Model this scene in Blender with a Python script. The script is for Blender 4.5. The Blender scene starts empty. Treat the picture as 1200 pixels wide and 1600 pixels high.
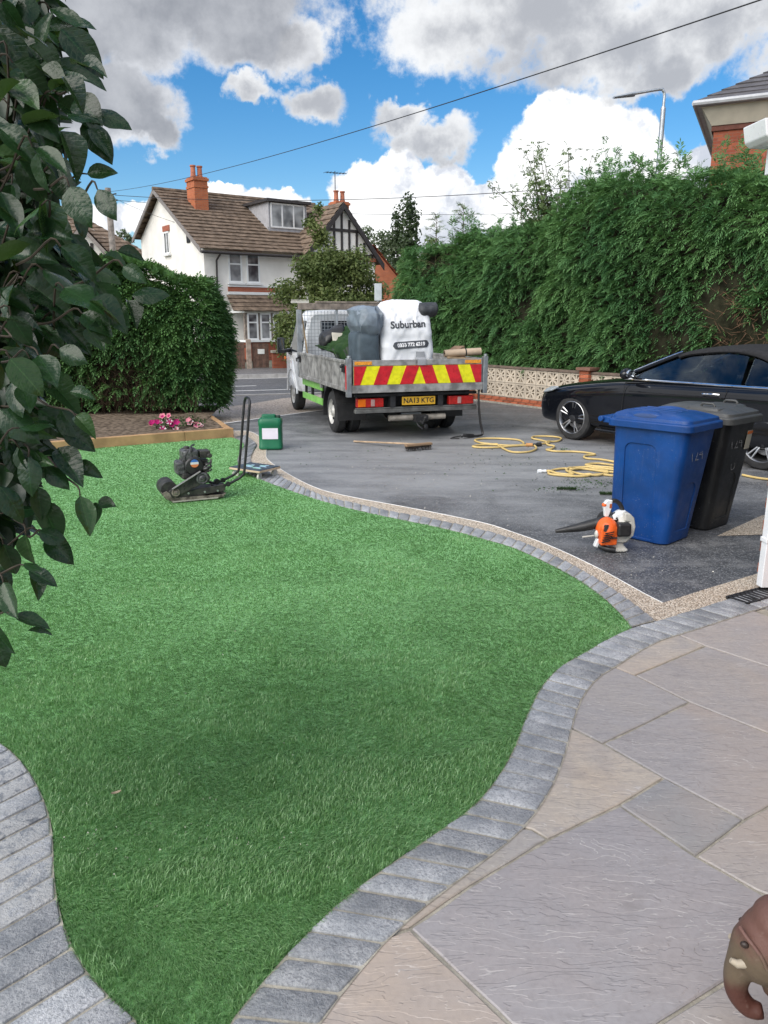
import bpy, math, random
import numpy as np
from mathutils import Vector, Matrix, Euler
random.seed(7); RNG = np.random.default_rng(11)
scene = bpy.context.scene
COL = scene.collection
R = math.radians

# ------------------------------------------------------------------ camera
CAM_H = 1.75
PITCH = math.atan(300 / 1200)
cam = bpy.data.cameras.new('camera')
cam.sensor_fit = 'VERTICAL'; cam.sensor_height = 36; cam.lens = 27.0
cam.clip_start = 0.05; cam.clip_end = 3000
camo = bpy.data.objects.new('camera', cam); COL.objects.link(camo)
camo.location = (0, 0, CAM_H); camo.rotation_euler = (R(90) - PITCH, 0, 0)
scene.camera = camo

# ------------------------------------------------------------------ exposure
scene.render.engine = 'CYCLES'
scene.view_settings.view_transform = 'Standard'
scene.view_settings.look = 'None'
scene.view_settings.exposure = 0.97
scene.view_settings.gamma = 1
scene.cycles.use_denoising = True
scene.cycles.max_bounces = 8
scene.cycles.transparent_max_bounces = 12
scene.cycles.caustics_reflective = False
scene.cycles.caustics_refractive = False
scene.cycles.sample_clamp_indirect = 6

# ------------------------------------------------------------------ sun (veiled by cloud, to the left and behind)
SUN_AZ, SUN_EL = R(-136), R(40)          # azimuth from +Y towards +X
sd = bpy.data.lights.new('sun', 'SUN'); sd.energy = 1.95; sd.angle = R(55); sd.color = (1, .95, .875)
so = bpy.data.objects.new('sun', sd); COL.objects.link(so)
sdir = Vector((math.sin(SUN_AZ) * math.cos(SUN_EL), math.cos(SUN_AZ) * math.cos(SUN_EL), math.sin(SUN_EL)))
so.rotation_euler = sdir.to_track_quat('Z', 'Y').to_euler(); so.location = sdir * 30


def setin(node, key, val):
    s = node.inputs[key]
    if isinstance(val, bpy.types.NodeSocket): node.id_data.links.new(val, s)
    else: s.default_value = val


def N(nt, typ, ins=None, **props):
    n = nt.nodes.new(typ)
    for k, v in props.items(): setattr(n, k, v)
    for k, v in (ins or {}).items(): setin(n, k, v)
    return n


def MA(nt, op, a, b=0.0, c=0.0, clamp=False):
    n = nt.nodes.new('ShaderNodeMath'); n.operation = op; n.use_clamp = clamp
    setin(n, 0, a); setin(n, 1, b); setin(n, 2, c)
    return n.outputs[0]


def SS(nt, v, lo, hi, a=0.0, b=1.0):
    n = nt.nodes.new('ShaderNodeMapRange'); n.interpolation_type = 'SMOOTHSTEP'
    setin(n, 'Value', v); setin(n, 'From Min', lo); setin(n, 'From Max', hi); setin(n, 'To Min', a); setin(n, 'To Max', b)
    return n.outputs[0]


def MIX(nt, f, a, b, blend='MIX'):
    n = nt.nodes.new('ShaderNodeMix'); n.data_type = 'RGBA'; n.blend_type = blend
    setin(n, 0, f)
    for i, x in ((6, a), (7, b)):
        if isinstance(x, bpy.types.NodeSocket): nt.links.new(x, n.inputs[i])
        else: n.inputs[i].default_value = tuple(x)[:3] + (1,)
    return n.outputs[2]


def NOISE(nt, vec, scale, detail=4.0, rough=.55, out=0, dist=0.0):
    n = N(nt, 'ShaderNodeTexNoise', {'Scale': scale, 'Detail': detail, 'Roughness': rough, 'Distortion': dist})
    if vec is not None: nt.links.new(vec, n.inputs['Vector'])
    return n.outputs[out]


# ------------------------------------------------------------------ sky: Nishita with broken cloud
def make_world():
    w = bpy.data.worlds.new('World'); scene.world = w; w.use_nodes = True
    nt = w.node_tree; nt.nodes.clear()
    sky = N(nt, 'ShaderNodeTexSky'); sky.sky_type = 'NISHITA'; sky.sun_disc = False
    sky.sun_elevation = SUN_EL; sky.sun_rotation = SUN_AZ % (2 * math.pi)
    sky.air_density = 1.0; sky.dust_density = .35; sky.ozone_density = 2.2; sky.altitude = 100
    tc = N(nt, 'ShaderNodeTexCoord'); d = tc.outputs['Generated']
    sp = N(nt, 'ShaderNodeSeparateXYZ', {0: d})
    az = MA(nt, 'ARCTAN2', sp.outputs[0], sp.outputs[1]); el = MA(nt, 'ARCSINE', sp.outputs[2])
    p = N(nt, 'ShaderNodeCombineXYZ', {0: az, 1: el}).outputs[0]
    w1 = NOISE(nt, d, 11.0, 2, .55, 1); w2 = NOISE(nt, d, 34.0, 5, .62, 1)
    def off(c, k): 
        a = N(nt, 'ShaderNodeVectorMath', {0: c, 1: (.5, .5, .5)}, operation='SUBTRACT').outputs[0]
        return N(nt, 'ShaderNodeVectorMath', {0: a, 'Scale': k}, operation='SCALE').outputs[0]
    def addv(a, b): return N(nt, 'ShaderNodeVectorMath', {0: a, 1: b}, operation='ADD').outputs[0]
    pw = addv(addv(p, off(w1, .07)), off(w2, .045))
    pc = addv(addv(p, off(w1, .02)), off(w2, .028))
    nz = NOISE(nt, d, 24.0, 8, .64); nl = NOISE(nt, d, 7.0, 4, .55)

    def field(pp, blobs):
        cur = None
        for (u, v, ru, rv) in blobs:
            r = (u - 600) / 1200; t = (800 - v) / 1200
            x, y, z = r, math.cos(PITCH) + t * math.sin(PITCH), -math.sin(PITCH) + t * math.cos(PITCH)
            a0 = math.atan2(x, y); e0 = math.atan2(z, math.hypot(x, y))
            k = 1 / math.hypot(x, y)
            s = N(nt, 'ShaderNodeVectorMath', {0: pp, 1: (a0, e0, 0)}, operation='SUBTRACT').outputs[0]
            s = N(nt, 'ShaderNodeVectorMath', {0: s, 1: (1200 / ru / k, 1200 / rv / k, 0)}, operation='MULTIPLY').outputs[0]
            l = N(nt, 'ShaderNodeVectorMath', {0: s}, operation='LENGTH').outputs['Value']
            f = MA(nt, 'SUBTRACT', 1.0, l)
            cur = f if cur is None else MA(nt, 'SMOOTH_MAX', cur, f, .12)
        return cur
    # dark-bellied cloud high on the left
    fA = field(pw, [(310, -30, 250, 110), (170, 40, 150, 80), (400, 60, 110, 55), (175, 165, 120, 72), (90, 130, 90, 80), (-120, 60, 200, 200), (225, 205, 60, 40)])
    # mottled cloud along the top right and the small scraps
    fB = field(pw, [(850, -10, 290, 120), (700, 50, 120, 80), (960, 70, 170, 75), (1120, 20, 160, 110), (1030, 120, 90, 35), (488, 168, 60, 32),
                    (393, 145, 46, 26), (625, 180, 46, 24), (668, 222, 85, 34), (480, 75, 60, 50), (1330, 60, 160, 160)])
    # bright cumulus heads along the skyline
    fC = field(pc, [(880, 190, 62, 48), (905, 232, 112, 70), (985, 225, 52, 52), (835, 262, 62, 50), (980, 290, 90, 80), (900, 310, 150, 70),
                    (622, 280, 48, 42), (575, 310, 62, 50), (690, 302, 56, 44), (640, 350, 140, 62), (770, 330, 60, 42), (440, 322, 66, 26),
                    (345, 302, 44, 18), (160, 348, 46, 34), (330, 340, 160, 30), (1095, 275, 34, 44), (1100, 330, 90, 50), (60, 380, 110, 40), (1260, 320, 90, 60), (-150, 330, 140, 60)])
    dA = SS(nt, MA(nt, 'ADD', fA, MA(nt, 'MULTIPLY', MA(nt, 'SUBTRACT', nz, .5), 1.0)), -.02, .34)
    dB = SS(nt, MA(nt, 'ADD', fB, MA(nt, 'MULTIPLY', MA(nt, 'SUBTRACT', nz, .5), 1.3)), -.02, .42)
    dC = SS(nt, MA(nt, 'ADD', fC, MA(nt, 'MULTIPLY', MA(nt, 'SUBTRACT', nz, .5), .55)), -.01, .13)
    # the same broken cloud over the rest of the sky
    front = MA(nt, 'MULTIPLY', SS(nt, MA(nt, 'ABSOLUTE', az), .62, .8, 1, 0), SS(nt, el, .40, .55, 1, 0))
    g = NOISE(nt, d, 2.6, 8, .58)
    dG = SS(nt, MA(nt, 'SUBTRACT', g, MA(nt, 'MULTIPLY', front, .6)), .45, .54)
    # cloud tones
    edgeA = SS(nt, MA(nt, 'ADD', fA, MA(nt, 'MULTIPLY', MA(nt, 'SUBTRACT', nl, .5), .9)), -.05, .5)
    cA = MIX(nt, edgeA, (.82, .84, .88), MIX(nt, SS(nt, MA(nt, 'ADD', MA(nt, 'MULTIPLY', nl, .6), MA(nt, 'MULTIPLY', nz, .4)), .34, .62), (.30, .315, .35), (.52, .535, .57)))
    edgeB = SS(nt, MA(nt, 'ADD', MA(nt, 'MULTIPLY', fB, .55), MA(nt, 'ADD', MA(nt, 'MULTIPLY', MA(nt, 'SUBTRACT', nl, .5), 2.0), MA(nt, 'MULTIPLY', MA(nt, 'SUBTRACT', nz, .5), 1.3))), -.15, .7)
    cB = MIX(nt, edgeB, (.88, .89, .90), (.44, .455, .49))
    puff = NOISE(nt, addv(d, off(w2, .03)), 15.0, 6, .6)
    cC = MIX(nt, SS(nt, puff, .44, .66), (1.0, 1.0, 1.0), (.52, .55, .62))
    cG = MIX(nt, SS(nt, g, .5, .75), (1.0, 1.0, 1.02), (.66, .67, .70))
    hs = N(nt, 'ShaderNodeHueSaturation', {'Hue': .5, 'Saturation': 1.42, 'Value': 1.0, 'Fac': 1.0, 'Color': sky.outputs[0]})
    bg = N(nt, 'ShaderNodeBackground', {'Color': hs.outputs[0], 'Strength': .074})
    sh = bg.outputs[0]
    for dens, colr, k in ((dG, cG, .72), (dC, cC, .66), (dB, cB, .575), (dA, cA, .57)):
        b = N(nt, 'ShaderNodeBackground', {'Color': colr, 'Strength': k})
        sh = N(nt, 'ShaderNodeMixShader', {0: MA(nt, 'MULTIPLY', dens, .97), 1: sh, 2: b.outputs[0]}).outputs[0]
    o = N(nt, 'ShaderNodeOutputWorld'); nt.links.new(sh, o.inputs[0])
    w.cycles.sampling_method = 'MANUAL'; w.cycles.sample_map_resolution = 512
make_world()


# ------------------------------------------------------------------ helpers
def ray(u, v):
    r = (u - 600) / 1200; t = (800 - v) / 1200; c, s = math.cos(PITCH), math.sin(PITCH)
    return Vector((r, c + t * s, -s + t * c))
def G(u, v, z=0.0):                       # point of the ground seen at a pixel of the photograph
    d = ray(u, v); k = (z - CAM_H) / d.z
    return Vector((d.x * k, d.y * k, z))
def AT(u, v, Y):                          # point at distance Y ahead
    d = ray(u, v); k = Y / d.y
    return Vector((d.x * k, Y, CAM_H + d.z * k))


def mat(name, col, rough=.5, metal=0.0, var=.12, vs=6.0, bump=0.0, bs=60.0, spec=.5, coat=0.0, col2=None, rvar=.1, emit=None, rnd=0.0, detail=5.0, tint=False, sheen=0.0):
    m = bpy.data.materials.new(name); m.use_nodes = True; nt = m.node_tree
    b = nt.nodes['Principled BSDF']
    tc = N(nt, 'ShaderNodeTexCoord').outputs['Object']
    c1 = tuple(max(0, x * (1 - var)) for x in col); c2 = col2 or tuple(min(1, x * (1 + var)) for x in col)
    n = NOISE(nt, tc, vs, detail)
    c = MIX(nt, SS(nt, n, .3, .7), c1, c2)
    if rnd:
        oi = N(nt, 'ShaderNodeObjectInfo').outputs['Random']
        k = MA(nt, 'ADD', 1 - rnd, MA(nt, 'MULTIPLY', oi, 2 * rnd))
        c = MIX(nt, 1.0, c, N(nt, 'ShaderNodeCombineColor', {0: k, 1: k, 2: k}).outputs[0], 'MULTIPLY')
    if tint:
        at = N(nt, 'ShaderNodeAttribute', attribute_name='tint').outputs['Fac']
        k = MA(nt, 'ADD', .55, MA(nt, 'MULTIPLY', at, .9))
        c = MIX(nt, 1.0, c, N(nt, 'ShaderNodeCombineColor', {0: k, 1: k, 2: k}).outputs[0], 'MULTIPLY')
    nt.links.new(c, b.inputs['Base Color'])
    rn = NOISE(nt, tc, vs * 2.3, 3)
    nt.links.new(SS(nt, rn, .25, .75, max(.02, rough - rvar), min(1, rough + rvar)), b.inputs['Roughness'])
    b.inputs['Metallic'].default_value = metal
    b.inputs['Specular IOR Level'].default_value = spec
    b.inputs['Coat Weight'].default_value = coat; b.inputs['Coat Roughness'].default_value = .04
    if sheen: b.inputs['Sheen Weight'].default_value = sheen
    if bump:
        bn = NOISE(nt, tc, bs, 5, .6)
        bp = N(nt, 'ShaderNodeBump', {'Strength': bump, 'Distance': .01, 'Height': bn})
        nt.links.new(bp.outputs[0], b.inputs['Normal'])
    return m


def leafmat(name, col, col2, rough=.5, trans=.25, spec=.4, vs=3.0, bumpk=0.0):
    m = bpy.data.materials.new(name); m.use_nodes = True; nt = m.node_tree
    b = nt.nodes['Principled BSDF']; out = nt.nodes['Material Output']
    at = N(nt, 'ShaderNodeAttribute', attribute_name='tint').outputs['Fac']
    tc = N(nt, 'ShaderNodeTexCoord').outputs['Object']
    n = NOISE(nt, tc, vs, 3)
    f = MA(nt, 'ADD', MA(nt, 'MULTIPLY', at, .65), MA(nt, 'MULTIPLY', SS(nt, n, .35, .65), .35), clamp=True)
    c = MIX(nt, f, col, col2)
    nt.links.new(c, b.inputs['Base Color']); b.inputs['Roughness'].default_value = rough
    b.inputs['Specular IOR Level'].default_value = spec
    t = N(nt, 'ShaderNodeBsdfTranslucent', {'Color': MIX(nt, .5, c, (.12, .2, .03))})
    mx = N(nt, 'ShaderNodeMixShader', {0: trans, 1: b.outputs[0], 2: t.outputs[0]})
    nt.links.new(mx.outputs[0], out.inputs[0])
    return m


class MB:
    def __init__(s): s.v = []; s.f = []; s.m = []
    def add(s, vs, fs, m=0, M=None):
        o = len(s.v)
        s.v += [tuple(M @ Vector(p)) if M is not None else tuple(p) for p in vs]
        s.f += [tuple(i + o for i in f) for f in fs]; s.m += [m] * len(fs)
        return s
    def box(s, c, sz, m=0, rot=None, M=None):
        x, y, z = sz[0] / 2, sz[1] / 2, sz[2] / 2
        vs = [Vector(p) for p in ((-x, -y, -z), (x, -y, -z), (x, y, -z), (-x, y, -z), (-x, -y, z), (x, -y, z), (x, y, z), (-x, y, z))]
        if rot: 
            e = Euler(rot).to_matrix(); vs = [e @ p for p in vs]
        vs = [p + Vector(c) for p in vs]
        return s.add(vs, [(3, 2, 1, 0), (4, 5, 6, 7), (0, 1, 5, 4), (1, 2, 6, 5), (2, 3, 7, 6), (3, 0, 4, 7)], m, M)
    def span(s, a, b, m=0, M=None):
        return s.box([(a[i] + b[i]) / 2 for i in range(3)], [abs(b[i] - a[i]) for i in range(3)], m, None, M)
    def ext(s, poly, vec, m=0, M=None):
        n = len(poly); vec = Vector(vec); a = [Vector(p) for p in poly]; b = [p + vec for p in a]
        nrm = Vector((0, 0, 0))
        for i in range(n): nrm += a[i].cross(a[(i + 1) % n])
        if nrm.dot(vec) < 0: a.reverse(); b.reverse()
        fs = [tuple(range(n - 1, -1, -1)), tuple(range(n, 2 * n))] + [(i, (i + 1) % n, n + (i + 1) % n, n + i) for i in range(n)]
        return s.add(a + b, fs, m, M)
    def tube(s, pts, r, n=8, m=0, closed=False, caps=True, M=None, flat=1.0):
        pts = [Vector(p) for p in pts]; k = len(pts)
        rs = r if isinstance(r, (list, tuple)) else [r] * k
        prev = None; rings = []
        for i, p in enumerate(pts):
            a = pts[(i - 1) % k] if (closed or i > 0) else p; b = pts[(i + 1) % k] if (closed or i < k - 1) else p
            t = (b - a); t = t.normalized() if t.length > 1e-9 else Vector((0, 0, 1))
            if prev is None:
                up = Vector((0, 0, 1)) if abs(t.z) < .9 else Vector((1, 0, 0))
                x = t.cross(up).normalized()
            else:
                x = prev - t * prev.dot(t); x = x.normalized() if x.length > 1e-6 else t.orthogonal().normalized()
            prev = x; y = x.cross(t)
            rings.append([p + x * (math.cos(2 * math.pi * j / n) * rs[i]) + y * (math.sin(2 * math.pi * j / n) * rs[i] * flat) for j in range(n)])
        return s.loft(rings, closed, caps, m, M)
    def loft(s, rings, closed=False, caps=True, m=0, M=None):
        k, n = len(rings), len(rings[0]); vs = [p for rg in rings for p in rg]; fs = []
        for i in range(k if closed else k - 1):
            i2 = (i + 1) % k
            for j in range(n): fs.append((i * n + j, i * n + (j + 1) % n, i2 * n + (j + 1) % n, i2 * n + j))
        if caps and not closed: fs += [tuple(range(n - 1, -1, -1)), tuple(range((k - 1) * n, k * n))]
        return s.add(vs, fs, m, M)
    def cyl(s, a, b, r, r2=None, n=20, m=0, M=None):
        return s.tube([a, b], [r, r if r2 is None else r2], n, m, M=M)
    def lathe(s, prof, axis='z', n=24, m=0, c=(0, 0, 0), M=None, caps=False):
        rings = []
        for (r, z) in prof:
            rg = []
            for j in range(n):
                a = 2 * math.pi * j / n; p = (r * math.cos(a), r * math.sin(a), z)
                if axis == 'x': p = (p[2], p[0], p[1])
                if axis == 'y': p = (p[1], p[2], p[0])
                rg.append(Vector(p) + Vector(c))
            rings.append(rg)
        return s.loft(rings, False, caps, m, M)
    def ball(s, c, r, n=14, k=9, m=0, M=None, rot=None):
        r = r if isinstance(r, (list, tuple)) else (r, r, r); e = Euler(rot).to_matrix() if rot else Matrix.Identity(3)
        rings = []
        for i in range(k + 1):
            a = -math.pi / 2 + math.pi * i / k; cr = max(math.cos(a), .02)
            rings.append([e @ Vector((r[0] * cr * math.cos(2 * math.pi * j / n), r[1] * cr * math.sin(2 * math.pi * j / n), r[2] * math.sin(a))) + Vector(c) for j in range(n)])
        return s.loft(rings, False, True, m, M)
    def sheet(s, grid, m=0, M=None):
        k, n = len(grid), len(grid[0])
        return s.add([p for r in grid for p in r], [(i * n + j, i * n + j + 1, (i + 1) * n + j + 1, (i + 1) * n + j) for i in range(k - 1) for j in range(n - 1)], m, M)
    def poly(s, pts, m=0, M=None): return s.add(pts, [tuple(range(len(pts)))], m, M)
    def mesh(s, name, mats, smooth=None):
        me = bpy.data.meshes.new(name); me.from_pydata(s.v, [], s.f)
        for x in (mats if isinstance(mats, (list, tuple)) else [mats]): me.materials.append(x)
        me.polygons.foreach_set('material_index', s.m)
        finish(me, smooth); return me
    def build(s, name, mats, parent=None, smooth=35, bevel=0.0, seg=2):
        o = link(name, s.mesh(name, mats, smooth), parent)
        if bevel:
            b = o.modifiers.new('bevel', 'BEVEL'); b.width = bevel; b.segments = seg; b.limit_method = 'ANGLE'; b.angle_limit = R(35)
            o.data.polygons.foreach_set('use_smooth', [True] * len(o.data.polygons)); b.harden_normals = True
        return o


def finish(me, smooth):
    me.update()
    if smooth:
        me.polygons.foreach_set('use_smooth', [True] * len(me.polygons)); me.set_sharp_from_angle(angle=R(smooth))
    me.update()
def link(name, data, parent=None):
    o = bpy.data.objects.new(name, data); COL.objects.link(o)
    if parent: o.parent = parent
    return o
def tag(o, label, cat, group=None):
    o['label'] = label; o['category'] = cat
    if group: o['group'] = group
    return o
def thing(name, label, cat, loc=(0, 0, 0), rz=0.0, group=None):
    o = bpy.data.objects.new(name, None); COL.objects.link(o); o.location = loc; o.rotation_euler = (0, 0, rz); o.empty_display_size = .1
    return tag(o, label, cat, group)
def struct(o, kind='structure'): o['kind'] = kind; return o


def bake(mb, mods, cutters=()):
    """evaluate modifiers on a temporary object and return the plain mesh"""
    me = mb.mesh('tmp', []) if isinstance(mb, MB) else mb
    o = link('tmp', me); tmp = [o]
    for cb in cutters:
        c = link('tmp', cb.mesh('tmp', [])); tmp.append(c)
    for typ, pr in mods:
        md = o.modifiers.new(typ, typ)
        for k, v in pr.items(): setattr(md, k, v)
    for c in tmp[1:]:
        md = o.modifiers.new('b', 'BOOLEAN'); md.operation = 'DIFFERENCE'; md.solver = 'EXACT'; md.object = c
    dg = bpy.context.evaluated_depsgraph_get(); dg.update()
    res = bpy.data.meshes.new_from_object(o.evaluated_get(dg))
    for t in tmp: bpy.data.objects.remove(t)
    return res
def put(name, me, mats, parent=None, smooth=40):
    me.materials.clear()
    for x in (mats if isinstance(mats, (list, tuple)) else [mats]): me.materials.append(x)
    finish(me, smooth); me.name = name
    return link(name, me, parent)


def text_mesh(s, size, m, bold=0.0, shear=0.0, space=1.0):
    cu = bpy.data.curves.new('text', 'FONT'); cu.body = s; cu.size = size; cu.align_x = 'CENTER'; cu.align_y = 'CENTER'; cu.offset = bold; cu.shear = shear
    cu.space_character = space; cu.extrude = .0006; cu.resolution_u = 3
    o = link('tmp', cu); dg = bpy.context.evaluated_depsgraph_get(); dg.update()
    me = bpy.data.meshes.new_from_object(o.evaluated_get(dg)); bpy.data.objects.remove(o)
    me.materials.clear(); me.materials.append(m); return me


def hsh(a):
    a = a.astype(np.int64); h = (a[..., 0] * 374761393 + a[..., 1] * 668265263 + (a[..., 2] if a.shape[-1] > 2 else 0) * 2147483647 % 1000003) & 0x7fffffff
    h = ((h ^ (h >> 13)) * 1274126177) & 0x7fffffff; h = h ^ (h >> 16)
    return (h % 100003) / 100003.0
def vnoise(p, oct=1):
    p = np.asarray(p, float); tot = np.zeros(p.shape[:-1]); amp = 1.0; nrm = 0
    for k in range(oct):
        q = p * 2 ** k + 17.3 * k; i = np.floor(q); f = q - i; f = f * f * (3 - 2 * f); r = 0; D = p.shape[-1]
        for c in range(2 ** D):
            b = np.array([(c >> j) & 1 for j in range(D)]); wgt = np.prod(np.where(b, f, 1 - f), axis=-1); r = r + wgt * hsh(i + b)
        tot += amp * r; nrm += amp; amp *= .5
    return tot / nrm


def npmesh(name, V, F, m, tint=None, parent=None, smooth=False):
    V = np.ascontiguousarray(V.reshape(-1, 3), np.float32); F = np.ascontiguousarray(F, np.int32); k = F.shape[1]
    me = bpy.data.meshes.new(name)
    me.vertices.add(len(V)); me.vertices.foreach_set('co', V.ravel())
    me.loops.add(F.size); me.loops.foreach_set('vertex_index', F.ravel())
    me.polygons.add(len(F)); me.polygons.foreach_set('loop_start', np.arange(0, F.size, k, dtype=np.int32))
    if tint is not None:
        a = me.attributes.new('tint', 'FLOAT', 'POINT'); a.data.foreach_set('value', np.ascontiguousarray(tint, np.float32))
    me.materials.append(m); me.update(calc_edges=True)
    if smooth: me.polygons.foreach_set('use_smooth', [True] * len(me.polygons))
    return link(name, me, parent)
def unit(a): return a / np.maximum(np.linalg.norm(a, axis=-1, keepdims=True), 1e-9)


def crom(pts, n=8, closed=False):
    P = [Vector(p) for p in pts]; k = len(P); out = []
    for i in range(k if closed else k - 1):
        p0 = P[(i - 1) % k] if (closed or i > 0) else P[0]; p1 = P[i]; p2 = P[(i + 1) % k]; p3 = P[(i + 2) % k] if (closed or i + 2 < k) else P[-1]
        for j in range(n):
            t = j / n
            out.append(.5 * ((2 * p1) + (p2 - p0) * t + (2 * p0 - 5 * p1 + 4 * p2 - p3) * t * t + (3 * p1 - p0 - 3 * p2 + p3) * t ** 3))
    if not closed: out.append(P[-1])
    return out
def resample(pts, n):
    L = [0]
    for a, b in zip(pts, pts[1:]): L.append(L[-1] + (b - a).length)
    out = []; j = 0
    for i in range(n + 1):
        s = L[-1] * i / n
        while j < len(L) - 2 and L[j + 1] < s: j += 1
        out.append(pts[j].lerp(pts[j + 1], (s - L[j]) / max(L[j + 1] - L[j], 1e-9)))
    return out
def length(pts): return sum((b - a).length for a, b in zip(pts, pts[1:]))
def inside(P, poly):
    x, y = P[:, 0], P[:, 1]; r = np.zeros(len(P), bool); n = len(poly)
    for i in range(n):
        x1, y1 = poly[i][0], poly[i][1]; x2, y2 = poly[(i + 1) % n][0], poly[(i + 1) % n][1]
        if y1 == y2: continue
        c = (y1 > y) != (y2 > y); r ^= c & (x < (x2 - x1) * (y - y1) / (y2 - y1) + x1)
    return r
def zrot(a): return Matrix.Rotation(a, 4, 'Z')
def T(x, y, z): return Matrix.Translation((x, y, z))

# ------------------------------------------------------------------ shared materials
M_steel = mat('galvanised_steel', (.42, .44, .46), .42, .85, .18, 9, .1, 60)
M_alu = mat('dull_aluminium', (.35, .345, .335), .52, .5, .42, 7, .2, 30)
M_black = mat('black_plastic', (.018, .018, .019), .45, 0, .3, 12, .12, 180)
M_dark = mat('dark_grimy_metal', (.022, .022, .024), .6, .2, .45, 8, .2, 40)
M_rubber = mat('tyre_rubber', (.022, .022, .023), .75, 0, .35, 9, .25, 90)
M_white = mat('white_plastic', (.74, .76, .78), .32, 0, .05, 5, .03, 50)
M_whiteframe = mat('white_window_frame', (.75, .76, .76), .4, 0, .05, 4)
M_pane = mat('house_window_pane', (.045, .055, .065), .05, 0, .2, 1.6, 0, 1, .8, col2=(.33, .35, .36), rvar=.02, detail=2)
M_glassdark = mat('window_glass', (.03, .04, .05), .04, 0, .3, 1.2, 0, 1, .9, rvar=.02)
M_chrome = mat('chrome', (.75, .76, .78), .1, 1, .05, 5, rvar=.04)
M_wood = mat('bare_timber', (.42, .30, .18), .7, 0, .25, 7, .3, 40)
M_oldwood = mat('weathered_timber', (.23, .19, .16), .8, 0, .35, 9, .4, 60)
M_orange = mat('orange_plastic', (.82, .13, .02), .38, 0, .12, 10, .05, 60)
M_brick = mat('red_brick', (.34, .105, .055), .85, 0, .3, 8, .5, 70, .2, rnd=.22)


def course_mat(name, col, col2, sx, sy, mortar, bump=.35, rough=.85, axis='xz', offset=.5):
    """brickwork seen from afar"""
    m = bpy.data.materials.new(name); m.use_nodes = True; nt = m.node_tree; b = nt.nodes['Principled BSDF']
    tc = N(nt, 'ShaderNodeTexCoord').outputs['Object']; sp = N(nt, 'ShaderNodeSeparateXYZ', {0: tc})
    h = MA(nt, 'ADD', sp.outputs[0], sp.outputs[1])
    p = N(nt, 'ShaderNodeCombineXYZ', {0: h, 1: sp.outputs[2]}).outputs[0]
    bk = N(nt, 'ShaderNodeTexBrick', {'Vector': p, 'Color1': col + (1,), 'Color2': col2 + (1,), 'Mortar': mortar + (1,), 'Scale': 1.0, 'Mortar Size': .006, 'Mortar Smooth': .2, 'Bias': 0.0, 'Brick Width': sx, 'Row Height': sy})
    n = NOISE(nt, tc, 1.3, 5); c = MIX(nt, SS(nt, n, .3, .75), bk.outputs[0], MIX(nt, .5, bk.outputs[0], tuple(x * .55 for x in col)))
    nt.links.new(c, b.inputs['Base Color']); b.inputs['Roughness'].default_value = rough; b.inputs['Specular IOR Level'].default_value = .2
    bp = N(nt, 'ShaderNodeBump', {'Strength': bump, 'Distance': .008, 'Height': bk.outputs['Fac']}, invert=True)
    nt.links.new(bp.outputs[0], b.inputs['Normal'])
    return m


# ------------------------------------------------------------------ ground sheets
def asphalt_mat(name, col, dust=(.16, .155, .15), scale=1.0, dustk=1.0, spk=1.0):
    m = bpy.data.materials.new(name); m.use_nodes = True; nt = m.node_tree; b = nt.nodes['Principled BSDF']
    tc = N(nt, 'ShaderNodeTexCoord').outputs['Object']
    vo = N(nt, 'ShaderNodeTexVoronoi', {'Vector': tc, 'Scale': 125 * scale}); 
    bw = N(nt, 'ShaderNodeSeparateColor', {0: vo.outputs['Color']}).outputs[0]
    c = MIX(nt, SS(nt, bw, .0, 1.0), tuple(x * .55 for x in col), tuple(x * 1.5 for x in col))
    c = MIX(nt, MA(nt, 'MULTIPLY', MA(nt, 'GREATER_THAN', bw, .90), .6 * spk), c, (.36, .36, .36))
    n1 = NOISE(nt, tc, 1.1, 6, .62, dist=.6); n2 = NOISE(nt, tc, 5.0, 5, .6)
    mp = N(nt, 'ShaderNodeMapping', {'Vector': tc, 'Scale': (.35, 1.9, 1), 'Rotation': (0, 0, R(20))}); n3 = NOISE(nt, mp.outputs[0], 1.6, 6, .6)
    f = MA(nt, 'MULTIPLY', SS(nt, MA(nt, 'ADD', MA(nt, 'MULTIPLY', n3, .6), MA(nt, 'MULTIPLY', n2, .4)), .47, .70), .75 * dustk)
    c = MIX(nt, f, c, dust)
    c = MIX(nt, MA(nt, 'MULTIPLY', SS(nt, n1, .52, .7), .35), c, tuple(x * .6 for x in col))
    if dustk >= 1:      # pale stone dust tracked over the middle of the drive
        dv = N(nt, 'ShaderNodeVectorMath', {0: N(nt, 'ShaderNodeVectorMath', {0: tc, 1: (.6, 10.2, 0)}, operation='SUBTRACT').outputs[0], 1: (.27, .29, 0)}, operation='MULTIPLY').outputs[0]
        dl = N(nt, 'ShaderNodeVectorMath', {0: dv}, operation='LENGTH').outputs['Value']
        fd = MA(nt, 'MULTIPLY', SS(nt, MA(nt, 'ADD', dl, MA(nt, 'MULTIPLY', MA(nt, 'SUBTRACT', n1, .5), 1.6)), .45, 1.25, 1, 0), SS(nt, n3, .25, .62, .35, .85))
        c = MIX(nt, fd, c, (.285, .29, .297))
    nt.links.new(c, b.inputs['Base Color'])
    nt.links.new(SS(nt, n2, .3, .7, .42, .62), b.inputs['Roughness'])
    bp = N(nt, 'ShaderNodeBump', {'Strength': .55, 'Distance': .004, 'Height': vo.outputs['Distance']}); nt.links.new(bp.outputs[0], b.inputs['Normal'])
    return m
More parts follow.
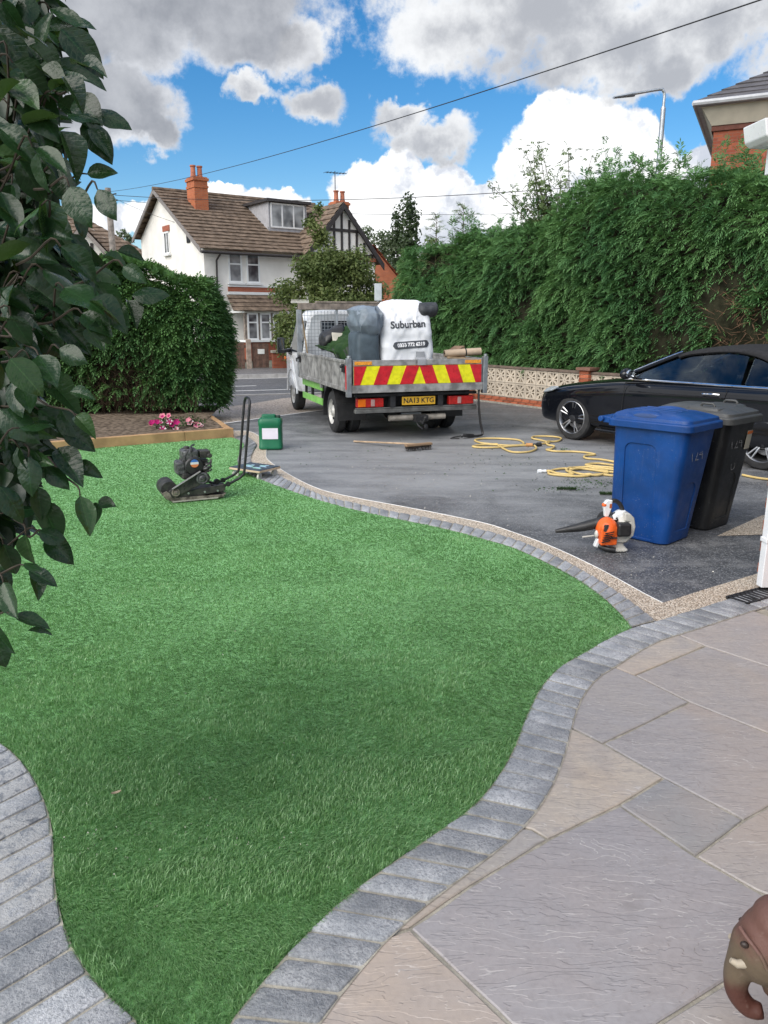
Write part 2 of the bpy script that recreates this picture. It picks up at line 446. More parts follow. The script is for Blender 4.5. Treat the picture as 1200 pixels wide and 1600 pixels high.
def gravel_mat(name, scale=120.0, base=((.34, .26, .18), (.82, .74, .62), (.60, .49, .37))):
    m = bpy.data.materials.new(name); m.use_nodes = True; nt = m.node_tree; b = nt.nodes['Principled BSDF']
    tc = N(nt, 'ShaderNodeTexCoord').outputs['Object']
    vo = N(nt, 'ShaderNodeTexVoronoi', {'Vector': tc, 'Scale': scale})
    sc = N(nt, 'ShaderNodeSeparateColor', {0: vo.outputs['Color']})
    c = MIX(nt, SS(nt, sc.outputs[0], .1, .8), base[0], base[1]); c = MIX(nt, MA(nt, 'MULTIPLY', sc.outputs[1], .6), c, base[2])
    c = MIX(nt, SS(nt, vo.outputs['Distance'], .45, .75), c, (.20, .16, .12))
    nt.links.new(c, b.inputs['Base Color']); b.inputs['Roughness'].default_value = .55
    bp = N(nt, 'ShaderNodeBump', {'Strength': .7, 'Distance': .006, 'Height': vo.outputs['Distance']}, invert=True); nt.links.new(bp.outputs[0], b.inputs['Normal'])
    return m
M_drive = asphalt_mat('resin_bound_dark_asphalt', (.088, .091, .097), (.27, .27, .27))
M_road = asphalt_mat('road_asphalt', (.085, .085, .09), (.14, .14, .14), .5, .6, .6)
M_pave = asphalt_mat('pavement_tarmac', (.13, .125, .125), (.2, .19, .18), .5, .6, .5)
M_gravel = gravel_mat('cream_resin_bound_gravel', 105)
M_apron = gravel_mat('apron_block', 30, ((.36, .29, .24), (.54, .46, .39), (.42, .36, .32)))
M_mortar = mat('pale_mortar', (.33, .31, .26), .9, 0, .3, 18, .4, 120)
M_trim = mat('white_edge_trim', (.75, .75, .74), .4)
M_soil = mat('dry_soil', (.11, .08, .058), .95, 0, .5, 14, 1.0, 60, .1, col2=(.23, .18, .135))

def flat(name, pts, z, m):
    mb = MB(); mb.poly([(p[0], p[1], z) for p in pts]); return struct(mb.build(name, m, None, None))

M_ground = mat('verge_ground', (.10, .10, .07), .95, 0, .3, 2, .4, 30)
flat('ground', [(-900, -60), (900, -60), (900, 1500), (-900, 1500)], -.03, M_ground)
# road runs slightly away to the right
RA = R(19); er = Vector((math.cos(RA), math.sin(RA), 0)); nr = Vector((-math.sin(RA), math.cos(RA), 0))
def band(o0, o1, s0=-70, s1=60): return [o0 + er * s0, o0 + er * s1, o1 + er * s1, o1 + er * s0]
r0, r1 = G(375, 618), G(407, 590.5)
flat('road', band(r0, r0 + nr * ((r1 - r0).dot(nr))), -.012, M_road)
W_ROAD = (r1 - r0).dot(nr)
flat('near_pavement', band(r0 - nr * 2.6, r0 - nr * .12), .002, M_pave)
M_kerb = mat('kerb_concrete', (.36, .35, .34), .85, 0, .15, 6, .3, 50)
def kerb(o, w=.13, h=.09, zb=-.02):
    n = 40; mb = MB()
    for i in range(n):
        a = o + er * (-30 + i * .915); b = o + er * (-30 + i * .915 + .905)
        mb.ext([(a.x, a.y, zb), (b.x, b.y, zb), (b.x + nr.x * w, b.y + nr.y * w, zb), (a.x + nr.x * w, a.y + nr.y * w, zb)], (0, 0, h), 0)
    o_ = mb.build('kerb', M_kerb, None, None); struct(o_); return o_
kerb(r0 - nr * .12, .12, .045); kerb(r0 + nr * W_ROAD, .14, .13)
flat('far_pavement', band(r0 + nr * (W_ROAD + .14), r0 + nr * (W_ROAD + 3.6)), .085, M_pave)
flat('front_garden_ground', band(r0 + nr * (W_ROAD + 3.6), r0 + nr * 60), .06, M_ground)
M_paint = mat('road_paint', (.62, .62, .6), .7, 0, .15, 9, .1, 60)
def dash(c, L, w=.1, name='road_marking'):
    a = c - er * L / 2; b = c + er * L / 2
    mb = MB(); mb.ext([(a.x, a.y, -.010), (b.x, b.y, -.010), (b.x + nr.x * w, b.y + nr.y * w, -.010), (a.x + nr.x * w, a.y + nr.y * w, -.010)], (0, 0, .004)); struct(mb.build(name, M_paint, None, None))
for i in range(-4, 4): dash(G(365, 603.4) + er * (i * 2.6), 1.25)
for i in range(-4, 4): dash(G(425, 609) + er * (i * 4.6), 1.9)
e0 = r0 + nr * (W_ROAD - .12); dash(e0, 60, .1, 'road_edge_line')

# drive: one dark sheet under everything near, thinner borders laid on it
dp = [(-14, -2), (14, -2), (14, 12), (8, 17.6), (3.0, 20.5)] + [tuple(G(*p))[:2] for p in ((640, 618), (560, 634), (479, 644), (338, 663))] + [(-4.6, 12.6), (-14, 12.6)]
flat('driveway', dp, 0.0, M_drive)
flat('entrance_apron', [G(*p) for p in ((318, 672), (338, 663), (479, 644), (560, 634), (640, 618), (700, 606), (700, 600), (600, 607), (440, 623), (393, 631), (315, 642), (270, 655))], -.004 + .010, M_apron)
ts = [G(*p) for p in ((330, 664.5), (405, 654), (479, 644), (560, 634), (600, 626.5))]
mb = MB(); mb.tube([p + Vector((0, 0, .004)) for p in ts], .035, 4, 0, flat=.15); struct(mb.build('apron_edging', M_trim, None, None))

lawn_R = [(362, 685.5), (374, 690), (381, 697), (376, 708), (371, 722), (380, 738), (423, 757.5), (487, 780), (545, 796.5), (610, 811), (692, 828), (760, 846), (800, 858), (850, 880), (900, 907), (940, 935), (970, 963), (988, 985)]
patio_in = [(1187, 924), (1110, 948), (1028, 973), (987, 985), (950, 1002), (912, 1024), (875, 1046), (846, 1077), (825, 1117), (804, 1171), (779, 1217), (742, 1262), (700, 1294), (640, 1335), (580, 1377), (520, 1425), (470, 1475), (430, 1518), (395, 1560), (360, 1605), (330, 1660), (310, 1720)]
left_in = [(240, 1720), (225, 1640), (213, 1600), (170, 1562), (130, 1515), (105, 1465), (92, 1420), (85, 1370), (83, 1310), (75, 1270), (55, 1225), (30, 1190), (0, 1165), (-60, 1130), (-160, 1090)]
curR = crom([G(*p) for p in lawn_R], 8)
curP = crom([G(*p) for p in patio_in], 8)
tip = G(988, 985); k0 = min(range(len(curP)), key=lambda i: (curP[i] - tip).length)
curL = crom([G(*p) for p in left_in], 8)
topl = [G(-160, 722), G(100, 706), G(362, 685.5)]
LAWN = curR[:-1] + curP[k0:] + curL + topl[:-1]
mb = MB(); n_l = len(LAWN); mb.add([(p.x, p.y, .001) for p in LAWN] + [(p.x, p.y, .002 + .0016 * p.y) for p in LAWN], [tuple(range(n_l, 2 * n_l))[::1]] + [(i, (i + 1) % n_l, n_l + (i + 1) % n_l, n_l + i) for i in range(n_l)])
struct(mb.build('lawn', mat('turf_thatch', (.225, .47, .19), .8, 0, .22, 70, .9, 240, .35), None, None))

def offset(pts, w):
    out = []
    for i, p in enumerate(pts):
        t = (pts[min(i + 1, len(pts) - 1)] - pts[max(i - 1, 0)]).normalized(); out.append(p + Vector((t.y, -t.x, 0)) * w)
    return out
# cream resin border between the setts and the drive
gin = [(362, 688), (378, 680), (392, 686), (402, 696), (396, 706), (392, 716), (398, 727), (437, 745.5), (470, 762), (504, 775), (555, 788), (606, 799.5), (657, 808.5), (692, 816), (760, 831.5), (800, 843), (850, 862), (900, 887), (950, 917), (990, 945), (1028, 973)]
gout = [(362, 674), (386, 674), (402, 680), (415, 694), (416, 707), (418, 718), (439, 734), (470, 752), (504, 766.5), (555, 778.5), (606, 788), (657, 797.5), (692, 804.5), (760, 819), (800, 832), (850, 850), (900, 872), (950, 897), (1000, 925), (1035, 943)]
cin = crom([G(*p) for p in gin], 8); cout = crom([G(*p) for p in gout], 8)
ri, ro = resample(cin, 90), resample(cout, 90)
mb = MB(); mb.sheet([[(p.x, p.y, .004) for p in ri], [(p.x, p.y, .004) for p in ro]])
c2 = [G(1035, 943), G(1110, 919), G(1187, 896)]; c2b = [G(1028, 973), G(1110, 948), G(1187, 924)]
mb.sheet([[(p.x, p.y, .0044) for p in c2b], [(p.x, p.y, .0044) for p in c2]])
mb.poly([(p.x, p.y, .004) for p in (G(1120, 838), G(1190, 836), G(1230, 800), G(1190, 806))])
struct(mb.build('gravel_border', M_gravel, None, None))
mb = MB(); mb.tube([p + Vector((0, 0, .006)) for p in ro], .0032, 4); struct(mb.build('edging_trim', M_trim, None, None))

# patio bed and slabs
flat('patio', [G(1187, 924), G(1300, 880), (4.5, 3.5, 0), (4.5, -1, 0), (-.6, -1, 0)] + curP[::-1], .003, M_mortar)
flat('left_path_bed', [(-4, 3.4, 0), (-4, -1, 0), (-.25, -1, 0)] + curL, .003, M_mortar)


def sandstone():
    m = bpy.data.materials.new('riven_sandstone'); m.use_nodes = True; nt = m.node_tree; b = nt.nodes['Principled BSDF']
    tc = N(nt, 'ShaderNodeTexCoord').outputs['Object']; oi = N(nt, 'ShaderNodeObjectInfo')
    loc = N(nt, 'ShaderNodeVectorMath', {0: tc, 1: N(nt, 'ShaderNodeCombineXYZ', {2: MA(nt, 'MULTIPLY', oi.outputs['Random'], 7.0)}).outputs[0]}, operation='ADD').outputs[0]
    n1 = NOISE(nt, loc, 2.2, 6, .6, dist=.8); n2 = NOISE(nt, loc, 60, 4, .6)
    mp = N(nt, 'ShaderNodeMapping', {'Vector': loc, 'Scale': (1.6, 5.5, 1), 'Rotation': (0, 0, R(28))})
    n3 = NOISE(nt, mp.outputs[0], 1.5, 4.5, .56, dist=.3)
    c = MIX(nt, SS(nt, n1, .35, .68), oi.outputs['Color'], MIX(nt, .6, oi.outputs['Color'], (.30, .295, .31)))
    c = MIX(nt, MA(nt, 'MULTIPLY', SS(nt, n2, .4, .75), .3), c, (.19, .175, .17)); c = MIX(nt, MA(nt, 'MULTIPLY', SS(nt, NOISE(nt, mp.outputs[0], 9, 5, .6), .45, .72), .35), c, (.22, .21, .215))
    n6 = NOISE(nt, loc, .9, 3, .5, dist=.5); c = MIX(nt, MA(nt, 'MULTIPLY', SS(nt, n6, .5, .68), .42), c, (.40, .31, .235)); n7 = NOISE(nt, loc, 3.6, 5, .6); c = MIX(nt, MA(nt, 'MULTIPLY', SS(nt, n7, .56, .72), .38), c, (.20, .185, .18))
    # riven steps: terraces of the layered stone
    st = MA(nt, 'MULTIPLY', n3, 14.0); fr = MA(nt, 'FRACT', st); tr = MA(nt, 'ADD', MA(nt, 'FLOOR', st), SS(nt, fr, .0, .16))
    ln = MA(nt, 'MULTIPLY', SS(nt, MA(nt, 'ABSOLUTE', MA(nt, 'SUBTRACT', fr, .08)), .0, .09, 1, 0), SS(nt, NOISE(nt, loc, 7, 3), .48, .66))
    c = MIX(nt, MA(nt, 'MULTIPLY', ln, .5), c, (.55, .53, .51))
    nt.links.new(c, b.inputs['Base Color'])
    nt.links.new(SS(nt, n1, .3, .7, .42, .62), b.inputs['Roughness'])
    hgt = MA(nt, 'ADD', MA(nt, 'MULTIPLY', tr, .35), MA(nt, 'MULTIPLY', n2, .22))
    bp = N(nt, 'ShaderNodeBump', {'Strength': .6, 'Distance': .006, 'Height': hgt}); nt.links.new(bp.outputs[0], b.inputs['Normal'])
    return m
M_sand = sandstone()
CREAM, GREY, PINK, BLUE = (.475, .415, .34), (.345, .318, .298), (.40, .36, .33), (.262, .262, .265)
patio_set = bpy.data.objects['patio']
def slab(pts, col, gap=.006, h=.011):
    P = [G(*p) for p in pts]; n = len(P); ar = sum(P[i].x * P[(i + 1) % n].y - P[(i + 1) % n].x * P[i].y for i in range(n))
    if ar < 0: P.reverse()
    Q = []
    for i in range(n):
        a, b, c = P[i - 1], P[i], P[(i + 1) % n]; t1 = (b - a).normalized(); t2 = (c - b).normalized()
        n1 = Vector((-t1.y, t1.x, 0)); n2 = Vector((-t2.y, t2.x, 0)); k = (n1 + n2); k = k / max(.3, k.length_squared) * 2
        Q.append(b + k * gap)
    # uneven hand-cut arris
    def ring(ins, z):
        o = []
        for i in range(n):
            a, b = Q[i], Q[(i + 1) % n]; t = (b - a).normalized(); nn = Vector((-t.y, t.x, 0)); L = (b - a).length; s = max(1, int(L / .05))
            for j in range(s):
                q = a.lerp(b, j / s); w = (vnoise(np.array([[q.x * 11, q.y * 11]]), 2)[0] - .5) * .006
                o.append(q + nn * (ins + w) + Vector((0, 0, z)))
        return o
    mb = MB(); mb.loft([ring(0, 0.0035), ring(.0, h - .004), ring(.004, h)], False, True)
    o = mb.build('paving_slab', M_sand, patio_set, 30); o.color = col + (1,); return o
slab([(890, 1052), (962, 1046), (992, 1058), (1102, 1012), (1045, 988), (960, 1015)], CREAM)
slab([(1045, 988), (1150, 946), (1254, 986), (1330, 1092), (1200, 1044), (1102, 1012)], PINK)
slab([(992, 1058), (1102, 1012), (1200, 1044), (1330, 1092), (1300, 1190), (1200, 1149), (1077, 1100)], (.36, .325, .30))
slab([(900, 1040), (962, 1046), (992, 1058), (1077, 1100), (942, 1165), (896, 1142), (850, 1120), (870, 1080)], GREY)
slab([(942, 1165), (1077, 1100), (1200, 1149), (1300, 1190), (1230, 1247), (1162, 1285), (1037, 1219)], (.335, .31, .30))
slab([(850, 1120), (896, 1142), (942, 1165), (1037, 1219), (967, 1262), (856, 1315), (831, 1300), (790, 1290), (830, 1210)], CREAM)
slab([(967, 1262), (1037, 1219), (1162, 1285), (1087, 1342)], BLUE)
slab([(1162, 1285), (1230, 1247), (1420, 1340), (1290, 1440), (1180, 1395), (1087, 1342)], GREY)
slab([(780, 1290), (831, 1300), (856, 1315), (735, 1388), (640, 1455), (580, 1470), (640, 1410)], (.38, .345, .30))
slab([(856, 1315), (967, 1262), (1087, 1342), (1180, 1395), (1290, 1455), (1200, 1497), (1035, 1600), (960, 1655), (800, 1607), (640, 1455), (735, 1388)], (.315, .29, .29))
slab([(560, 1480), (640, 1455), (800, 1607), (960, 1760), (900, 1900), (400, 1800), (470, 1590)], (.42, .36, .31))
slab([(1035, 1600), (1200, 1497), (1400, 1560), (1500, 1900), (960, 1800), (960, 1655)], GREY)
slab([(1290, 1440), (1420, 1340), (1700, 1480), (1500, 1560), (1400, 1555), (1205, 1494)], PINK)
slab([(1187, 948), (1250, 920), (1400, 980), (1340, 1085), (1254, 986)], (.16, .165, .175))
slab([(1310, 1090), (1440, 1060), (1600, 1150), (1440, 1335), (1236, 1244), (1306, 1190)], CREAM)


def sett_mat(name, stain):
    m = bpy.data.materials.new(name); m.use_nodes = True; nt = m.node_tree; b = nt.nodes['Principled BSDF']
    tc = N(nt, 'ShaderNodeTexCoord').outputs['Object']; oi = N(nt, 'ShaderNodeObjectInfo').outputs['Random']
    n1 = NOISE(nt, tc, 9, 6, .62); n2 = NOISE(nt, tc, 120, 4, .65); n3 = NOISE(nt, tc, 35, 4, .6)
    c = MIX(nt, SS(nt, n1, .3, .7), (.235, .25, .27), (.43, .44, .455))
    c = MIX(nt, SS(nt, n2, .42, .72), c, (.19, .20, .215)); c = MIX(nt, MA(nt, 'MULTIPLY', SS(nt, n3, .55, .75), .45), c, (.48, .49, .50))
    k = MA(nt, 'ADD', .76, MA(nt, 'MULTIPLY', oi, .44)); c = MIX(nt, 1.0, c, N(nt, 'ShaderNodeCombineColor', {0: k, 1: k, 2: k}).outputs[0], 'MULTIPLY')
    if stain:
        s = NOISE(nt, tc, 26, 5, .6, dist=.5); s2 = NOISE(nt, tc, 3, 2)
        c = MIX(nt, MA(nt, 'MULTIPLY', SS(nt, s, .60, .50), SS(nt, s2, .36, .52, .35, .8)), c, (.46, .46, .45))
    nt.links.new(c, b.inputs['Base Color']); nt.links.new(SS(nt, n1, .3, .7, .5, .75), b.inputs['Roughness'])
    bp = N(nt, 'ShaderNodeBump', {'Strength': .9, 'Distance': .006, 'Height': MA(nt, 'ADD', n2, MA(nt, 'MULTIPLY', n3, 1.4))}); nt.links.new(bp.outputs[0], b.inputs['Normal'])
    return m
M_sett = sett_mat('grey_sett', False); M_sett2 = sett_mat('mortar_stained_sett', True)

bed = {}
def setts(name, inner, outer, pitch, zt=.020, mats=None, skew=0):
    n = max(2, int(length(inner) / pitch)); a, b = resample(inner, n), resample(outer, n)
    mb = MB(); mb.sheet([[(p.x, p.y, .0135) for p in a], [(p.x, p.y, .0135) for p in b]])
    root = struct(mb.build(name, M_mortar, None, None))
    for i in range(n):
        q = [a[i], a[i + 1], b[min(i + 1 , n)], b[i]]; c = sum(q, Vector()) / 4
        if max((x - c).length for x in q) > .4: continue
        ar = sum(q[j].x * q[(j + 1) % 4].y - q[(j + 1) % 4].x * q[j].y for j in range(4))
        if ar < 0: q.reverse()
        def ring(gp, z, tilt=(0, 0)):
            o = []
            for j in range(4):
                p0, p1 = q[j], q[(j + 1) % 4]; pm = q[j - 1]
                t1 = (p0 - pm).normalized(); t2 = (p1 - p0).normalized()
                k = Vector((-t1.y, t1.x, 0)) + Vector((-t2.y, t2.x, 0))
                for s in (0, 1) if True else (0,):
                    pp = p0 + k * gp + (t2 * .006 if s else -t1 * .006)
                    o.append(Vector((pp.x, pp.y, z + tilt[0] * (pp.x - c.x) + tilt[1] * (pp.y - c.y))))
            return o
        tl = (random.uniform(-.02, .02), random.uniform(-.02, .02)); dz = random.uniform(-.0015, .0015); g = random.uniform(.0035, .0065)
        mb = MB(); mb.loft([ring(g, .002), ring(g, zt - .007 + dz, tl), ring(g + .002, zt - .002 + dz, tl), ring(g + .006, zt + dz, tl)], False, True)
        mm = mats(c) if mats else M_sett
        mb.build('sett', mm, root, 40)
    return root
setts('patio_edging', curP, offset(curP, -.208), .107)
kend = resample(curR, 200)
dist_in = resample(crom([G(*p) for p in [(374, 690), (381, 697), (376, 708), (371, 722), (380, 738), (423, 757.5), (487, 780), (545, 796.5), (610, 811), (692, 828), (760, 846), (800, 858), (850, 880), (900, 907), (940, 935), (970, 963), (985, 983)]], 8), 120)
dist_out = resample(crom([G(*p) for p in [(384, 681), (400, 694), (396, 706), (392, 718), (398, 729), (437, 746), (504, 776), (555, 788.5), (606, 800), (657, 809), (692, 816.5), (760, 832), (800, 844), (850, 863), (900, 888), (950, 918), (990, 946), (1024, 973)]], 8), 120)
setts('drive_edging', dist_in, dist_out, .112)
setts('path_edging', curL, offset(curL, -.235), .112, mats=lambda c: M_sett2 if 1.9 < c.y < 2.75 else M_sett)


# ------------------------------------------------------------------ artificial grass
def grass():
    poly = [(p.x, p.y) for p in LAWN]
    m = bpy.data.materials.new('artificial_turf_fibre'); m.use_nodes = True; nt = m.node_tree; b = nt.nodes['Principled BSDF']
    at = N(nt, 'ShaderNodeAttribute', attribute_name='tint').outputs['Fac']; c = MIX(nt, at, (.135, .31, .085), (.37, .595, .29))
    nt.links.new(c, b.inputs['Base Color']); b.inputs['Roughness'].default_value = .36; b.inputs['Specular IOR Level'].default_value = .9
    tl = N(nt, 'ShaderNodeBsdfTranslucent', {'Color': c}); nt.links.new(N(nt, 'ShaderNodeMixShader', {0: .35, 1: b.outputs[0], 2: tl.outputs[0]}).outputs[0], nt.nodes['Material Output'].inputs[0])
    Vs, Fs, Ts = [], [], []; base = 0
    edges = np.geomspace(1.2, 12.2, 40)
    ky = [1.2, 2.0, 3.0, 4.2, 6.0, 8.5, 12.2]
    for y0, y1 in zip(edges, edges[1:]):
        ym = (y0 + y1) / 2; full = True
        dens = math.exp(np.interp(ym, ky, np.log([60000, 46000, 27000, 15500, 8200, 3900, 2100]))); wd = np.interp(ym, ky, [.0011, .0013, .0017, .0021, .0029, .0042, .0054]); ht = np.interp(ym, ky, [.031, .029, .023, .018, .0150, .0140, .013])
        lk = np.interp(ym, [1.2, 3.0, 6.0, 9.0], [.50, .70, 1.0, 1.2])
        x0, x1 = -y1 * .62 - .5, min(y1 * .42 + .4, 1.8)
        n = int((x1 - x0) * (y1 - y0) * dens); P = np.stack([RNG.uniform(x0, x1, n), RNG.uniform(y0, y1, n)], 1)
        P = P[inside(P, poly)]; n = len(P)
        a = vnoise(P * 1.3, 3) * 2 * math.pi * 1.6; rot = np.stack([P[:, 0] * .9 + P[:, 1] * .43, P[:, 1] * .9 - P[:, 0] * .43], 1); patch = .62 * vnoise(rot * np.array([3.6, 6.0]) + 40, 4) + .38 * vnoise(P * 1.1 + 11, 3)
        amp = np.clip((patch - .505) * 9, 0, 1) * np.interp(P[:, 1], [4, 8], [1, .5])
        lean = (np.stack([np.cos(a) * .45, np.sin(a) * .45], 1) + np.array([[.35, -.75]])) * ((1.45 - 1.15 * amp) * lk)[:, None]
        lean = lean + RNG.normal(0, .33, (n, 2)); h = ht * RNG.uniform(.7, 1.1, n) * (1 + .45 * amp)
        th = np.arctan2(lean[:, 1], lean[:, 0]) + math.pi / 2 + RNG.normal(0, .45, n); w = wd * RNG.uniform(.7, 1.3, n); sx = np.stack([np.cos(th) * w, np.sin(th) * w, np.zeros(n)], 1)
        B = np.concatenate([P, .0005 + .0016 * P[:, 1:2]], 1)
        d = np.concatenate([lean * h[:, None], np.zeros((n, 1))], 1); up = np.zeros((n, 3)); up[:, 2] = 1
        tip = B + d * .85 + up * (h * .78)[:, None]; mid = B + d * .28 + up * (h * .55)[:, None]
        t = np.clip(RNG.normal(.5, .22, n), 0, 1); t = np.where(RNG.random(n) < .04, 1.0, t)
        if full:
            V = np.stack([B - sx, B + sx, mid - sx * .8, mid + sx * .8, tip], 1).reshape(-1, 3); k = 5
            f = np.array([[0, 1, 3], [0, 3, 2], [2, 3, 4]])
        else:
            V = np.stack([B - sx, B + sx, tip], 1).reshape(-1, 3); k = 3; f = np.array([[0, 1, 2]])
        F = (np.arange(n) * k)[:, None, None] + f[None]; Fs.append(F.reshape(-1, 3) + base); Vs.append(V); Ts.append(np.repeat(t, k)); base += len(V)
    o = npmesh('artificial_grass', np.concatenate(Vs), np.concatenate(Fs), m, np.concatenate(Ts)); struct(o, 'stuff')
    print('grass tris', sum(len(f) for f in Fs))
grass()

# ------------------------------------------------------------------ planter, hedges, trees
M_sleeper = mat('softwood_sleeper', (.40, .245, .125), .75, 0, .22, 4, .35, 40, .3)
def beam(name, a, b, w, h, m, parent, z0=0.0, bev=.008):
    a, b = Vector(a), Vector(b); t = (b - a); L = t.length; ang = math.atan2(t.y, t.x)
    mb = MB(); mb.box((L / 2, 0, h / 2), (L, w, h)); o = mb.build(name, m, parent, None, bev); o.location = (a.x, a.y, z0); o.rotation_euler = (0, 0, ang); return o
pl = thing('timber_planter', 'pale timber sleeper edging around the flower bed below the left hedge', 'planter edging')
c0, c1, c2 = G(128, 704.5), G(290, 691), G(366, 684.5); back = G(322, 655)
tl = (c2 - c0).normalized(); nl_ = Vector((-tl.y, tl.x, 0))
beam('sleeper', c0 - tl * 2.4 + nl_ * .06, c1 + nl_ * .06, .10, .155, M_sleeper, pl)
beam('sleeper', c1 + nl_ * .06 + tl * .004, c2 + nl_ * .06, .10, .152, M_sleeper, pl)
beam('sleeper', c2 + nl_ * .115 - tl * .05, back - tl * .05, .10, .15, M_sleeper, pl)
mb = MB()
g = []
for j in range(12):
    row = []
    for i in range(40):
        a = (c0 - tl * 2.4).lerp(c2 - tl * .1, i / 39) + nl_ * .11; b = Vector((a.x - .25, 14.6, 0)) if i < 36 else back.lerp(Vector((-3.3, 14.6, 0)), .5) - tl * .2 + Vector(((i - 39) * .2, 0, 0))
        p = a.lerp(b, j / 11); row.append((p.x, p.y, .115 + .05 * vnoise(np.array([[p.x * 3, p.y * 3]]), 3)[0] + .05 * j / 11))
    g.append(row)
mb.sheet(g); o = mb.build('flower_bed', M_soil, None, 60); struct(o)

LF_HEDGE = leafmat('conifer_hedge_foliage', (.035, .100, .035), (.13, .26, .075), .6, .25, .25, .9)
LF_HEDGE2 = leafmat('leylandii_foliage', (.062, .170, .066), (.19, .36, .125), .6, .3, .25, .8)
M_core = mat('dark_hedge_filling', (.022, .022, .013), .95, 0, .5, 6, 1, 25, .1)  # dark filling in place of inner twigs, added to block light through the foliage
M_brown = mat('dead_brown_twigs', (.060, .042, .028), .9, 0, .45, 8, .8, 40, .1)
M_bark = mat('bark', (.10, .075, .05), .9, 0, .35, 9, .9, 30, .1)


def sprays(P, Nn, L, droop=.35, up=.5, nodes=5, wid=.10, spread=.75, jit=.5):
    """flat conifer fronds: a curved axis with paired narrow leaflets; P (n,3) start points, Nn (n,3) outward"""
    n = len(P); Ls = L * RNG.uniform(.6, 1.3, n)[:, None]
    up3 = np.array([0, 0, 1.0])
    ax = unit(Nn * .9 + up3 * up + RNG.normal(0, jit, (n, 3)))
    side = unit(np.cross(ax, up3) + RNG.normal(0, .35, (n, 3))); side = unit(side - ax * np.sum(side * ax, -1, keepdims=True))
    Vs, Fs, base = [], [], 0
    def pt(t): return P + ax * Ls * t - up3 * (droop * Ls * t * t)
    def leaf(b, d, l, w, s):
        nonlocal base
        a = b + d * l * .5 + s * w; c = b + d * l * .5 - s * w; tip = b + d * l - up3 * (l * .12)
        Vs.append(np.stack([b, a, tip, c], 1)); i = np.arange(n) * 4 + base
        Fs.append(np.stack([i, i + 1, i + 2], 1)); Fs.append(np.stack([i, i + 2, i + 3], 1)); base += 4 * n
    for k in range(nodes):
        t = .12 + .75 * k / nodes; b = pt(t); fr = (1 - .55 * t)
        for sg in (-1, 1):
            d = unit(ax * .75 + side * sg * spread - up3 * droop * t + RNG.normal(0, .12, (n, 3))); s = unit(np.cross(d, np.cross(ax, side)))
            leaf(b, d, Ls * .48 * fr, Ls * wid * fr, s)
    t = .8; b = pt(t); d = unit(ax - up3 * droop * 1.4); leaf(b, d, Ls * .36, Ls * wid * .8, side)
    m = 2 * nodes + 1
    V = np.concatenate(Vs); F = np.concatenate(Fs); tint = np.clip(RNG.normal(.42, .2, n) + (vnoise(P * 1.9 + 7, 3) - .5) * 1.1, 0, 1)
    return V.reshape(-1, 3), F, np.tile(np.repeat(tint, 4), m)


def prism_hedge(path, width, hfun, bulge, n_front, n_top, L, seed, keep=None, back_frac=.12, round_end=.5):
    """points + normals on the skin of a hedge that follows path (front line, outward normal to its right)"""
    path = resample([Vector(p) for p in path], 80); Ltot = length(path); pts, nrm = [], []
    rg = np.random.default_rng(seed)
    A_ = np.array([[p.x, p.y] for p in path]); tg = np.gradient(A_, axis=0); tg = unit(tg); nm = np.stack([tg[:, 1], -tg[:, 0]], 1)
    def at(s):
        f = s * 80; i = np.clip(f.astype(int), 0, 79); w = (f - i)[:, None]
        return A_[i] * (1 - w) + A_[i + 1] * w, unit(nm[i] * (1 - w) + nm[i + 1] * w)
    s = rg.random(n_front); z = rg.random(n_front) ** .9; H = hfun(s); q, m = at(s)
    bz = vnoise(np.stack([s * Ltot * .9, z * 3.5], 1) + seed, 3) - .5
    lump = bulge * bz * 2 + round_end * (-(np.clip(z - .7, 0, 1) / .3) ** 2 * .7) - np.clip(.12 - z, 0, 1) * 1.2
    sd = rg.random(n_front) < back_frac
    off = np.where(sd, -width - lump, lump)[:, None]
    mm = np.where(sd[:, None], -m, m)
    P = np.concatenate([q + m * off, (z * H)[:, None]], 1); Nn = np.concatenate([mm, (np.clip(z - .75, 0, 1) * 2)[:, None]], 1)
    s = rg.random(n_top); d = rg.random(n_top); H = hfun(s); q, m = at(s)
    P2 = np.concatenate([q - m * (d * width)[:, None], (H + bulge * (vnoise(np.stack([s * Ltot, d * 2], 1) + seed + 9, 2) - .5))[:, None]], 1); N2 = np.tile(np.array([[0, 0, 1.0]]), (n_top, 1)) + np.concatenate([m * .3, np.zeros((n_top, 1))], 1)
    P = np.concatenate([P, P2]); Nn = unit(np.concatenate([Nn, N2]))
    # rounded ends
    for e, sg in ((0, -1), (80, 1)):
        k = int(n_front * width / Ltot * 1.5); a = rg.uniform(-math.pi / 2, math.pi / 2, k); z = rg.random(k); r = width / 2 + bulge * (vnoise(np.stack([a * 2, z * 4], 1) + seed + e, 3) - .5) * 2 - 1.6 * np.clip(z - .72, 0, 1) ** 1.3
        r = r - np.clip(.22 - z, 0, 1) * 1.2
        c = A_[e] - nm[e] * width / 2; d = np.cos(a)[:, None] * tg[min(e, 79)] * sg + np.sin(a)[:, None] * nm[e]
        h = float(hfun(np.array([0.0 if e == 0 else 1.0]))[0]); P = np.concatenate([P, np.concatenate([c + d * r[:, None], (z * h)[:, None]], 1)]); Nn = np.concatenate([Nn, np.concatenate([d, np.zeros((k, 1))], 1)])
    if keep is not None:
        kk = keep(P); P, Nn = P[kk], Nn[kk]
    return P, Nn, (A_, nm)


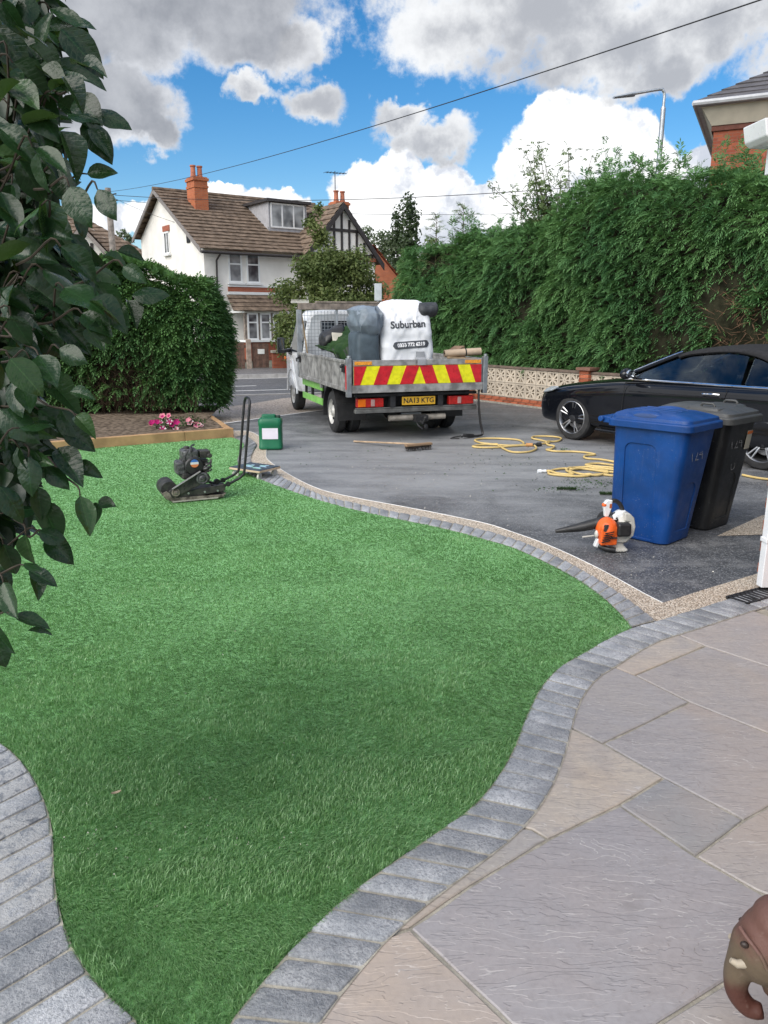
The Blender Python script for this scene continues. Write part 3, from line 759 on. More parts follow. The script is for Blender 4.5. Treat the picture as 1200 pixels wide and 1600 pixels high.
def hedge_core(name, A_, nm, width, hfun, inset, m, parent, zk=.95):  # solid body added inside a hedge so that no light shows through
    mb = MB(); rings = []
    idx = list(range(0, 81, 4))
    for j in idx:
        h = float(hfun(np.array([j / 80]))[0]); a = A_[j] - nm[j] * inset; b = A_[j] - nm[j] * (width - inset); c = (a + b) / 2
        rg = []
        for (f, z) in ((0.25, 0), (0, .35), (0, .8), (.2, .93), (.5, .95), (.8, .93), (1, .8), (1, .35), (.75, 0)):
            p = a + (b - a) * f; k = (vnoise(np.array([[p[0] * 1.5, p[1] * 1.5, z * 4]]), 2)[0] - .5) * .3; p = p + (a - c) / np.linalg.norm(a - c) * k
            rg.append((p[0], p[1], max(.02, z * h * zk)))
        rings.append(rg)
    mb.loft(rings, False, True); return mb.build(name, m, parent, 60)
def twigs(name, P, D, L, r, m, parent):
    n = len(P); D = unit(D); s = unit(np.cross(D, RNG.normal(0, 1, (n, 3)))); Ls = (L * RNG.uniform(.4, 1.4, n))[:, None]
    k = RNG.normal(0, .25, (n, 3)); mid = P + (D + k * .5) * Ls * .5; tip = P + (D + k) * Ls; w = r
    t = np.cross(D, s)
    V = np.stack([P - s * w, P + s * w, P + t * w * 1.6, mid - s * w * .7, mid + s * w * .7, mid + t * w, tip], 1).reshape(-1, 3)
    f = np.array([[0, 1, 4], [0, 4, 3], [1, 2, 5], [1, 5, 4], [2, 0, 3], [2, 3, 5], [3, 4, 6], [4, 5, 6], [5, 3, 6]])
    F = (np.arange(n) * 7)[:, None, None] + f[None]
    o = npmesh(name, V, F.reshape(-1, 3), m, np.repeat(RNG.random(n), 7), parent); struct(o, 'stuff'); return o

# left hedge
hl = thing('conifer_hedge', 'clipped dark conifer hedge with rounded end behind the flower bed on the left', 'hedge')
hp = [(-9.5, 12.9, 0), (-7.0, 13.1, 0), (-5.0, 13.2, 0), (-3.45, 13.3, 0)]
hf = lambda s: 2.62 + .12 * np.sin(s * 9) + .06 * np.sin(s * 31 + 1) - .55 * np.clip(s - .93, 0, 1) / .07 * .5
def bare(P):
    d = np.sqrt(((P[:, 0] + 4.55) / .42) ** 2 + ((P[:, 2] - .75) / .5) ** 2)
    return ~((d < 1) & (P[:, 1] < 13.7) & (RNG.random(len(P)) < .8)) & (P[:, 2] > .3)
P, Nn, (A_, nm) = prism_hedge(hp, 1.5, hf, .16, 14500, 3600, .2, 3, bare)
V, F, t = sprays(P - Nn * .10, Nn, .17, .35, .25, 4, .095, .8, .6)
struct(npmesh('foliage', V, F, LF_HEDGE, t, hl), 'stuff')
hedge_core('light_block_core', A_, nm, 1.5, hf, .18, M_core, hl)
k = 420; Pb = np.stack([RNG.uniform(-5.1, -3.9, k), np.full(k, 13.36), RNG.uniform(.2, 1.25, k)], 1)
twigs('dead_twigs', Pb, np.tile([[0, -.5, .9]], (k, 1)) + RNG.normal(0, .45, (k, 3)), .34, .004, M_brown, hl)
k = 300; Pb = np.stack([RNG.uniform(-7.5, -3.2, k), RNG.uniform(13.2, 13.5, k), RNG.uniform(.12, .35, k)], 1)
twigs('stems', Pb, np.tile([[0, -.15, .9]], (k, 1)) + RNG.normal(0, .35, (k, 3)), .38, .006, M_brown, hl)
k = 0; P3 = np.array([[-4.6 + RNG.normal(0, .3), 13.25, RNG.uniform(.3, 1.2)] for _ in range(26)]); 

# right hedge along the screen wall
hr = thing('leylandii_hedge', 'tall ragged leylandii hedge above the screen block wall on the right', 'hedge')
rp = [(.75, 19.0, 0), (1.75, 18.2, 0), (2.55, 17.0, 0), (3.72, 15.4, 0), (4.95, 13.45, 0), (6.0, 11.9, 0), (7.4, 9.8, 0), (9.2, 7.2, 0)]
rp = [Vector(p) for p in rp]
def hfr(s): return 3.35 + .25 * np.clip(s / .15, 0, 1) + .58 * np.clip((s - .15) / .2, 0, 1) - .42 * np.clip((s - .48) / .12, 0, 1) + .16 * np.sin(s * 23) + .10 * np.sin(s * 61 + 2)
def bare2(P):
    a = (P[:, 0] - 5.35) / 1.0; z = P[:, 2]
    hole = (P[:, 0] > 5.45) & (P[:, 0] < 8.6) & (z > .2) & (z < 2.02 + .22 * np.sin(P[:, 0] * 5) + .12 * np.sin(P[:, 0] * 13))
    sc = vnoise(P * np.array([1.1, 1.1, 1.6]) + 5, 2) > .74
    return ~(hole & (RNG.random(len(P)) < .93)) & ~(sc & (RNG.random(len(P)) < .6)) & (z > .55)
P, Nn, (A_, nm) = prism_hedge(rp, 1.7, hfr, .5, 30000, 7000, .28, 21, bare2, .06, .35)
V, F, t = sprays(P - Nn * RNG.uniform(0, .2, (len(P), 1)), Nn, .20, .55, .42, 5, .058, .62, .62)
struct(npmesh('foliage', V, F, LF_HEDGE2, t, hr), 'stuff')
def core_h(s): return hfr(s) - .04
hedge_core('light_block_core', A_, nm, 1.7, core_h, .20, M_core, hr, 1.04)
# ragged leaders on top
Pl, Nl = [], []
for i in range(70):
    j = int(RNG.integers(2, 70)); w = RNG.uniform(.1, 1.5); b = A_[j] - nm[j] * w; h0 = float(hfr(np.array([j / 80]))[0]); hh = RNG.uniform(.15, .55) * (1.8 if RNG.random() < .12 else 1)
    if 40 < j < 47: hh *= 1.6
    for q in range(14):
        tt = q / 13; Pl.append([b[0] + RNG.normal(0, .02), b[1] + RNG.normal(0, .02), h0 - .1 + hh * tt]); a = RNG.uniform(0, 6.28); Nl.append([math.cos(a) * (1.1 - tt), math.sin(a) * (1.1 - tt), .5 + tt])
Pl, Nl = np.array(Pl), unit(np.array(Nl)); V, F, t = sprays(Pl, Nl, .24, .5, .3, 4, .05)
struct(npmesh('leaders', V, F, LF_HEDGE2, t, hr), 'stuff')
# bare bank with dead twigs
k = 4200; X = RNG.uniform(5.3, 8.3, k); j = np.array([np.argmin(np.abs(A_[:, 0] - x)) for x in X]); zz = RNG.uniform(.5, 2.25, k)
Pb = np.stack([A_[j, 0] - nm[j, 0] * .34, A_[j, 1] - nm[j, 1] * .34, zz], 1)
D = np.stack([nm[j, 0] * .6, nm[j, 1] * .6, np.full(k, -.1)], 1) + RNG.normal(0, .6, (k, 3))
twigs('dead_twigs', Pb, D, .34, .0075, mat('dead_hedge_twigs', (.22, .13, .085), .9, 0, .5, 3, .5, 40, .1), hr)
k = 40; X = RNG.uniform(5.2, 7.6, k); j = np.array([np.argmin(np.abs(A_[:, 0] - x)) for x in X]); Pb = np.stack([A_[j, 0], A_[j, 1], RNG.uniform(.95, 1.45, k)], 1)
V, F, t = sprays(Pb, np.stack([nm[j, 0], nm[j, 1], np.full(k, .1)], 1), .36, .5, .5, 6, .08); struct(npmesh('regrowth', V, F, LF_HEDGE, t + .2, hr), 'stuff')


def leafcloud(centers, rad, n, size, up=.4, flatk=1.0, aspect=.55, seed=0, edge=.5):
    rg = np.random.default_rng(seed); centers = np.array(centers, float); rad = np.array(rad, float)
    w = np.prod(rad, 1) ** (2 / 3); i = rg.choice(len(centers), n, p=w / w.sum()); d = unit(rg.normal(0, 1, (n, 3))); r = rg.random(n) ** edge
    P = centers[i] + d * rad[i] * r[:, None]
    nrm = unit(d * .6 + np.array([0, 0, up]) + rg.normal(0, .6, (n, 3))); a = unit(np.cross(nrm, rg.normal(0, 1, (n, 3)))); b = np.cross(nrm, a); s = (size * rg.uniform(.6, 1.4, n))[:, None]
    V = np.stack([P - a * s, P - b * s * aspect, P + a * s, P + b * s * aspect], 1).reshape(-1, 3); q = np.arange(n) * 4
    F = np.concatenate([np.stack([q, q + 1, q + 2], 1), np.stack([q, q + 2, q + 3], 1)]); tint = np.clip(rg.normal(.45, .2, n) + (vnoise(P * 1.3, 2) - .5) * .6, 0, 1)
    return V, F, np.repeat(tint, 4)
def tree(name, label, base, h, blobs, n, size, lf, trunk_r=.12, seed=0, group=None, limbs=8, edge=.45, up=.4, aspect=.55):
    t = thing(name, label, 'tree', base, 0, group); mb = MB(); rg = random.Random(seed)
    top = Vector((rg.uniform(-.1, .1), rg.uniform(-.1, .1), h * .8)); pts = [Vector((0, 0, 0)), Vector((.03, .02, h * .25)), Vector((-.03, .04, h * .5)), top]
    mb.tube(crom(pts, 4), [trunk_r * (1 - .8 * i / 12) for i in range(13)], 8)
    for k in range(limbs):
        c = Vector(rg.choice(blobs)[0]); a = Vector((0, 0, h * rg.uniform(.25, .6))); m_ = a.lerp(c, .5) + Vector((0, 0, -.1 * h * .3)); mb.tube(crom([a, m_, c], 4), [trunk_r * .45 * (1 - .85 * i / 8) for i in range(9)], 5)
    mb.build('trunk', M_bark, t, 60)
    V, F, ti = leafcloud([b[0] for b in blobs], [b[1] for b in blobs], n, size, up, 1, aspect, seed, edge)
    struct(npmesh('crown', V, F, lf, ti, t), 'stuff'); return t
def blobs_rand(c, r, n, k, seed):
    rg = random.Random(seed); out = []
    for i in range(n):
        while True:
            p = Vector((rg.uniform(-1, 1), rg.uniform(-1, 1), rg.uniform(-1, 1)))
            if p.length < 1: break
        s = rg.uniform(.7, 1.3) * k; out.append(((c[0] + p.x * r[0], c[1] + p.y * r[1], c[2] + p.z * r[2]), (s, s, s * .8)))
    return out
LF_OLIVE = leafmat('olive_green_leaves', (.060, .105, .030), (.19, .22, .075), .6, .3, .3, .8)
LF_MID = leafmat('mid_green_leaves', (.10, .155, .06), (.21, .29, .12), .6, .3, .3, .8)
LF_DARK = leafmat('poplar_leaves', (.028, .050, .022), (.065, .095, .045), .6, .25, .3, .8)
LF_PALE = leafmat('pale_distant_leaves', (.07, .10, .055), (.16, .20, .12), .6, .35, .3, .5)
# bushy tree in front of the white house
bt = Vector((-2.15, 27.6, .06))
bl = blobs_rand((0, 0, 2.4), (1.75, 1.2, 1.7), 44, .52, 5) + blobs_rand((.2, 0, 1.2), (1.7, 1.0, 1.0), 22, .5, 15) + blobs_rand((1.55, -.2, 1.9), (.6, .7, 1.3), 16, .42, 25) + blobs_rand((.85, -.1, 3.3), (.75, .6, .7), 13, .4, 27) + blobs_rand((.7, 0, 1.6), (1.0, .9, 1.2), 12, .5, 6) + blobs_rand((-.1, 0, 4.2), (.5, .5, .7), 9, .3, 8) + [((-.25, 0, 5.0), (.16, .16, .4)), ((-.05, .1, 5.3), (.2, .2, .3)), ((-.4, 0, 4.9), (.25, .2, .2))] + blobs_rand((-.5, -.2, 1.0), (1.1, .9, .8), 10, .45, 9)
tree('bushy_tree', 'bushy olive green tree in front of the white house beyond the truck cab', bt, 4.8, bl, 52000, .058, LF_OLIVE, .12, 5, edge=.5)
def X(u, v, Y): return AT(u, v, Y)
def far_tree(name, label, u, vtop, Y, w, n, size, lf, seed, shape='round', group=None, edge=.5):
    p = X(u, 560, Y); ztop = X(u, vtop, Y).z; h = ztop
    if shape == 'poplar': bl = [((random.Random(seed + i).uniform(-.1, .1) * w, 0, h * (.15 + .8 * i / 12)), (w * (.5 - .36 * abs(i / 12 - .35)), w * .4, h * .09)) for i in range(13)]
    else: bl = blobs_rand((0, 0, h * .62), (w * .42, w * .4, h * .33), 22, w * .15, seed)
    return tree(name, label, (p.x, Y, 0), h * .9, bl, n, size, lf, w * .04, seed, group, edge=edge)
far_tree('poplar_tree', 'tall narrow poplar rising above the hedge left of the airy shrub', 640, 308, 62, 2.6, 3600, .14, LF_DARK, 31, 'poplar')
far_tree('poplar_tree', 'shorter poplar tucked against the left side of the tall poplar', 621, 325, 64, 1.8, 2000, .14, LF_DARK, 33, 'poplar')
far_tree('distant_tree', 'pale round tree on the skyline just left of the two poplars', 602, 338, 66, 6.2, 5000, .13, LF_PALE, 35)
far_tree('distant_tree', 'pale tree on the skyline directly right of the half timbered gable', 566, 345, 70, 4.5, 3500, .13, LF_PALE, 36)
far_tree('distant_tree', 'small pale tree showing between the telegraph pole and the white gable', 207, 352, 62, 3.0, 1800, .13, LF_PALE, 37)
far_tree('distant_tree', 'thin pale tree on the skyline right of the tall poplar', 655, 356, 60, 4.0, 2600, .12, LF_MID, 38)
# feathery young growth left of the airy shrub
for k, (u, vt, Y, lab) in enumerate(((676, 330, 19.0, 'thin feathery sapling above the left part of the tall hedge'), (716, 316, 18.6, 'taller feathery sapling standing right of the thin sapling above the hedge'))):
    p = X(u, 560, Y); h = X(u, vt, Y).z; t = thing('feathery_sapling', lab, 'tree', (p.x, Y, 0), 0); mb = MB(); Pp, Nn2 = [], []
    mb.tube([(0, 0, 0), (.02, 0, h * .5), (.05, 0, h * .97)], [.03, .02, .006], 6)
    for q in range(34):
        z = h * (.62 + .36 * q / 33); a = q * 2.4; l = .5 * (1.15 - q / 33); e = Vector((math.cos(a) * l, math.sin(a) * l, z + .25 * l)); mb.tube([(.03, 0, z), e * .5 + Vector((0, 0, z * .5 + .05)), e], [.008, .005, .002], 4)
        for w in range(7):
            c = Vector((.03, 0, z)).lerp(e, .3 + .1 * w); Pp.append(c); Nn2.append((math.cos(a), math.sin(a), .4))
    mb.build('trunk', M_bark, t, None); V, F, ti = sprays(np.array([tuple(c) for c in Pp]), unit(np.array(Nn2)), .13, .3, .3, 3, .07); struct(npmesh('crown', V, F, LF_MID, ti, t), 'stuff')
# airy shrub with compound leaves rising out of the hedge
p = X(862, 560, 16.9); t = thing('airy_shrub', 'airy tall shrub with loose compound leaves growing out of the hedge top', 'shrub', (p.x, 16.9, .38), 0); mb = MB(); ends = []
rg = random.Random(4)
for q in range(30):
    a = rg.uniform(-1.25, 1.25); l = rg.uniform(.35, 1.6); e = Vector((math.sin(a) * l * 1.05, rg.uniform(-.45, .5), 3.3 + math.cos(a) * l * 1.02 + .1)); s = Vector((rg.uniform(-.3, .3), rg.uniform(-.2, .2), 2.2))
    pth = crom([s, s.lerp(e, .5) + Vector((0, 0, .15)), e], 5); mb.tube(pth, [.018 * (1 - .8 * i / 10) for i in range(11)], 5); ends += pth[4:]
e = Vector((1.55, 0, 4.45)); pth = crom([Vector((.4, 0, 3)), Vector((1.0, 0, 3.9)), e], 6); mb.tube(pth, .008, 5); ends += pth[4:]
mb.build('stems', M_bark, t, None)
E_ = np.array([tuple(x) for x in ends for _ in range(7)]) + RNG.normal(0, .09, (len(ends) * 7, 3)); V, F, ti = sprays(E_, unit(RNG.normal(0, 1, E_.shape) + np.array([0, 0, .3])), .13, .5, .2, 4, .12, .9); struct(npmesh('crown', V, F, LF_MID, ti, t), 'stuff')


# ------------------------------------------------------------------ houses
M_render = mat('white_render', (.80, .775, .73), .85, 0, .10, 1.1, .15, 60, .2)
M_redband = course_mat('red_brick_band', (.42, .13, .075), (.34, .10, .06), .225, .075, (.3, .2, .16))
def roof_mat(name, col, sx, sy):
    m = mat(name, col, .85, 0, .35, 4.5, .4, 30, .2, col2=tuple(x * 1.45 for x in col)); return m
M_tile = roof_mat('brown_concrete_tile', (.155, .115, .085), .3, .3)
M_slate = mat('grey_slate', (.085, .08, .085), .6, 0, .25, 3, .3, 30)
M_barge = mat('dark_stained_timber', (.035, .03, .03), .7, 0, .3, 8)
M_cream = mat('cream_stucco', (.58, .53, .43), .8, 0, .08, 3, .1, 40)
M_redwall = course_mat('red_brickwork', (.36, .105, .055), (.24, .065, .04), .225, .075, (.22, .13, .10))
M_terra = mat('terracotta_pot', (.40, .14, .08), .8, 0, .2, 8)


def tiled(mb, a, b, c, d, rows, th=.035, cols=0):
    """roof slope a-b at the eave, d-c at the ridge: overlapping courses with real steps"""
    a, b, c, d = map(Vector, (a, b, c, d)); n = (b - a).cross(d - a).normalized()
    if n.z < 0: n = -n
    for i in range(rows):
        t0, t1 = i / rows, (i + 1) / rows
        p0, p1, q1, q0 = a.lerp(d, t0), b.lerp(c, t0), b.lerp(c, t1), a.lerp(d, t1)
        m = max(1, cols)
        for j in range(m):
            f0, f1 = j / m, (j + 1) / m; dz = (vnoise(np.array([[i * 3.1, j * 2.7]]))[0] - .5) * th * .5
            A0, A1, B1, B0 = p0.lerp(p1, f0), p0.lerp(p1, f1), q0.lerp(q1, f1), q0.lerp(q1, f0); k = th + dz
            mb.add([A0 + n * k, A1 + n * k, B1 + n * .004, B0 + n * .004, A0, A1], [(0, 1, 2, 3), (4, 5, 1, 0)])


def window(parent, c, w, h, M_=None, mull=1, trans=.3, depth=.1, face=-1, name='window', sill=True):
    """sash window in a wall facing local -y at c (bottom centre)"""
    x, y, z = c; mb = MB(); f = .07
    for sx in (-1, 1): mb.span((x + sx * (w / 2 - f), y - .03, z), (x + sx * w / 2, y + .05, z + h))
    mb.span((x - w / 2, y - .032, z + h - f), (x + w / 2, y + .05, z + h)); mb.span((x - w / 2, y - .034, z), (x + w / 2, y + .05, z + f))
    for i in range(1, mull): mb.span((x - w / 2 + w * i / mull - .035, y - .028, z), (x - w / 2 + w * i / mull + .035, y + .05, z + h))
    if trans: mb.span((x - w / 2, y - .02, z + h * (1 - trans) - .03), (x + w / 2, y + .05, z + h * (1 - trans) + .03))
    o = mb.build(name, M_whiteframe, parent, None)
    mb = MB(); mb.span((x - w / 2 + .02, y - .014, z + .02), (x + w / 2 - .02, y - .002, z + h - .02)); mb.build('pane', M_pane, o, None)
    if sill: mb = MB(); mb.span((x - w / 2 - .08, y - .12, z - .08), (x + w / 2 + .08, y - .004, z)); mb.build('sill', M_whiteframe, o, None)
    return o

wh = thing('white_house', 'white rendered house with brown tiled roof, dormer and orange chimney across the road', 'house', (-7.37, 33.0, .06), R(36))
EZ, RZ, RY, BZ, BY, LX = 4.68, 7.25, 4.4, 5.55, 7.3, 8.0
mb = MB(); mb.ext([(0, 0, 0), (0, BY, 0), (0, BY, BZ - .1), (0, RY, RZ - .1), (0, 0, EZ - .02)], (.3, 0, 0)); mb.build('gable_wall', M_render, wh, None)
mb = MB(); mb.span((.3, 0, 0), (LX, .3, EZ - .05)); mb.span((.3, BY - .3, 0), (LX, BY, BZ - .15)); mb.ext([(LX - .3, .3, 0), (LX - .3, BY, 0), (LX - .3, BY, BZ - .2), (LX - .3, RY, RZ - .2), (LX - .3, .3, EZ - .1)], (.3, 0, 0)); mb.build('front_wall', M_render, wh, None)
mb = MB(); sl = (RZ - EZ) / RY
tiled(mb, (-.32, -.42, EZ - .42 * sl + .05), (LX, -.42, EZ - .42 * sl + .05), (LX, RY, RZ + .05), (-.32, RY, RZ + .05), 17, .05, 30)
tiled(mb, (-.32, BY + .3, BZ - .1), (LX, BY + .3, BZ - .1), (LX, RY, RZ + .05), (-.32, RY, RZ + .05), 9, .05, 8)
mb.tube([(-.34, RY, RZ + .06), (LX, RY, RZ + .06)], .1, 8)
rf = mb.build('roof', M_tile, wh, None)
mb = MB(); mb.ext([(-.34, -.44, EZ - .42 * sl - .12), (-.34, RY, RZ - .12), (-.34, RY, RZ + .06), (-.34, -.44, EZ - .42 * sl + .06)], (.05, 0, 0)); mb.ext([(-.34, BY + .3, BZ - .28), (-.34, RY, RZ - .12), (-.34, RY, RZ + .06), (-.34, BY + .3, BZ - .1)], (.05, 0, 0)); mb.build('bargeboard', mat('grey_bargeboard', (.22, .20, .19), .7), rf, None)
mb = MB(); mb.tube([(-.3, -.5, EZ - .33), (LX, -.5, EZ - .33)], .06, 8); mb.tube([(.55, -.45, EZ - .35), (.5, -.12, EZ - .6), (.5, -.08, EZ - 1.2), (.5, -.08, 2.0)], .04, 8); mb.build('gutter', M_barge, wh, 40)
def chimney(x, y, z0, z1, w, d, pots, par):
    mb = MB(); mb.span((x - w / 2, y - d / 2, z0), (x + w / 2, y + d / 2, z1)); mb.span((x - w / 2 - .05, y - d / 2 - .05, z1 - .16), (x + w / 2 + .05, y + d / 2 + .05, z1 - .05)); mb.span((x - w / 2 - .03, y - d / 2 - .03, z1 - .45), (x + w / 2 + .03, y + d / 2 + .03, z1 - .36))
    ch = mb.build('chimney', course_mat('orange_chimney_brick', (.50, .16, .07), (.40, .12, .06), .225, .075, (.32, .2, .14)), par, None)
    for i in range(pots):
        px = x + (i - (pots - 1) / 2) * w * .5; mb = MB(); mb.lathe([(.11, z1 - .02), (.13, z1 + .05), (.11, z1 + .12), (.10, z1 + .42), (.13, z1 + .45), (.13, z1 + .5), (.08, z1 + .5), (.08, z1 + .3)], n=12, c=(px, y, 0)); mb.build('chimney_pot', M_terra, ch, 40)
chimney(1.25, 3.2, 6.0, 7.75, .62, .85, 2, rf); chimney(8.05, 2.2, 4.5, 7.2, .72, .6, 2, rf)
mb = MB(); mb.tube([(7.95, 2.4, 7.0), (7.95, 2.4, 8.6)], .02, 6); mb.tube([(7.4, 2.4, 8.5), (8.6, 2.4, 8.55)], .015, 6)
for i in range(7): mb.tube([(7.45 + i * .18, 2.15, 8.51 + i * .007), (7.45 + i * .18, 2.65, 8.51 + i * .007)], .008, 4)
mb.build('aerial', M_dark, rf, None)
# dormer
dm = MB(); dm.ext([(3.75, 1.35, 5.55), (3.75, 1.35, 6.78), (3.75, 3.6, 6.78)], (.06, 0, 0)); dm.ext([(5.64, 1.35, 5.55), (5.64, 1.35, 6.78), (5.64, 3.6, 6.78)], (.06, 0, 0)); dm.span((3.75, 1.36, 5.5), (5.7, 1.44, 5.72)); dm.span((3.81, 1.6, 5.6), (5.64, 1.64, 6.78))
dmo = dm.build('dormer', mat('grey_lead_cheek', (.36, .36, .38), .7), rf, None)
mb = MB(); mb.span((3.6, 1.15, 6.78), (5.85, 3.9, 6.9)); mb.build('dormer_roof', M_barge, dmo, None)
window(rf, (4.72, 1.35, 5.70), 1.75, 1.05, mull=3, trans=0, sill=False)
# upper windows, band, bay
for x in (1.37, 2.2): window(wh, (x, -.01, 3.22), .62, 1.25, trans=.4)
mb = MB(); mb.span((.95, -.035, 4.5), (2.65, -.004, 4.62)); mb.build('lintel', M_redband, wh, None)
mb = MB(); mb.span((1.0, -.05, 2.85), (3.9, -.004, 3.05)); mb.build('brick_band', M_redband, wh, None)
mb = MB(); mb.span((1.0, -.08, 3.05), (3.9, -.004, 3.12)); mb.span((1.0, -.06, 2.74), (3.9, -.004, 2.85)); mb.build('string_course', M_whiteframe, wh, None)
bx = MB(); bx.ext([(.9, -.02, .0), (1.35, -.75, .0), (3.1, -.75, .0), (3.6, -.02, 0)], (0, 0, .78)); bay = bx.build('bay', M_redwall, wh, None)
bx = MB(); tiled(bx, (.75, -.95, 2.05), (3.75, -.95, 2.05), (3.5, -.02, 2.72), (.9, -.02, 2.72), 4, .04, 10); bx.build('bay_roof', M_tile, bay, None)
bx = MB(); bx.ext([(.85, -.05, .78), (1.3, -.83, .78), (3.15, -.83, .78), (3.65, -.05, .78)], (0, 0, .09)); bx.ext([(.9, -.03, 1.98), (1.35, -.78, 1.98), (3.1, -.78, 1.98), (3.6, -.03, 1.98)], (0, 0, .12)); bx.build('bay_sill', M_whiteframe, bay, None)
for x in (1.42, 2.02, 2.62, 3.02): mb = MB(); mb.span((x - .06, -.72, .87), (x + .06, -.6, 1.98)); mb.build('mullion', M_oldwood, bay, None)
for x, w in ((1.72, .5), (2.32, .5), (2.83, .3)): window(bay, (x, -.73, .87), w, 1.11, trans=.35, sill=False)
# gable window and vent
gw = thing_gw = None
Mg = Matrix.Rotation(R(-90), 4, 'Z')
def gable_window(y, z, w, h):
    o = window(wh, (0, 0, 0), w, h, trans=0, mull=2, sill=True); o.rotation_euler = (0, 0, R(-90)); o.location = (-.02, y, z); return o
gable_window(3.9, 4.55, .62, .95)
mb = MB(); mb.span((-.05, 3.5, 5.52), (-.003, 4.3, 5.75)); mb.build('arch_lintel', M_redband, wh, None)
mb = MB(); mb.span((-.04, 1.28, 4.85), (-.003, 1.62, 5.3)); mb.build('wall_vent', M_dark, wh, None)
# half timbered front gable
gx, gz, gh = 6.4, 6.6, 1.85
mb = MB(); mb.ext([(gx - gh, -.5, 4.45), (gx + gh, -.5, 4.45), (gx, -.5, gz)], (0, .3, 0)); gg = mb.build('timbered_gable', M_render, wh, None)
mb = MB(); mb.span((gx - gh, -.45, 0), (gx + gh, -.05, 4.44)); mb.build('lower_wall', M_render, gg, None)
mb = MB(); mb.span((gx - gh, -.56, 4.30), (gx + gh, -.46, 4.45)); mb.build('gable_band', M_redband, gg, None)
for i in range(-4, 5):
    x = gx + i * .4; top = gz - abs(i * .4) * (gz - 4.45) / gh - .1
    if top > 4.6: mb = MB(); mb.span((x - .05, -.54, 4.5), (x + .05, -.502, top)); mb.build('timber_stud', M_barge, gg, None)
mb = MB(); mb.span((gx - gh * .5, -.545, 5.52), (gx + gh * .5, -.503, 5.64)); mb.span((gx - gh * .92, -.545, 4.46), (gx + gh * .92, -.503, 4.6)); mb.build('timber_rail', M_barge, gg, None)
for s in (-1, 1):
    mb = MB(); mb.ext([(gx, -.75, gz + .12), (gx, -.75, gz - .16), (gx + s * (gh + .35), -.75, 4.1 - .16), (gx + s * (gh + .35), -.75, 4.1 + .12)], (0, .07, 0)); mb.build('bargeboard', M_barge, gg, None)
    mb = MB(); tiled(mb, (gx + s * (gh + .35), -.7, 4.2), (gx + s * (gh + .35), 4.2, 4.2), (gx, 4.2, gz + .15), (gx, -.7, gz + .15), 10, .05, 8); mb.build('gable_roof', M_tile, gg, None)

# neighbour on the left with a hipped roof and small timbered gable
nb = thing('brown_roofed_house', 'brown tiled hipped roof house with a tiny timbered gable behind the left hedge', 'house', (-19.2, 41.5, 1.06), R(14))
mb = MB(); mb.span((-3.5, 0, -1), (6.3, 8, 4.1)); mb.build('wall', M_render, nb, None)
mb = MB(); tiled(mb, (-4, -.5, 4.0), (7.0, -.5, 4.0), (2.2, 4, 6.9), (-1, 4, 6.9), 13, .05, 20); tiled(mb, (7.0, -.5, 4.0), (7.0, 8.5, 4.0), (2.2, 4, 6.9), (2.2, 4.01, 6.9), 13, .05, 12); tiled(mb, (-4, 8.5, 4), (-4, -.5, 4.0), (-1, 4, 6.9), (-1, 4.01, 6.9), 10, .05, 8)
nr_ = mb.build('roof', M_tile, nb, None)
mb = MB(); mb.ext([(2.2, -1.1, 3.3), (5.2, -1.1, 3.3), (3.7, -1.1, 5.15)], (0, 1.0, 0)); g2 = mb.build('timbered_gable', M_render, nb, None)
for x, top in ((2.9, 4.0), (3.3, 4.5), (3.7, 4.9), (4.1, 4.5), (4.5, 4.0)): mb = MB(); mb.span((x - .07, -1.14, 3.4), (x + .07, -1.102, top)); mb.build('timber_stud', M_barge, g2, None)
for s in (-1, 1): 
    mb = MB(); mb.ext([(3.7, -1.4, 5.35), (3.7, -1.4, 5.1), (3.7 + s * 1.9, -1.4, 2.95), (3.7 + s * 1.9, -1.4, 3.2)], (0, .08, 0)); mb.build('bargeboard', mat('faded_bargeboard', (.26, .23, .21), .8), g2, None)
    mb = MB(); tiled(mb, (3.7 + s * 1.9, -1.35, 3.2), (3.7 + s * 1.9, 1.8, 3.2), (3.7, 1.8, 5.38), (3.7, -1.35, 5.38), 8, .05, 6); mb.build('gable_roof', M_tile, g2, None)

# orange gable far behind
rb = thing('orange_brick_house', 'orange brick gable wall peeping out right of the half timbered gable', 'house', (-.7, 50, 0), R(20))
mb = MB(); mb.ext([(-2.2, 0, 0), (2.2, 0, 0), (2.2, 0, 3.8), (0, 0, 6.15), (-2.2, 0, 3.8)], (0, 6, 0)); mb.build('wall', course_mat('orange_brickwork', (.52, .17, .08), (.42, .13, .07), .225, .075, (.35, .22, .16)), rb, None)
for s in (-1, 1): mb = MB(); tiled(mb, (s * 2.5, -.2, 3.5), (s * 2.5, 6.2, 3.5), (0, 6.2, 6.25), (0, -.2, 6.25), 9, .05, 8); mb.build('roof', mat('red_clay_tile', (.36, .11, .06), .8), rb, None)

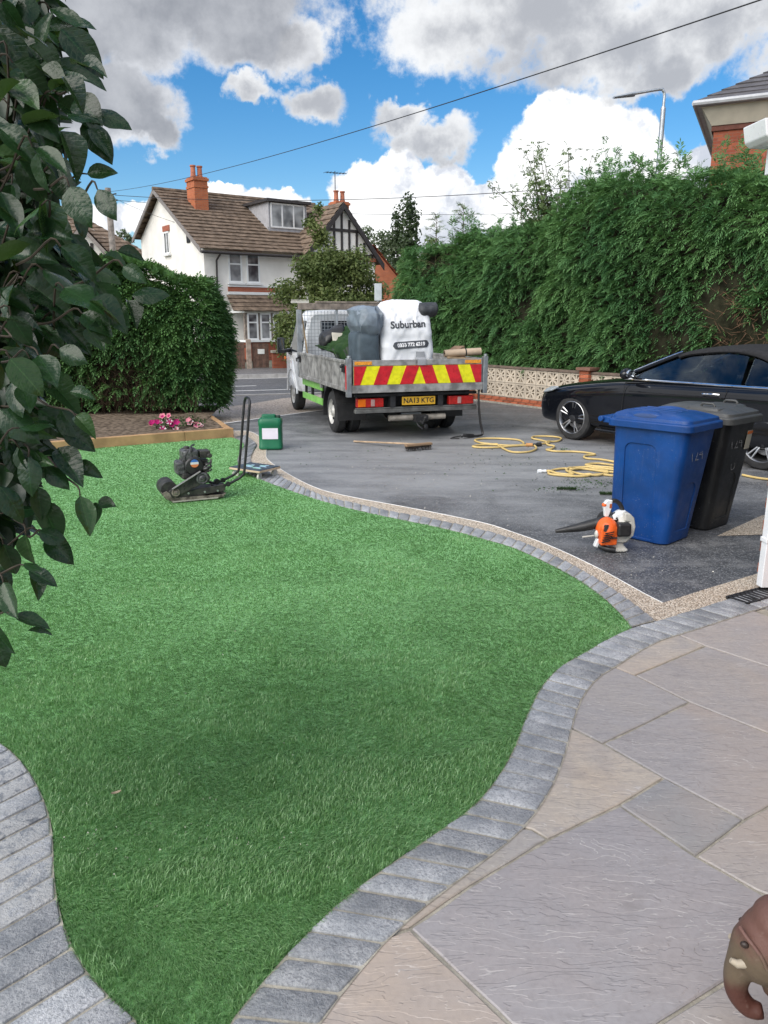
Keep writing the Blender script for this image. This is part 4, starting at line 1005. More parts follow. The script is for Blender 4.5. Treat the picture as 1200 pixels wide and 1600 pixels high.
# brick house top right
bh = thing('red_brick_house', 'red brick house corner with cream cornice and slate roof at top right', 'house', (8.35, 21.2, 0), R(-26))
mb = MB(); mb.span((0, 0, 0), (12, 9, 6.5)); mb.build('wall', M_redwall, bh, None)
mb = MB(); mb.span((-.05, -.05, 6.38), (3.2, -.003, 6.5)); mb.span((-.06, .0, 6.38), (-.003, 9, 6.5)); mb.build('dentil_course', mat('dark_brick_course', (.14, .05, .035), .85), bh, None)
mb = MB(); mb.ext([(-.06, -.08, 6.5), (3.0, -.08, 6.5), (3.0, -.34, 6.9), (-.32, -.34, 6.9)], (0, .3, 0)); mb.add([(-.06, -.08, 6.5), (-.32, -.34, 6.9), (-.32, 9, 6.9), (-.06, 9, 6.5), (.2, 0, 6.5), (.2, 0, 6.9), (.2, 9, 6.9), (.2, 9, 6.5)], [(0, 1, 2, 3), (0, 4, 5, 1), (1, 5, 6, 2)]); mb.build('cornice', M_cream, bh, None)
mb = MB(); mb.span((3.0, .01, 6.5), (12, .3, 6.92)); mb.build('upper_wall', M_redwall, bh, None)
mb = MB(); mb.tube([(-.5, -.47, 6.97), (12, -.47, 6.97)], .07, 8); mb.tube([(-.47, -.45, 6.98), (-.47, 9, 6.98)], .07, 8); mb.span((-.42, -.42, 6.9), (12, 9, 6.98)); mb.build('gutter', mat('pale_grey_gutter', (.42, .43, .45), .5), bh, 40)
mb = MB(); tiled(mb, (-.5, -.47, 7.0), (12.6, -.47, 7.0), (8, 4.3, 9.7), (4.2, 4.3, 9.7), 16, .03, 24); tiled(mb, (-.5, 9, 7.0), (-.5, -.47, 7.0), (4.2, 4.3, 9.7), (4.2, 4.31, 9.7), 16, .03, 16); mb.build('roof', M_slate, bh, None)
mb = MB(); mb.span((1.75, -.03, 4.4), (1.95, -.003, 6.06)); mb.span((0, -.028, 4.1), (6, -.004, 4.18)); mb.build('brick_pier', mat('dark_brick_pier', (.17, .055, .04), .85), bh, None)
window(bh, (4.6, -.01, 4.6), 1.2, 1.9, trans=.4)
sg = thing('shop_sign', 'turquoise sign box on the brick wall just above the hedge', 'sign', (8.35, 21.2, 0), R(-26))
mb = MB(); mb.span((.75, -.3, 3.6), (1.75, -.01, 4.32)); mb.build('sign_panel', mat('turquoise_panel', (.02, .36, .47), .45), sg, None, .01)
mb = MB(); mb.span((.73, -.32, 4.32), (1.77, -.01, 4.37)); mb.build('top_trim', M_whiteframe, sg, None)
fl = thing('floodlight', 'small black floodlight above the turquoise sign on the brick wall', 'lamp', (8.35, 21.2, 0), R(-26))
mb = MB(); mb.box((1.2, -.3, 4.62), (.26, .14, .3), 0, (R(-30), 0, 0)); mb.build('housing', M_black, fl, None, .03); mb = MB(); mb.tube([(1.25, -.02, 4.5), (1.25, -.2, 4.5), (1.22, -.28, 4.6)], .02, 6); mb.build('bracket', M_black, fl, None)

# ------------------------------------------------------------------ street furniture
tp = X(190, 560, 37.0); pole = thing('telegraph_pole', 'grey wooden telegraph pole between the brown roof and the white gable', 'pole', (tp.x, 37, .06))
pz = X(192, 296, 37.0).z
mb = MB(); mb.tube([(0, 0, 0), (0, 0, pz)], [.17, .13], 12); mb.build('shaft', mat('grey_pole_timber', (.25, .22, .20), .85, 0, .3, 6, .4, 30), pole, 40)
mb = MB(); mb.box((0, -.18, pz - .75), (.24, .12, .5)); mb.tube([(.14, -.1, pz - .3), (.4, -.1, pz - .25)], .03, 6); mb.tube([(.14, .1, pz - .5), (.36, .1, pz - .5)], .03, 6); mb.build('fittings', M_dark, pole, None)
ptop = Vector((tp.x, 37, pz + .06))
def wire(a, b, sag, lab, r=.011):
    a, b = Vector(a), Vector(b); mb = MB(); pts = []
    for i in range(41):
        t = i / 40; p = a.lerp(b, t); p.z -= sag * 4 * t * (1 - t); pts.append(p)
    mb.tube(pts, r, 5); tag(mb.build('overhead_wire', mat('black_cable', (.02, .02, .022), .6), None, None), lab, 'wire')
wire(ptop + Vector((.1, 0, -.15)), AT(1215, -9, 8.5), .28, 'black overhead wire sweeping from the telegraph pole up to the top right', .008)
wire(ptop + Vector((.3, 0, -.3)), AT(1165, 268, 23), .45, 'lower overhead wire running behind the trees from the pole to the brick house', .012)
wire(ptop + Vector((.3, .1, -.5)), AT(900, 330, 40), .35, 'faint overhead wire just beneath the lower wire right of the pole', .010)
wire(ptop + Vector((.1, 0, -.35)), (-7.4, 34.5, 5.4), .15, 'short slack wire from the pole down to the white gable', .008)
lp = X(1005, 560, 21.5); lz = X(1037, 140, 21.5).z; lamp = thing('street_lamp', 'grey steel street lamp with a short arm above the right hedge', 'street lamp', (lp.x, 21.5, 0), R(8))
mb = MB(); mb.tube([(0, 0, 0), (0, 0, lz - .45)], [.08, .062], 14); mb.tube([(0, 0, lz - .45), (0, 0, lz - .4)], [.066, .05], 14); mb.build('column', M_steel, lamp, 40)
mb = MB(); mb.tube(crom([(0, 0, lz - .42), (0, 0, lz - .12), (-.04, 0, lz - .03), (-.14, 0, lz), (-.85, 0, lz - .13)], 5), .035, 10); mb.build('arm', M_steel, lamp, 40)
mb = MB(); mb.loft([[(-.8 - .55 * t, math.cos(a) * .12 * (1 - .45 * t) * (.6 if t == 0 else 1), lz - .13 - .10 * t + math.sin(a) * .055 * (1.1 - .6 * t)) for a in [2 * math.pi * i / 12 for i in range(12)]] for t in (0, .12, .5, .85, 1)]); mb.build('lantern', mat('grey_lantern', (.30, .33, .37), .4), lamp, 40)
# road sign seen from behind, beside the hedge end
sp_ = X(591, 560, 18.3); sgn = thing('road_sign', 'pale grey road sign seen from behind at the left end of the tall hedge', 'sign', (sp_.x, 18.3, 0), R(6))
mb = MB(); mb.span((-.085, -.02, X(590, 470, 18.3).z), (.085, 0.0, X(590, 443, 18.3).z)); mb.build('sign_plate', mat('pale_sign_back', (.50, .54, .56), .5), sgn, None, .01); mb = MB(); mb.tube([(0, .03, 0), (0, .03, X(590, 443, 18.3).z)], .03, 10); mb.build('post', M_steel, sgn, 40)

# fence in front of the white house
fo = r0 + nr * (W_ROAD + 3.5); fx = G(444, 577.5); s_end = (fx - fo).dot(er)
fence = thing('board_fence', 'low weathered brown board fence in front of the white house', 'fence', tuple(fo + er * (s_end - .9)), RA)
M_fence = mat('brown_fence_board', (.13, .075, .055), .85, 0, .35, 7, .4, 50, rnd=.25)
bm_ = None
for i in range(34):
    mb = MB(); mb.box((0, 0, 0), (.118, .022, .92)); 
    if bm_ is None: bm_ = mb.mesh('fence_board', M_fence)
    o = link('fence_board', bm_, fence); o.location = (-.62 - i * .124, random.uniform(-.006, .006), .085 + .46 + random.uniform(-.02, .015)); o.rotation_euler = (0, random.uniform(-.012, .012), 0)
mb = MB(); mb.box((-.42, -.03, .085 + .5), (.17, .12, 1.02)); mb.build('post', mat('pale_old_post', (.34, .27, .22), .85, 0, .3, 8), fence, None, .01)
mb = MB(); mb.span((-5, .012, .3), (-.5, .05, .4)); mb.span((-5, .012, .8), (-.5, .05, .9)); mb.build('rail', M_fence, fence, None)
gate = thing('garden_gate', 'small dark brown gate with a white number plate beside the board fence', 'gate', tuple(fo + er * (s_end - .9)), RA)
for i in range(5): mb = MB(); mb.box((-.24 + i * .118, 0, .085 + .44), (.112, .024, .84)); mb.build('gate_board', M_fence, gate, None)
mb = MB(); mb.span((-.3, .013, .3), (.3, .04, .4)); mb.span((-.3, .013, .75), (.3, .04, .83)); mb.build('rail', M_fence, gate, None)
mb = MB(); mb.box((.02, -.022, .67), (.24, .012, .17)); npl = mb.build('number_plate', mat('white_number_plate', (.75, .75, .72), .5), gate, None)
gwall = thing('garden_wall', 'low red brick garden wall right of the small brown gate', 'wall', tuple(fo + er * (s_end - .9)), RA)
mb = MB(); mb.span((.42, -.1, .085), (2.3, .12, .62)); mb.build('brickwork', M_redwall, gwall, None); mb = MB(); mb.span((.38, -.14, .62), (2.34, .16, .7)); mb.build('coping', M_mortar, gwall, None)
mb = MB(); mb.span((.36, -.2, .7), (.56, .2, .86)); 

# ------------------------------------------------------------------ screen block wall
wA, wB = G(739, 624.5), G(845, 637.5); wd = (wB - wA).normalized(); wa = math.atan2(wd.y, wd.x)
wall = thing('screen_block_wall', 'low cream pierced screen block wall on a brick base under the tall hedge', 'wall', (wA.x, wA.y, 0), wa)
M_block = mat('cream_screen_block', (.52, .45, .36), .85, 0, .16, 5, .35, 60, .2, rnd=.08)
BS = .30
def block_mesh():
    mb = MB(); h = BS / 2 - .004; f = .032; d = .045
    for s in (-1, 1):
        mb.span((-h, -d, s * h), (h, d, s * (h - f))); mb.span((s * h, -d, -h + f), (s * (h - f), d, h - f))
    for k in range(8):
        a = k * math.pi / 4; c, s = math.cos(a), math.sin(a); R1 = (h - f * .5) * (1.0 if k % 2 == 0 else 1.30); w0, w1 = .010, (.016 if k % 2 == 0 else .030)
        dd = d * (.86 if k % 2 else .92)
        q = [(-w0, .0), (w0, .0), (w1, R1), (-w1, R1)]; mb.ext([(x * -s + y * c, -dd, x * c + y * s) for x, y in q], (0, 2 * dd, 0))
    mb.tube([(0, -d * .9, 0), (0, d * .9, 0)], .034, 10)
    return mb.mesh('screen_block', M_block)
bmesh_ = block_mesh(); z0 = .155
def in_wall(i): return True
n_blk = 0
for row in range(2):
    for i in range(-1, 22):
        x = .30 + i * BS
        if -.02 < x - BS / 2 - (-.12) < .30 and i == -1: x = -.33
        o = link('screen_block', bmesh_, wall); o.location = (x, random.uniform(-.002, .002), z0 + BS / 2 + row * BS)
for i in range(-4, -1):
    for row in range(2):
        o = link('screen_block', bmesh_, wall); o.location = (-.33 + (i + 1) * BS, 0, z0 + BS / 2 + row * BS)
bk = MB(); bk.box((0, 0, 0), (.215, .11, .065)); bk_m = bk.mesh('brick', M_brick)
mb = MB(); mb.span((-1.4, -.05, 0), (6.9, .05, .15)); mb.build('mortar_bed', M_mortar, wall, None)
for row in range(2):
    for i in range(-6, 30):
        o = link('brick', bk_m, wall); o.location = (i * .225 + (row % 2) * .11, -.008 + random.uniform(-.002, .002), .037 + row * .075)
mb = MB(); mb.span((-1.4, -.07, z0 + 2 * BS), (6.9, .07, z0 + 2 * BS + .045)); mb.build('coping', mat('brown_coping', (.15, .11, .085), .85, 0, .25, 8, .4, 40), wall, None, .006)
for px in (.0, 3.25):
    for row in range(9 if px == 0 else 11):
        for k in range(2):
            o = link('brick', bk_m, wall); o.location = (px - .055 + k * .112 if False else px + (k - .5) * .0, -.075 + k * .115, .037 + row * .075) if row % 2 == 0 else (px, -.075 + k * .115, .037 + row * .075)
            o.scale = (1.05, 1, 1)
    mb = MB(); mb.span((px - .11, -.12, .0), (px + .11, .095, .66 if px == 0 else .815)); mb.build('pier_core', M_mortar, wall, None)
mb = MB(); mb.span((3.25 - .17, -.17, .82), (3.25 + .17, .15, .875)); mb.build('pier_cap', mat('brick_pier_cap', (.20, .10, .07), .85), wall, None, .008)
mb = MB(); mb.ext([tuple(wA - wd * 1.4) , tuple(wA + wd * 6.9), tuple(wA + wd * 6.9 + Vector((wd.y, -wd.x, 0)) * .14), tuple(wA - wd * 1.4 + Vector((wd.y, -wd.x, 0)) * .14)], (0, 0, .03)); struct(mb.build('drive_edging_strip', M_mortar, None, None))

# ------------------------------------------------------------------ flatbed truck
TA = R(18.4)
truck = thing('flatbed_truck', 'white dropside flatbed truck with red and yellow chevron tailboard facing the camera', 'truck', (.13, 12.61, 0), TA)
TM = T(.13, 12.61, 0) @ zrot(TA)
M_vanwhite = mat('van_white_paint', (.78, .80, .82), .3, 0, .08, 3, .0, 40, .5, .3)
M_lamp = mat('red_lamp_lens', (.42, .015, .012), .2, 0, .2, 30, .2, 200); M_amber = mat('amber_lamp_lens', (.75, .16, .01), .2)
M_green = mat('lime_green_paint', (.20, .48, .10), .45, 0, .12, 6)
M_red = mat('red_reflective', (.55, .018, .028), .35, 0, .15, 14); M_yel = mat('yellow_reflective', (.78, .74, .015), .35, 0, .14, 14)
ZB, ZT, YR, YF, BW = .80, 1.185, -1.22, 2.05, 1.09
mb = MB(); mb.span((-BW + .01, YR + .03, ZB - .06), (BW - .01, YF, ZB)); mb.build('bed_floor', M_alu, truck, None)
def panel(x, y0, y1, name='side_board'):
    mb = MB(); s = -1 if x < 0 else 1; mb.span((x, y0, ZB - .045), (x - s * .028, y1, ZT))
    mb.span((x + s * .010, y0, ZT - .035), (x - s * .034, y1, ZT + .004)); mb.span((x + s * .012, y0, ZB - .06), (x - s * .030, y1, ZB - .0))
    return mb.build(name, M_alu, truck, None, .004)
for x in (-BW, BW): panel(x, YR + .06, .35); panel(x, .41, YF - .02)
for x, s in ((-BW, -1), (BW, 1)):
    for y in (.38,): mb = MB(); mb.span((x + s * .014, y - .028, ZB - .12), (x - s * .03, y + .028, ZT + .02)); mb.build('side_post', M_alu, truck, None, .003)
    for y in (-1.02, 1.9):
        mb = MB(); mb.span((x + s * .012, y - .07, ZT - .17), (x + s * .02, y + .07, ZT - .05)); mb.tube([(x + s * .03, y - .05, ZT - .08), (x + s * .05, y, ZT - .10), (x + s * .035, y + .05, ZT - .08)], .012, 6); mb.build('latch', M_dark, truck, None)
# tailboard with chevrons
mb = MB(); mb.span((-BW + .08, YR, ZB + .02), (BW - .08, YR + .03, ZT)); mb.span((-BW + .08, YR - .012, ZT - .075), (BW - .08, YR + .036, ZT + .004)); mb.span((-BW + .06, YR - .016, ZB - .075), (BW - .06, YR + .04, ZB + .035))
tb = mb.build('tailboard', M_alu, truck, None, .004)
cz0, cz1, cw, yq = ZB + .04, ZT - .08, BW - .09, YR - .0165
mb = MB(); mb.span((-cw, YR - .0125, cz0), (cw, YR + .0, cz1)); mb.build('chevron_backing', M_yel, tb, None)
H_ = cz1 - cz0; st = .235; sl_ = .19
def clip_poly(q, x0, x1):
    for lim, sg in ((x0, 1), (x1, -1)):
        o = []
        for i in range(len(q)):
            a, b = q[i], q[(i + 1) % len(q)]; ia, ib = (a[0] - lim) * sg >= 0, (b[0] - lim) * sg >= 0
            if ia: o.append(a)
            if ia != ib: t = (lim - a[0]) / (b[0] - a[0]); o.append((lim, a[1] + (b[1] - a[1]) * t))
        q = o
        if len(q) < 3: return []
    return q
for side in (1, -1):
    for k in range(6):
        x0 = (k * 2) * st * .86 - sl_ * .0
        b0, b1 = x0 * 1.0 + .10, x0 + st * .86 + .10; t0, t1 = b0 - sl_ + .09, b1 - sl_ + .09
        q = clip_poly([(b0, cz0), (b1, cz0), (t1, cz1), (t0, cz1)], 0.0, cw)
        if len(q) >= 3:
            mb = MB(); mb.ext([(side * x, yq + .004, z) for x, z in q], (0, -.004, 0)); mb.build('chevron_stripe', M_red, tb, None)
for s in (-1, 1):
    mb = MB(); mb.span((s * (BW - .055), YR - .02, ZB - .13), (s * (BW + .018), YR + .06, ZT + .035)); mb.tube([(s * (BW - .02), YR + .0, ZT + .03), (s * (BW - .02), YR, ZT + .07)], .03, 8); mb.build('corner_post', M_steel, truck, None, .006)
    mb = MB(); mb.span((s * (BW + .0185), YR + .0, ZB - .02), (s * (BW + .022), YR + .05, ZT - .07)); mb.build('red_reflector', M_red, truck, None)
    mb = MB(); mb.span((s * (BW - .10), YR - .0175, ZT - .062), (s * (BW - .36), YR - .0125, ZT - .012)); mb.build('amber_sticker', mat('amber_sticker', (.75, .30, .03), .5, 0, .25, 30), tb, None)
# headboard: posts, mesh, top plank
YH = YF + .02
for x in (-BW + .03, -.36, .36, BW - .03):
    mb = MB(); r = .042 if abs(x) > .9 else .022; mb.span((x - r, YH - r, ZB - .05), (x + r, YH + r, 1.93)); mb.build('rack_post', M_steel, truck, None, .004)
mb = MB(); z = ZT - .1
while z < 1.9: mb.box((0, YH, z), (2 * BW - .1, .007, .007)); z += .062
x = -BW + .07
while x < BW - .05: mb.box((x, YH + .004, 1.5), (.007, .007, .82)); x += .062
mb.build('mesh_guard', M_steel, truck, None)
mb = MB(); mb.span((-BW + .02, YH - .05, 1.93), (BW - .02, YH + .06, 2.045)); mb.build('rack_beam', M_oldwood, truck, None, .006)
# cab
CY0, CY1 = 2.22, 4.30
def cabsec(y, zs, hw0, hw1, ztop):
    # half profile from sill up to roof centre
    pts = [(hw0 * .96, zs), (hw0, zs + .12), (hw0, 1.05), (hw0 * .985, 1.18), (hw1 + (hw0 - hw1) * .45, ztop - .35), (hw1, ztop - .09), (hw1 - .06, ztop - .02), (hw1 * .5, ztop)]
    L = [(-x, z) for x, z in pts]; Rr = [(x, z) for x, z in reversed(pts)]
    return [(x, y, z) for x, z in L + Rr]
secs = [(CY0, .46, .93, .80, 1.86), (CY0 + .06, .44, .955, .83, 1.91), (2.75, .42, .97, .84, 1.94), (3.15, .42, .97, .80, 1.90), (3.42, .42, .965, .90, 1.40), (3.75, .42, .95, .9, 1.16), (4.2, .42, .88, .82, 1.02), (4.32, .45, .75, .7, .85)]
mb = MB(); mb.loft([cabsec(*q) for q in secs])
cut = [MB().tube([(s * 1.2, 3.34, .36), (s * .62, 3.34, .36)], .44, 24) for s in (-1, 1)]
put('cab', bake(mb, [('BEVEL', dict(width=.02, segments=2, limit_method='ANGLE', angle_limit=R(40)))], cut), M_vanwhite, truck, 35)
mb = MB(); mb.span((-.60, CY0 - .012, 1.24), (.60, CY0 - .002, 1.70)); mb.build('rear_window', M_glassdark, truck, None, .0); 
mb = MB(); mb.tube([(-.62, CY0 - .006, 1.22), (.62, CY0 - .006, 1.22), (.62, CY0 - .006, 1.72), (-.62, CY0 - .006, 1.72)], .02, 6, closed=True); mb.build('window_seal', M_black, truck, 40)
def cabx(z): 
    return .955 - (.115) * max(0, (z - 1.18)) / .72 * 1.0
def sidepoly(q, m, name, out=.006, s=-1, th=.012):
    mb = MB(); mb.ext([(s * (cabx(z) + out), y, z) for y, z in q], (-s * th, 0, 0)); return mb.build(name, m, truck, None)
for s in (-1, 1):
    dr = sidepoly([(2.62, .52), (3.02, .52), (3.1, .66), (3.2, .78), (3.3, .84), (3.56, 1.12), (3.30, 1.38), (3.08, 1.78), (2.62, 1.80)], M_vanwhite, 'door', .004, s)
    sidepoly([(2.66, 1.16), (3.40, 1.16), (3.27, 1.38), (3.06, 1.72), (2.66, 1.74)], M_glassdark, 'door_window', .012, s)
    sidepoly([(2.34, 1.20), (2.55, 1.20), (2.55, 1.74), (2.34, 1.74)], M_glassdark, 'rear_quarter_window', .010, s)
    sidepoly([(3.26, 1.08), (3.62, 1.10), (3.40, 1.22), (3.26, 1.24)], M_black, 'mirror_base', .016, s)
    sidepoly([(2.70, .98), (2.86, .98), (2.86, 1.05), (2.70, 1.05)], M_black, 'door_handle', .016, s)
    sidepoly([(2.3, .92), (3.55, .92), (3.55, .98), (2.3, .98)], mat('cream_stripe', (.60, .60, .50), .5), 'body_stripe', .009, s)
    mb = MB(); mb.tube([(s * .96, 3.38, 1.17), (s * 1.12, 3.32, 1.16)], .035, 8); mb.build('mirror_arm', M_black, truck, 40)
    mb = MB(); mb.box((s * 1.17, 3.28, 1.27), (.14, .12, .30)); mh = mb.build('wing_mirror', M_black, truck, None, .03)
    mb = MB(); mb.box((s * 1.17, 3.217, 1.29), (.10, .006, .22)); mb.build('mirror_glass', mat('mirror_glass', (.6, .65, .7), .03, 1), mh, None)
    mb = MB(); mb.box((s * .965, 3.92, 1.0), (.03, .10, .06)); mb.build('side_indicator', M_amber, truck, None, .008)
    mb = MB(); mb.tube([(s * .955, 3.34 + .45 * math.cos(a), .36 + .45 * math.sin(a)) for a in [math.pi * i / 16 for i in range(17)]], .022, 6); mb.build('wheel_arch', M_vanwhite, truck, 40)
sidew = MB(); sidew.ext([(-.84, 3.24, 1.78), (.84, 3.24, 1.78), (.93, 3.50, 1.22), (-.93, 3.50, 1.22)], (0, .01, .01)); sidew.build('windscreen', M_glassdark, truck, None)
# wheels
def truck_wheel(x, y, w, s, steel=True):
    mb = MB(); r = .335; mb.lathe([(.20, -w / 2), (.27, -w / 2), (.315, -w / 2 + .015), (r, -w / 2 + .04), (r, w / 2 - .04), (.315, w / 2 - .015), (.27, w / 2), (.20, w / 2)], 'x', 28)
    o = mb.build('wheel', M_rubber, truck, 35); o.location = (x, y, r)
    M_rim = mat('dusty_steel_rim', (.50, .49, .46), .55, .3, .2, 10); mb = MB(); k = s * w / 2
    mb.lathe([(.205, k * .98), (.195, k * .8), (.17, k * .35 if steel else k * .7), (.11, k * .35 if steel else k * .9), (.075, k * .8), (.055, k * 1.0), (.01, k * 1.02)], 'x', 24); rm = mb.build('rim', M_rim, o, 40)
    for i in range(6): a = i * math.pi / 3; mb = MB(); mb.box((k * .4, .135 * math.cos(a), .135 * math.sin(a)), (.03, .04, .04)); mb.build('wheel_nut', M_dark, rm, None)
    return o
for s in (-1, 1):
    truck_wheel(s * .93, 0, .185, s); truck_wheel(s * .70, 0, .185, s); truck_wheel(s * .84, 3.34, .20, s, False)
    mb = MB(); n = 14; prof = []
    for i in range(n + 1): a = math.pi * (-.08 + 1.02 * i / n); prof.append((.44 * math.cos(a), .335 + .42 * math.sin(a)))
    mb.loft([[(s * 1.05, y, z), (s * .58, y, z), (s * .58, y * .96, .335 + (z - .335) * .96), (s * 1.05, y * .96, .335 + (z - .335) * .96)] for y, z in prof]); mb.span((s * 1.05, -.47, .24), (s * .58, -.45, .50)); mb.build('mudguard', M_black, truck, 40)
    for z in (.66, .42):
        if s < 0: mb = MB(); mb.span((s * 1.02, .62, z - .055), (s * .99, 2.1, z + .055)); mb.build('side_guard_rail', M_green, truck, None, .006)
    for y in (.75, 1.5, 2.0): mb = MB(); mb.span((s * .99, y - .03, .36), (s * .95, y + .03, .74)); mb.build('guard_bracket', M_dark, truck, None)
mb = MB(); 
for s in (-1, 1): mb.span((s * .42, -1.15, .50), (s * .34, 3.6, .66))
for y in (-1.0, -.3, .5, 1.3, 2.0): mb.span((-.9, y - .04, .64), (.9, y + .04, .74))
mb.span((-.55, .6, .34), (.5, 1.9, .6)); mb.tube([(-.8, 0, .335), (.8, 0, .335)], .07, 10); mb.ball((0, 0, .335), .17, 12, 8); mb.build('chassis', M_dark, truck, 40)
mb = MB(); mb.span((-.88, -.98, .50), (.92, -.90, .72)); mb.build('rear_panel', M_dark, truck, None)
mb = MB(); mb.span((-.96, -1.16, .42), (.98, -1.06, .475)); mb.span((-.96, -1.14, .475), (.98, -1.12, .50)); mb.build('bumper_bar', mat('grimy_grey_steel', (.13, .13, .125), .6, .3, .35, 7, .3, 40), truck, None, .008)
mb = MB(); mb.span((-.96, -1.14, .66), (.98, -1.08, .70)); mb.build('lamp_rail', M_dark, truck, None, .005)
for s in (-1, 1):
    mb = MB(); mb.span((s * .52, -1.145, .505), (s * .93, -1.05, .635)); rl = mb.build('rear_lamp', M_lamp, truck, None, .012)
    mb = MB(); mb.span((s * .80, -1.152, .515), (s * .915, -1.10, .625)); mb.build('indicator_lens', M_amber if s < 0 else M_lamp, rl, None, .006)
    mb = MB(); mb.span((s * .66, -1.152, .52), (s * .72, -1.10, .62)); mb.build('reverse_lens', mat('clear_lens', (.45, .28, .26), .2), rl, None, .006)
mb = MB(); mb.span((-.24, -1.158, .525), (.29, -1.148, .645)); pp = mb.build('number_plate', mat('yellow_plate', (.70, .40, .03), .4, 0, .1, 10), truck, None, .003)
tm = text_mesh('NA13 KTG', .105, M_black, .002, 0, .98); o = link('plate_lettering', tm, pp); o.location = (.025, -1.159, .585); o.rotation_euler = (R(90), 0, 0)
mb = MB(); mb.tube([(-.42, -1.08, .33), (.48, -1.08, .33)], .045, 12); mb.build('tow_bar', mat('pale_muddy_steel', (.30, .27, .23), .7, .1, .3, 10), truck, 40)
mb = MB(); mb.span((-.05, -1.24, .28), (.15, -1.10, .37)); mb.tube([(.03, -1.2, .3), (.05, -1.28, .26), (.08, -1.3, .34)], .025, 8); mb.ball((.08, -1.3, .34), .03); mb.tube([(-.02, -1.16, .3), (.0, -1.22, .22), (.06, -1.24, .17)], .014, 6); mb.ball((.12, -1.22, .2), (.035, .03, .045)); mb.build('tow_hitch', M_dark, truck, 40)
# loose ratchet strap hanging to the ground
st_ = thing('ratchet_strap', 'black ratchet strap hanging from the right rear corner of the truck to the ground', 'strap', (.13, 12.61, 0), TA)
mb = MB(); pth = crom([(.98, -1.2, .80), (.985, -1.21, .5), (1.03, -1.2, .2), (1.06, -1.22, .05), (.98, -1.25, .025), (.86, -1.27, .03)], 6)
mb.tube(pth, .026, 6, flat=.6); mb.build('webbing', M_black, st_, 40)
mb = MB(); mb.box((.80, -1.27, .04), (.16, .07, .05), 0, (0, .1, .3)); mb.tube([(.74, -1.3, .06), (.66, -1.32, .03)], .014, 6); mb.tube([(.7, -1.22, .03), (.58, -1.2, .012), (.5, -1.28, .012), (.62, -1.34, .012)], .011, 5); mb.build('ratchet', M_dark, st_, None, .004)

# load on the truck bed
def cloth(pts_rings, amp, fr, seed, sub=2, m=None, name='', parent=None, smooth=60):
    me = bake(MB().loft(pts_rings), [('SUBSURF', dict(levels=sub, render_levels=sub))])
    co = np.empty(len(me.vertices) * 3); me.vertices.foreach_get('co', co); co = co.reshape(-1, 3); nn = np.empty(len(me.vertices) * 3); me.vertices.foreach_get('normal', nn); nn = nn.reshape(-1, 3)
    r = np.abs(vnoise(co * fr + seed, 3) - .5) * 2; co = co + nn * ((.5 - r) * amp)[:, None]; me.vertices.foreach_set('co', co.ravel()); return put(name, me, m, parent, smooth)
M_bag = mat('white_woven_bag', (.74, .75, .78), .75, 0, .04, 6, .15, 160, .2); M_bagdark = mat('charcoal_bag_lining', (.032, .035, .04), .6, 0, .3, 8, .2, 60)
M_baggrey = mat('blue_grey_woven_fabric', (.055, .078, .098), .7, 0, .2, 6, .2, 90); M_tarp = mat('crumpled_grey_tarpaulin', (.16, .195, .235), .45, 0, .25, 5, .3, 20)
bag = thing('bulk_bag', 'white bulk bag printed Suburban standing on the truck bed', 'bag', tuple(TM @ Vector((-.11, -.72, ZB))), TA + R(-3))
rings = []
for z, hw, hd, sh in ((0, .40, .40, 0), (.1, .41, .42, 0), (.35, .40, .42, 0), (.62, .385, .42, -.005), (.86, .365, .40, -.01), (.98, .35, .37, -.015), (1.08, .33, .31, .0), (1.17, .31, .22, .0), (1.21, .26, .14, -.02), (1.22, .12, .06, -.04)):
    rg = []
    for i in range(24):
        a = 2 * math.pi * i / 24; c, s = math.cos(a), math.sin(a); k = 1 / max(abs(c), abs(s)) ** .92
        rg.append((sh + hw * c * k, hd * s * k, z))
    rings.append(rg)
cloth(rings, .06, 4.5, 5, 3, M_bag, 'bag_body', bag)
mb = MB(); mb.sheet([[(x, y, z) for x in (.10, .165, .23)] for y, z in ((-.448, .50), (-.452, .42), (-.49, .405), (-.525, .392), (-.527, .36), (-.527, .31))]); mb.build('grey_patch', mat('grey_patch', (.30, .31, .33), .6), bag, None)
# dark lining folded out at the top right, side panel in blue grey
cloth([[(.19 + .28 * t + .02 * math.cos(a), -.20 + .20 * math.cos(a) * (1 - .1 * t), 1.08 + .03 * t + .115 * math.sin(a) * (1 - .15 * t)) for a in [2 * math.pi * i / 14 for i in range(14)]] for t in (0, .35, .7, .95, 1.0)], .04, 6, 3, 2, M_bagdark, 'bag_mouth', bag)
def boxring(cx, cy, hw, hd, z, p=.28, n=28, sh=0): return [(cx + sh * z + hw * math.copysign(abs(math.cos(a)) ** p, math.cos(a)), cy + hd * math.copysign(abs(math.sin(a)) ** p, math.sin(a)), z) for a in [2 * math.pi * i / n for i in range(n)]]
gb = thing('grey_bag', 'blue grey woven bag standing between the green turf and the white bulk bag', 'bag', tuple(TM @ Vector((-.72, -.78, ZB))), TA + R(-3))
cloth([boxring(0, 0, .17, .34, z) for z in (0, .1, .4, .7, .80)], .02, 7, 8, 1, M_baggrey, 'bag_body', gb)
tp_ = thing('tarpaulin', 'crumpled blue grey tarpaulin bundle lying on top of the grey bag', 'tarpaulin', tuple(TM @ Vector((-.70, -.80, ZB + .76))), TA + R(-3))
rj = random.Random(12); rings = []
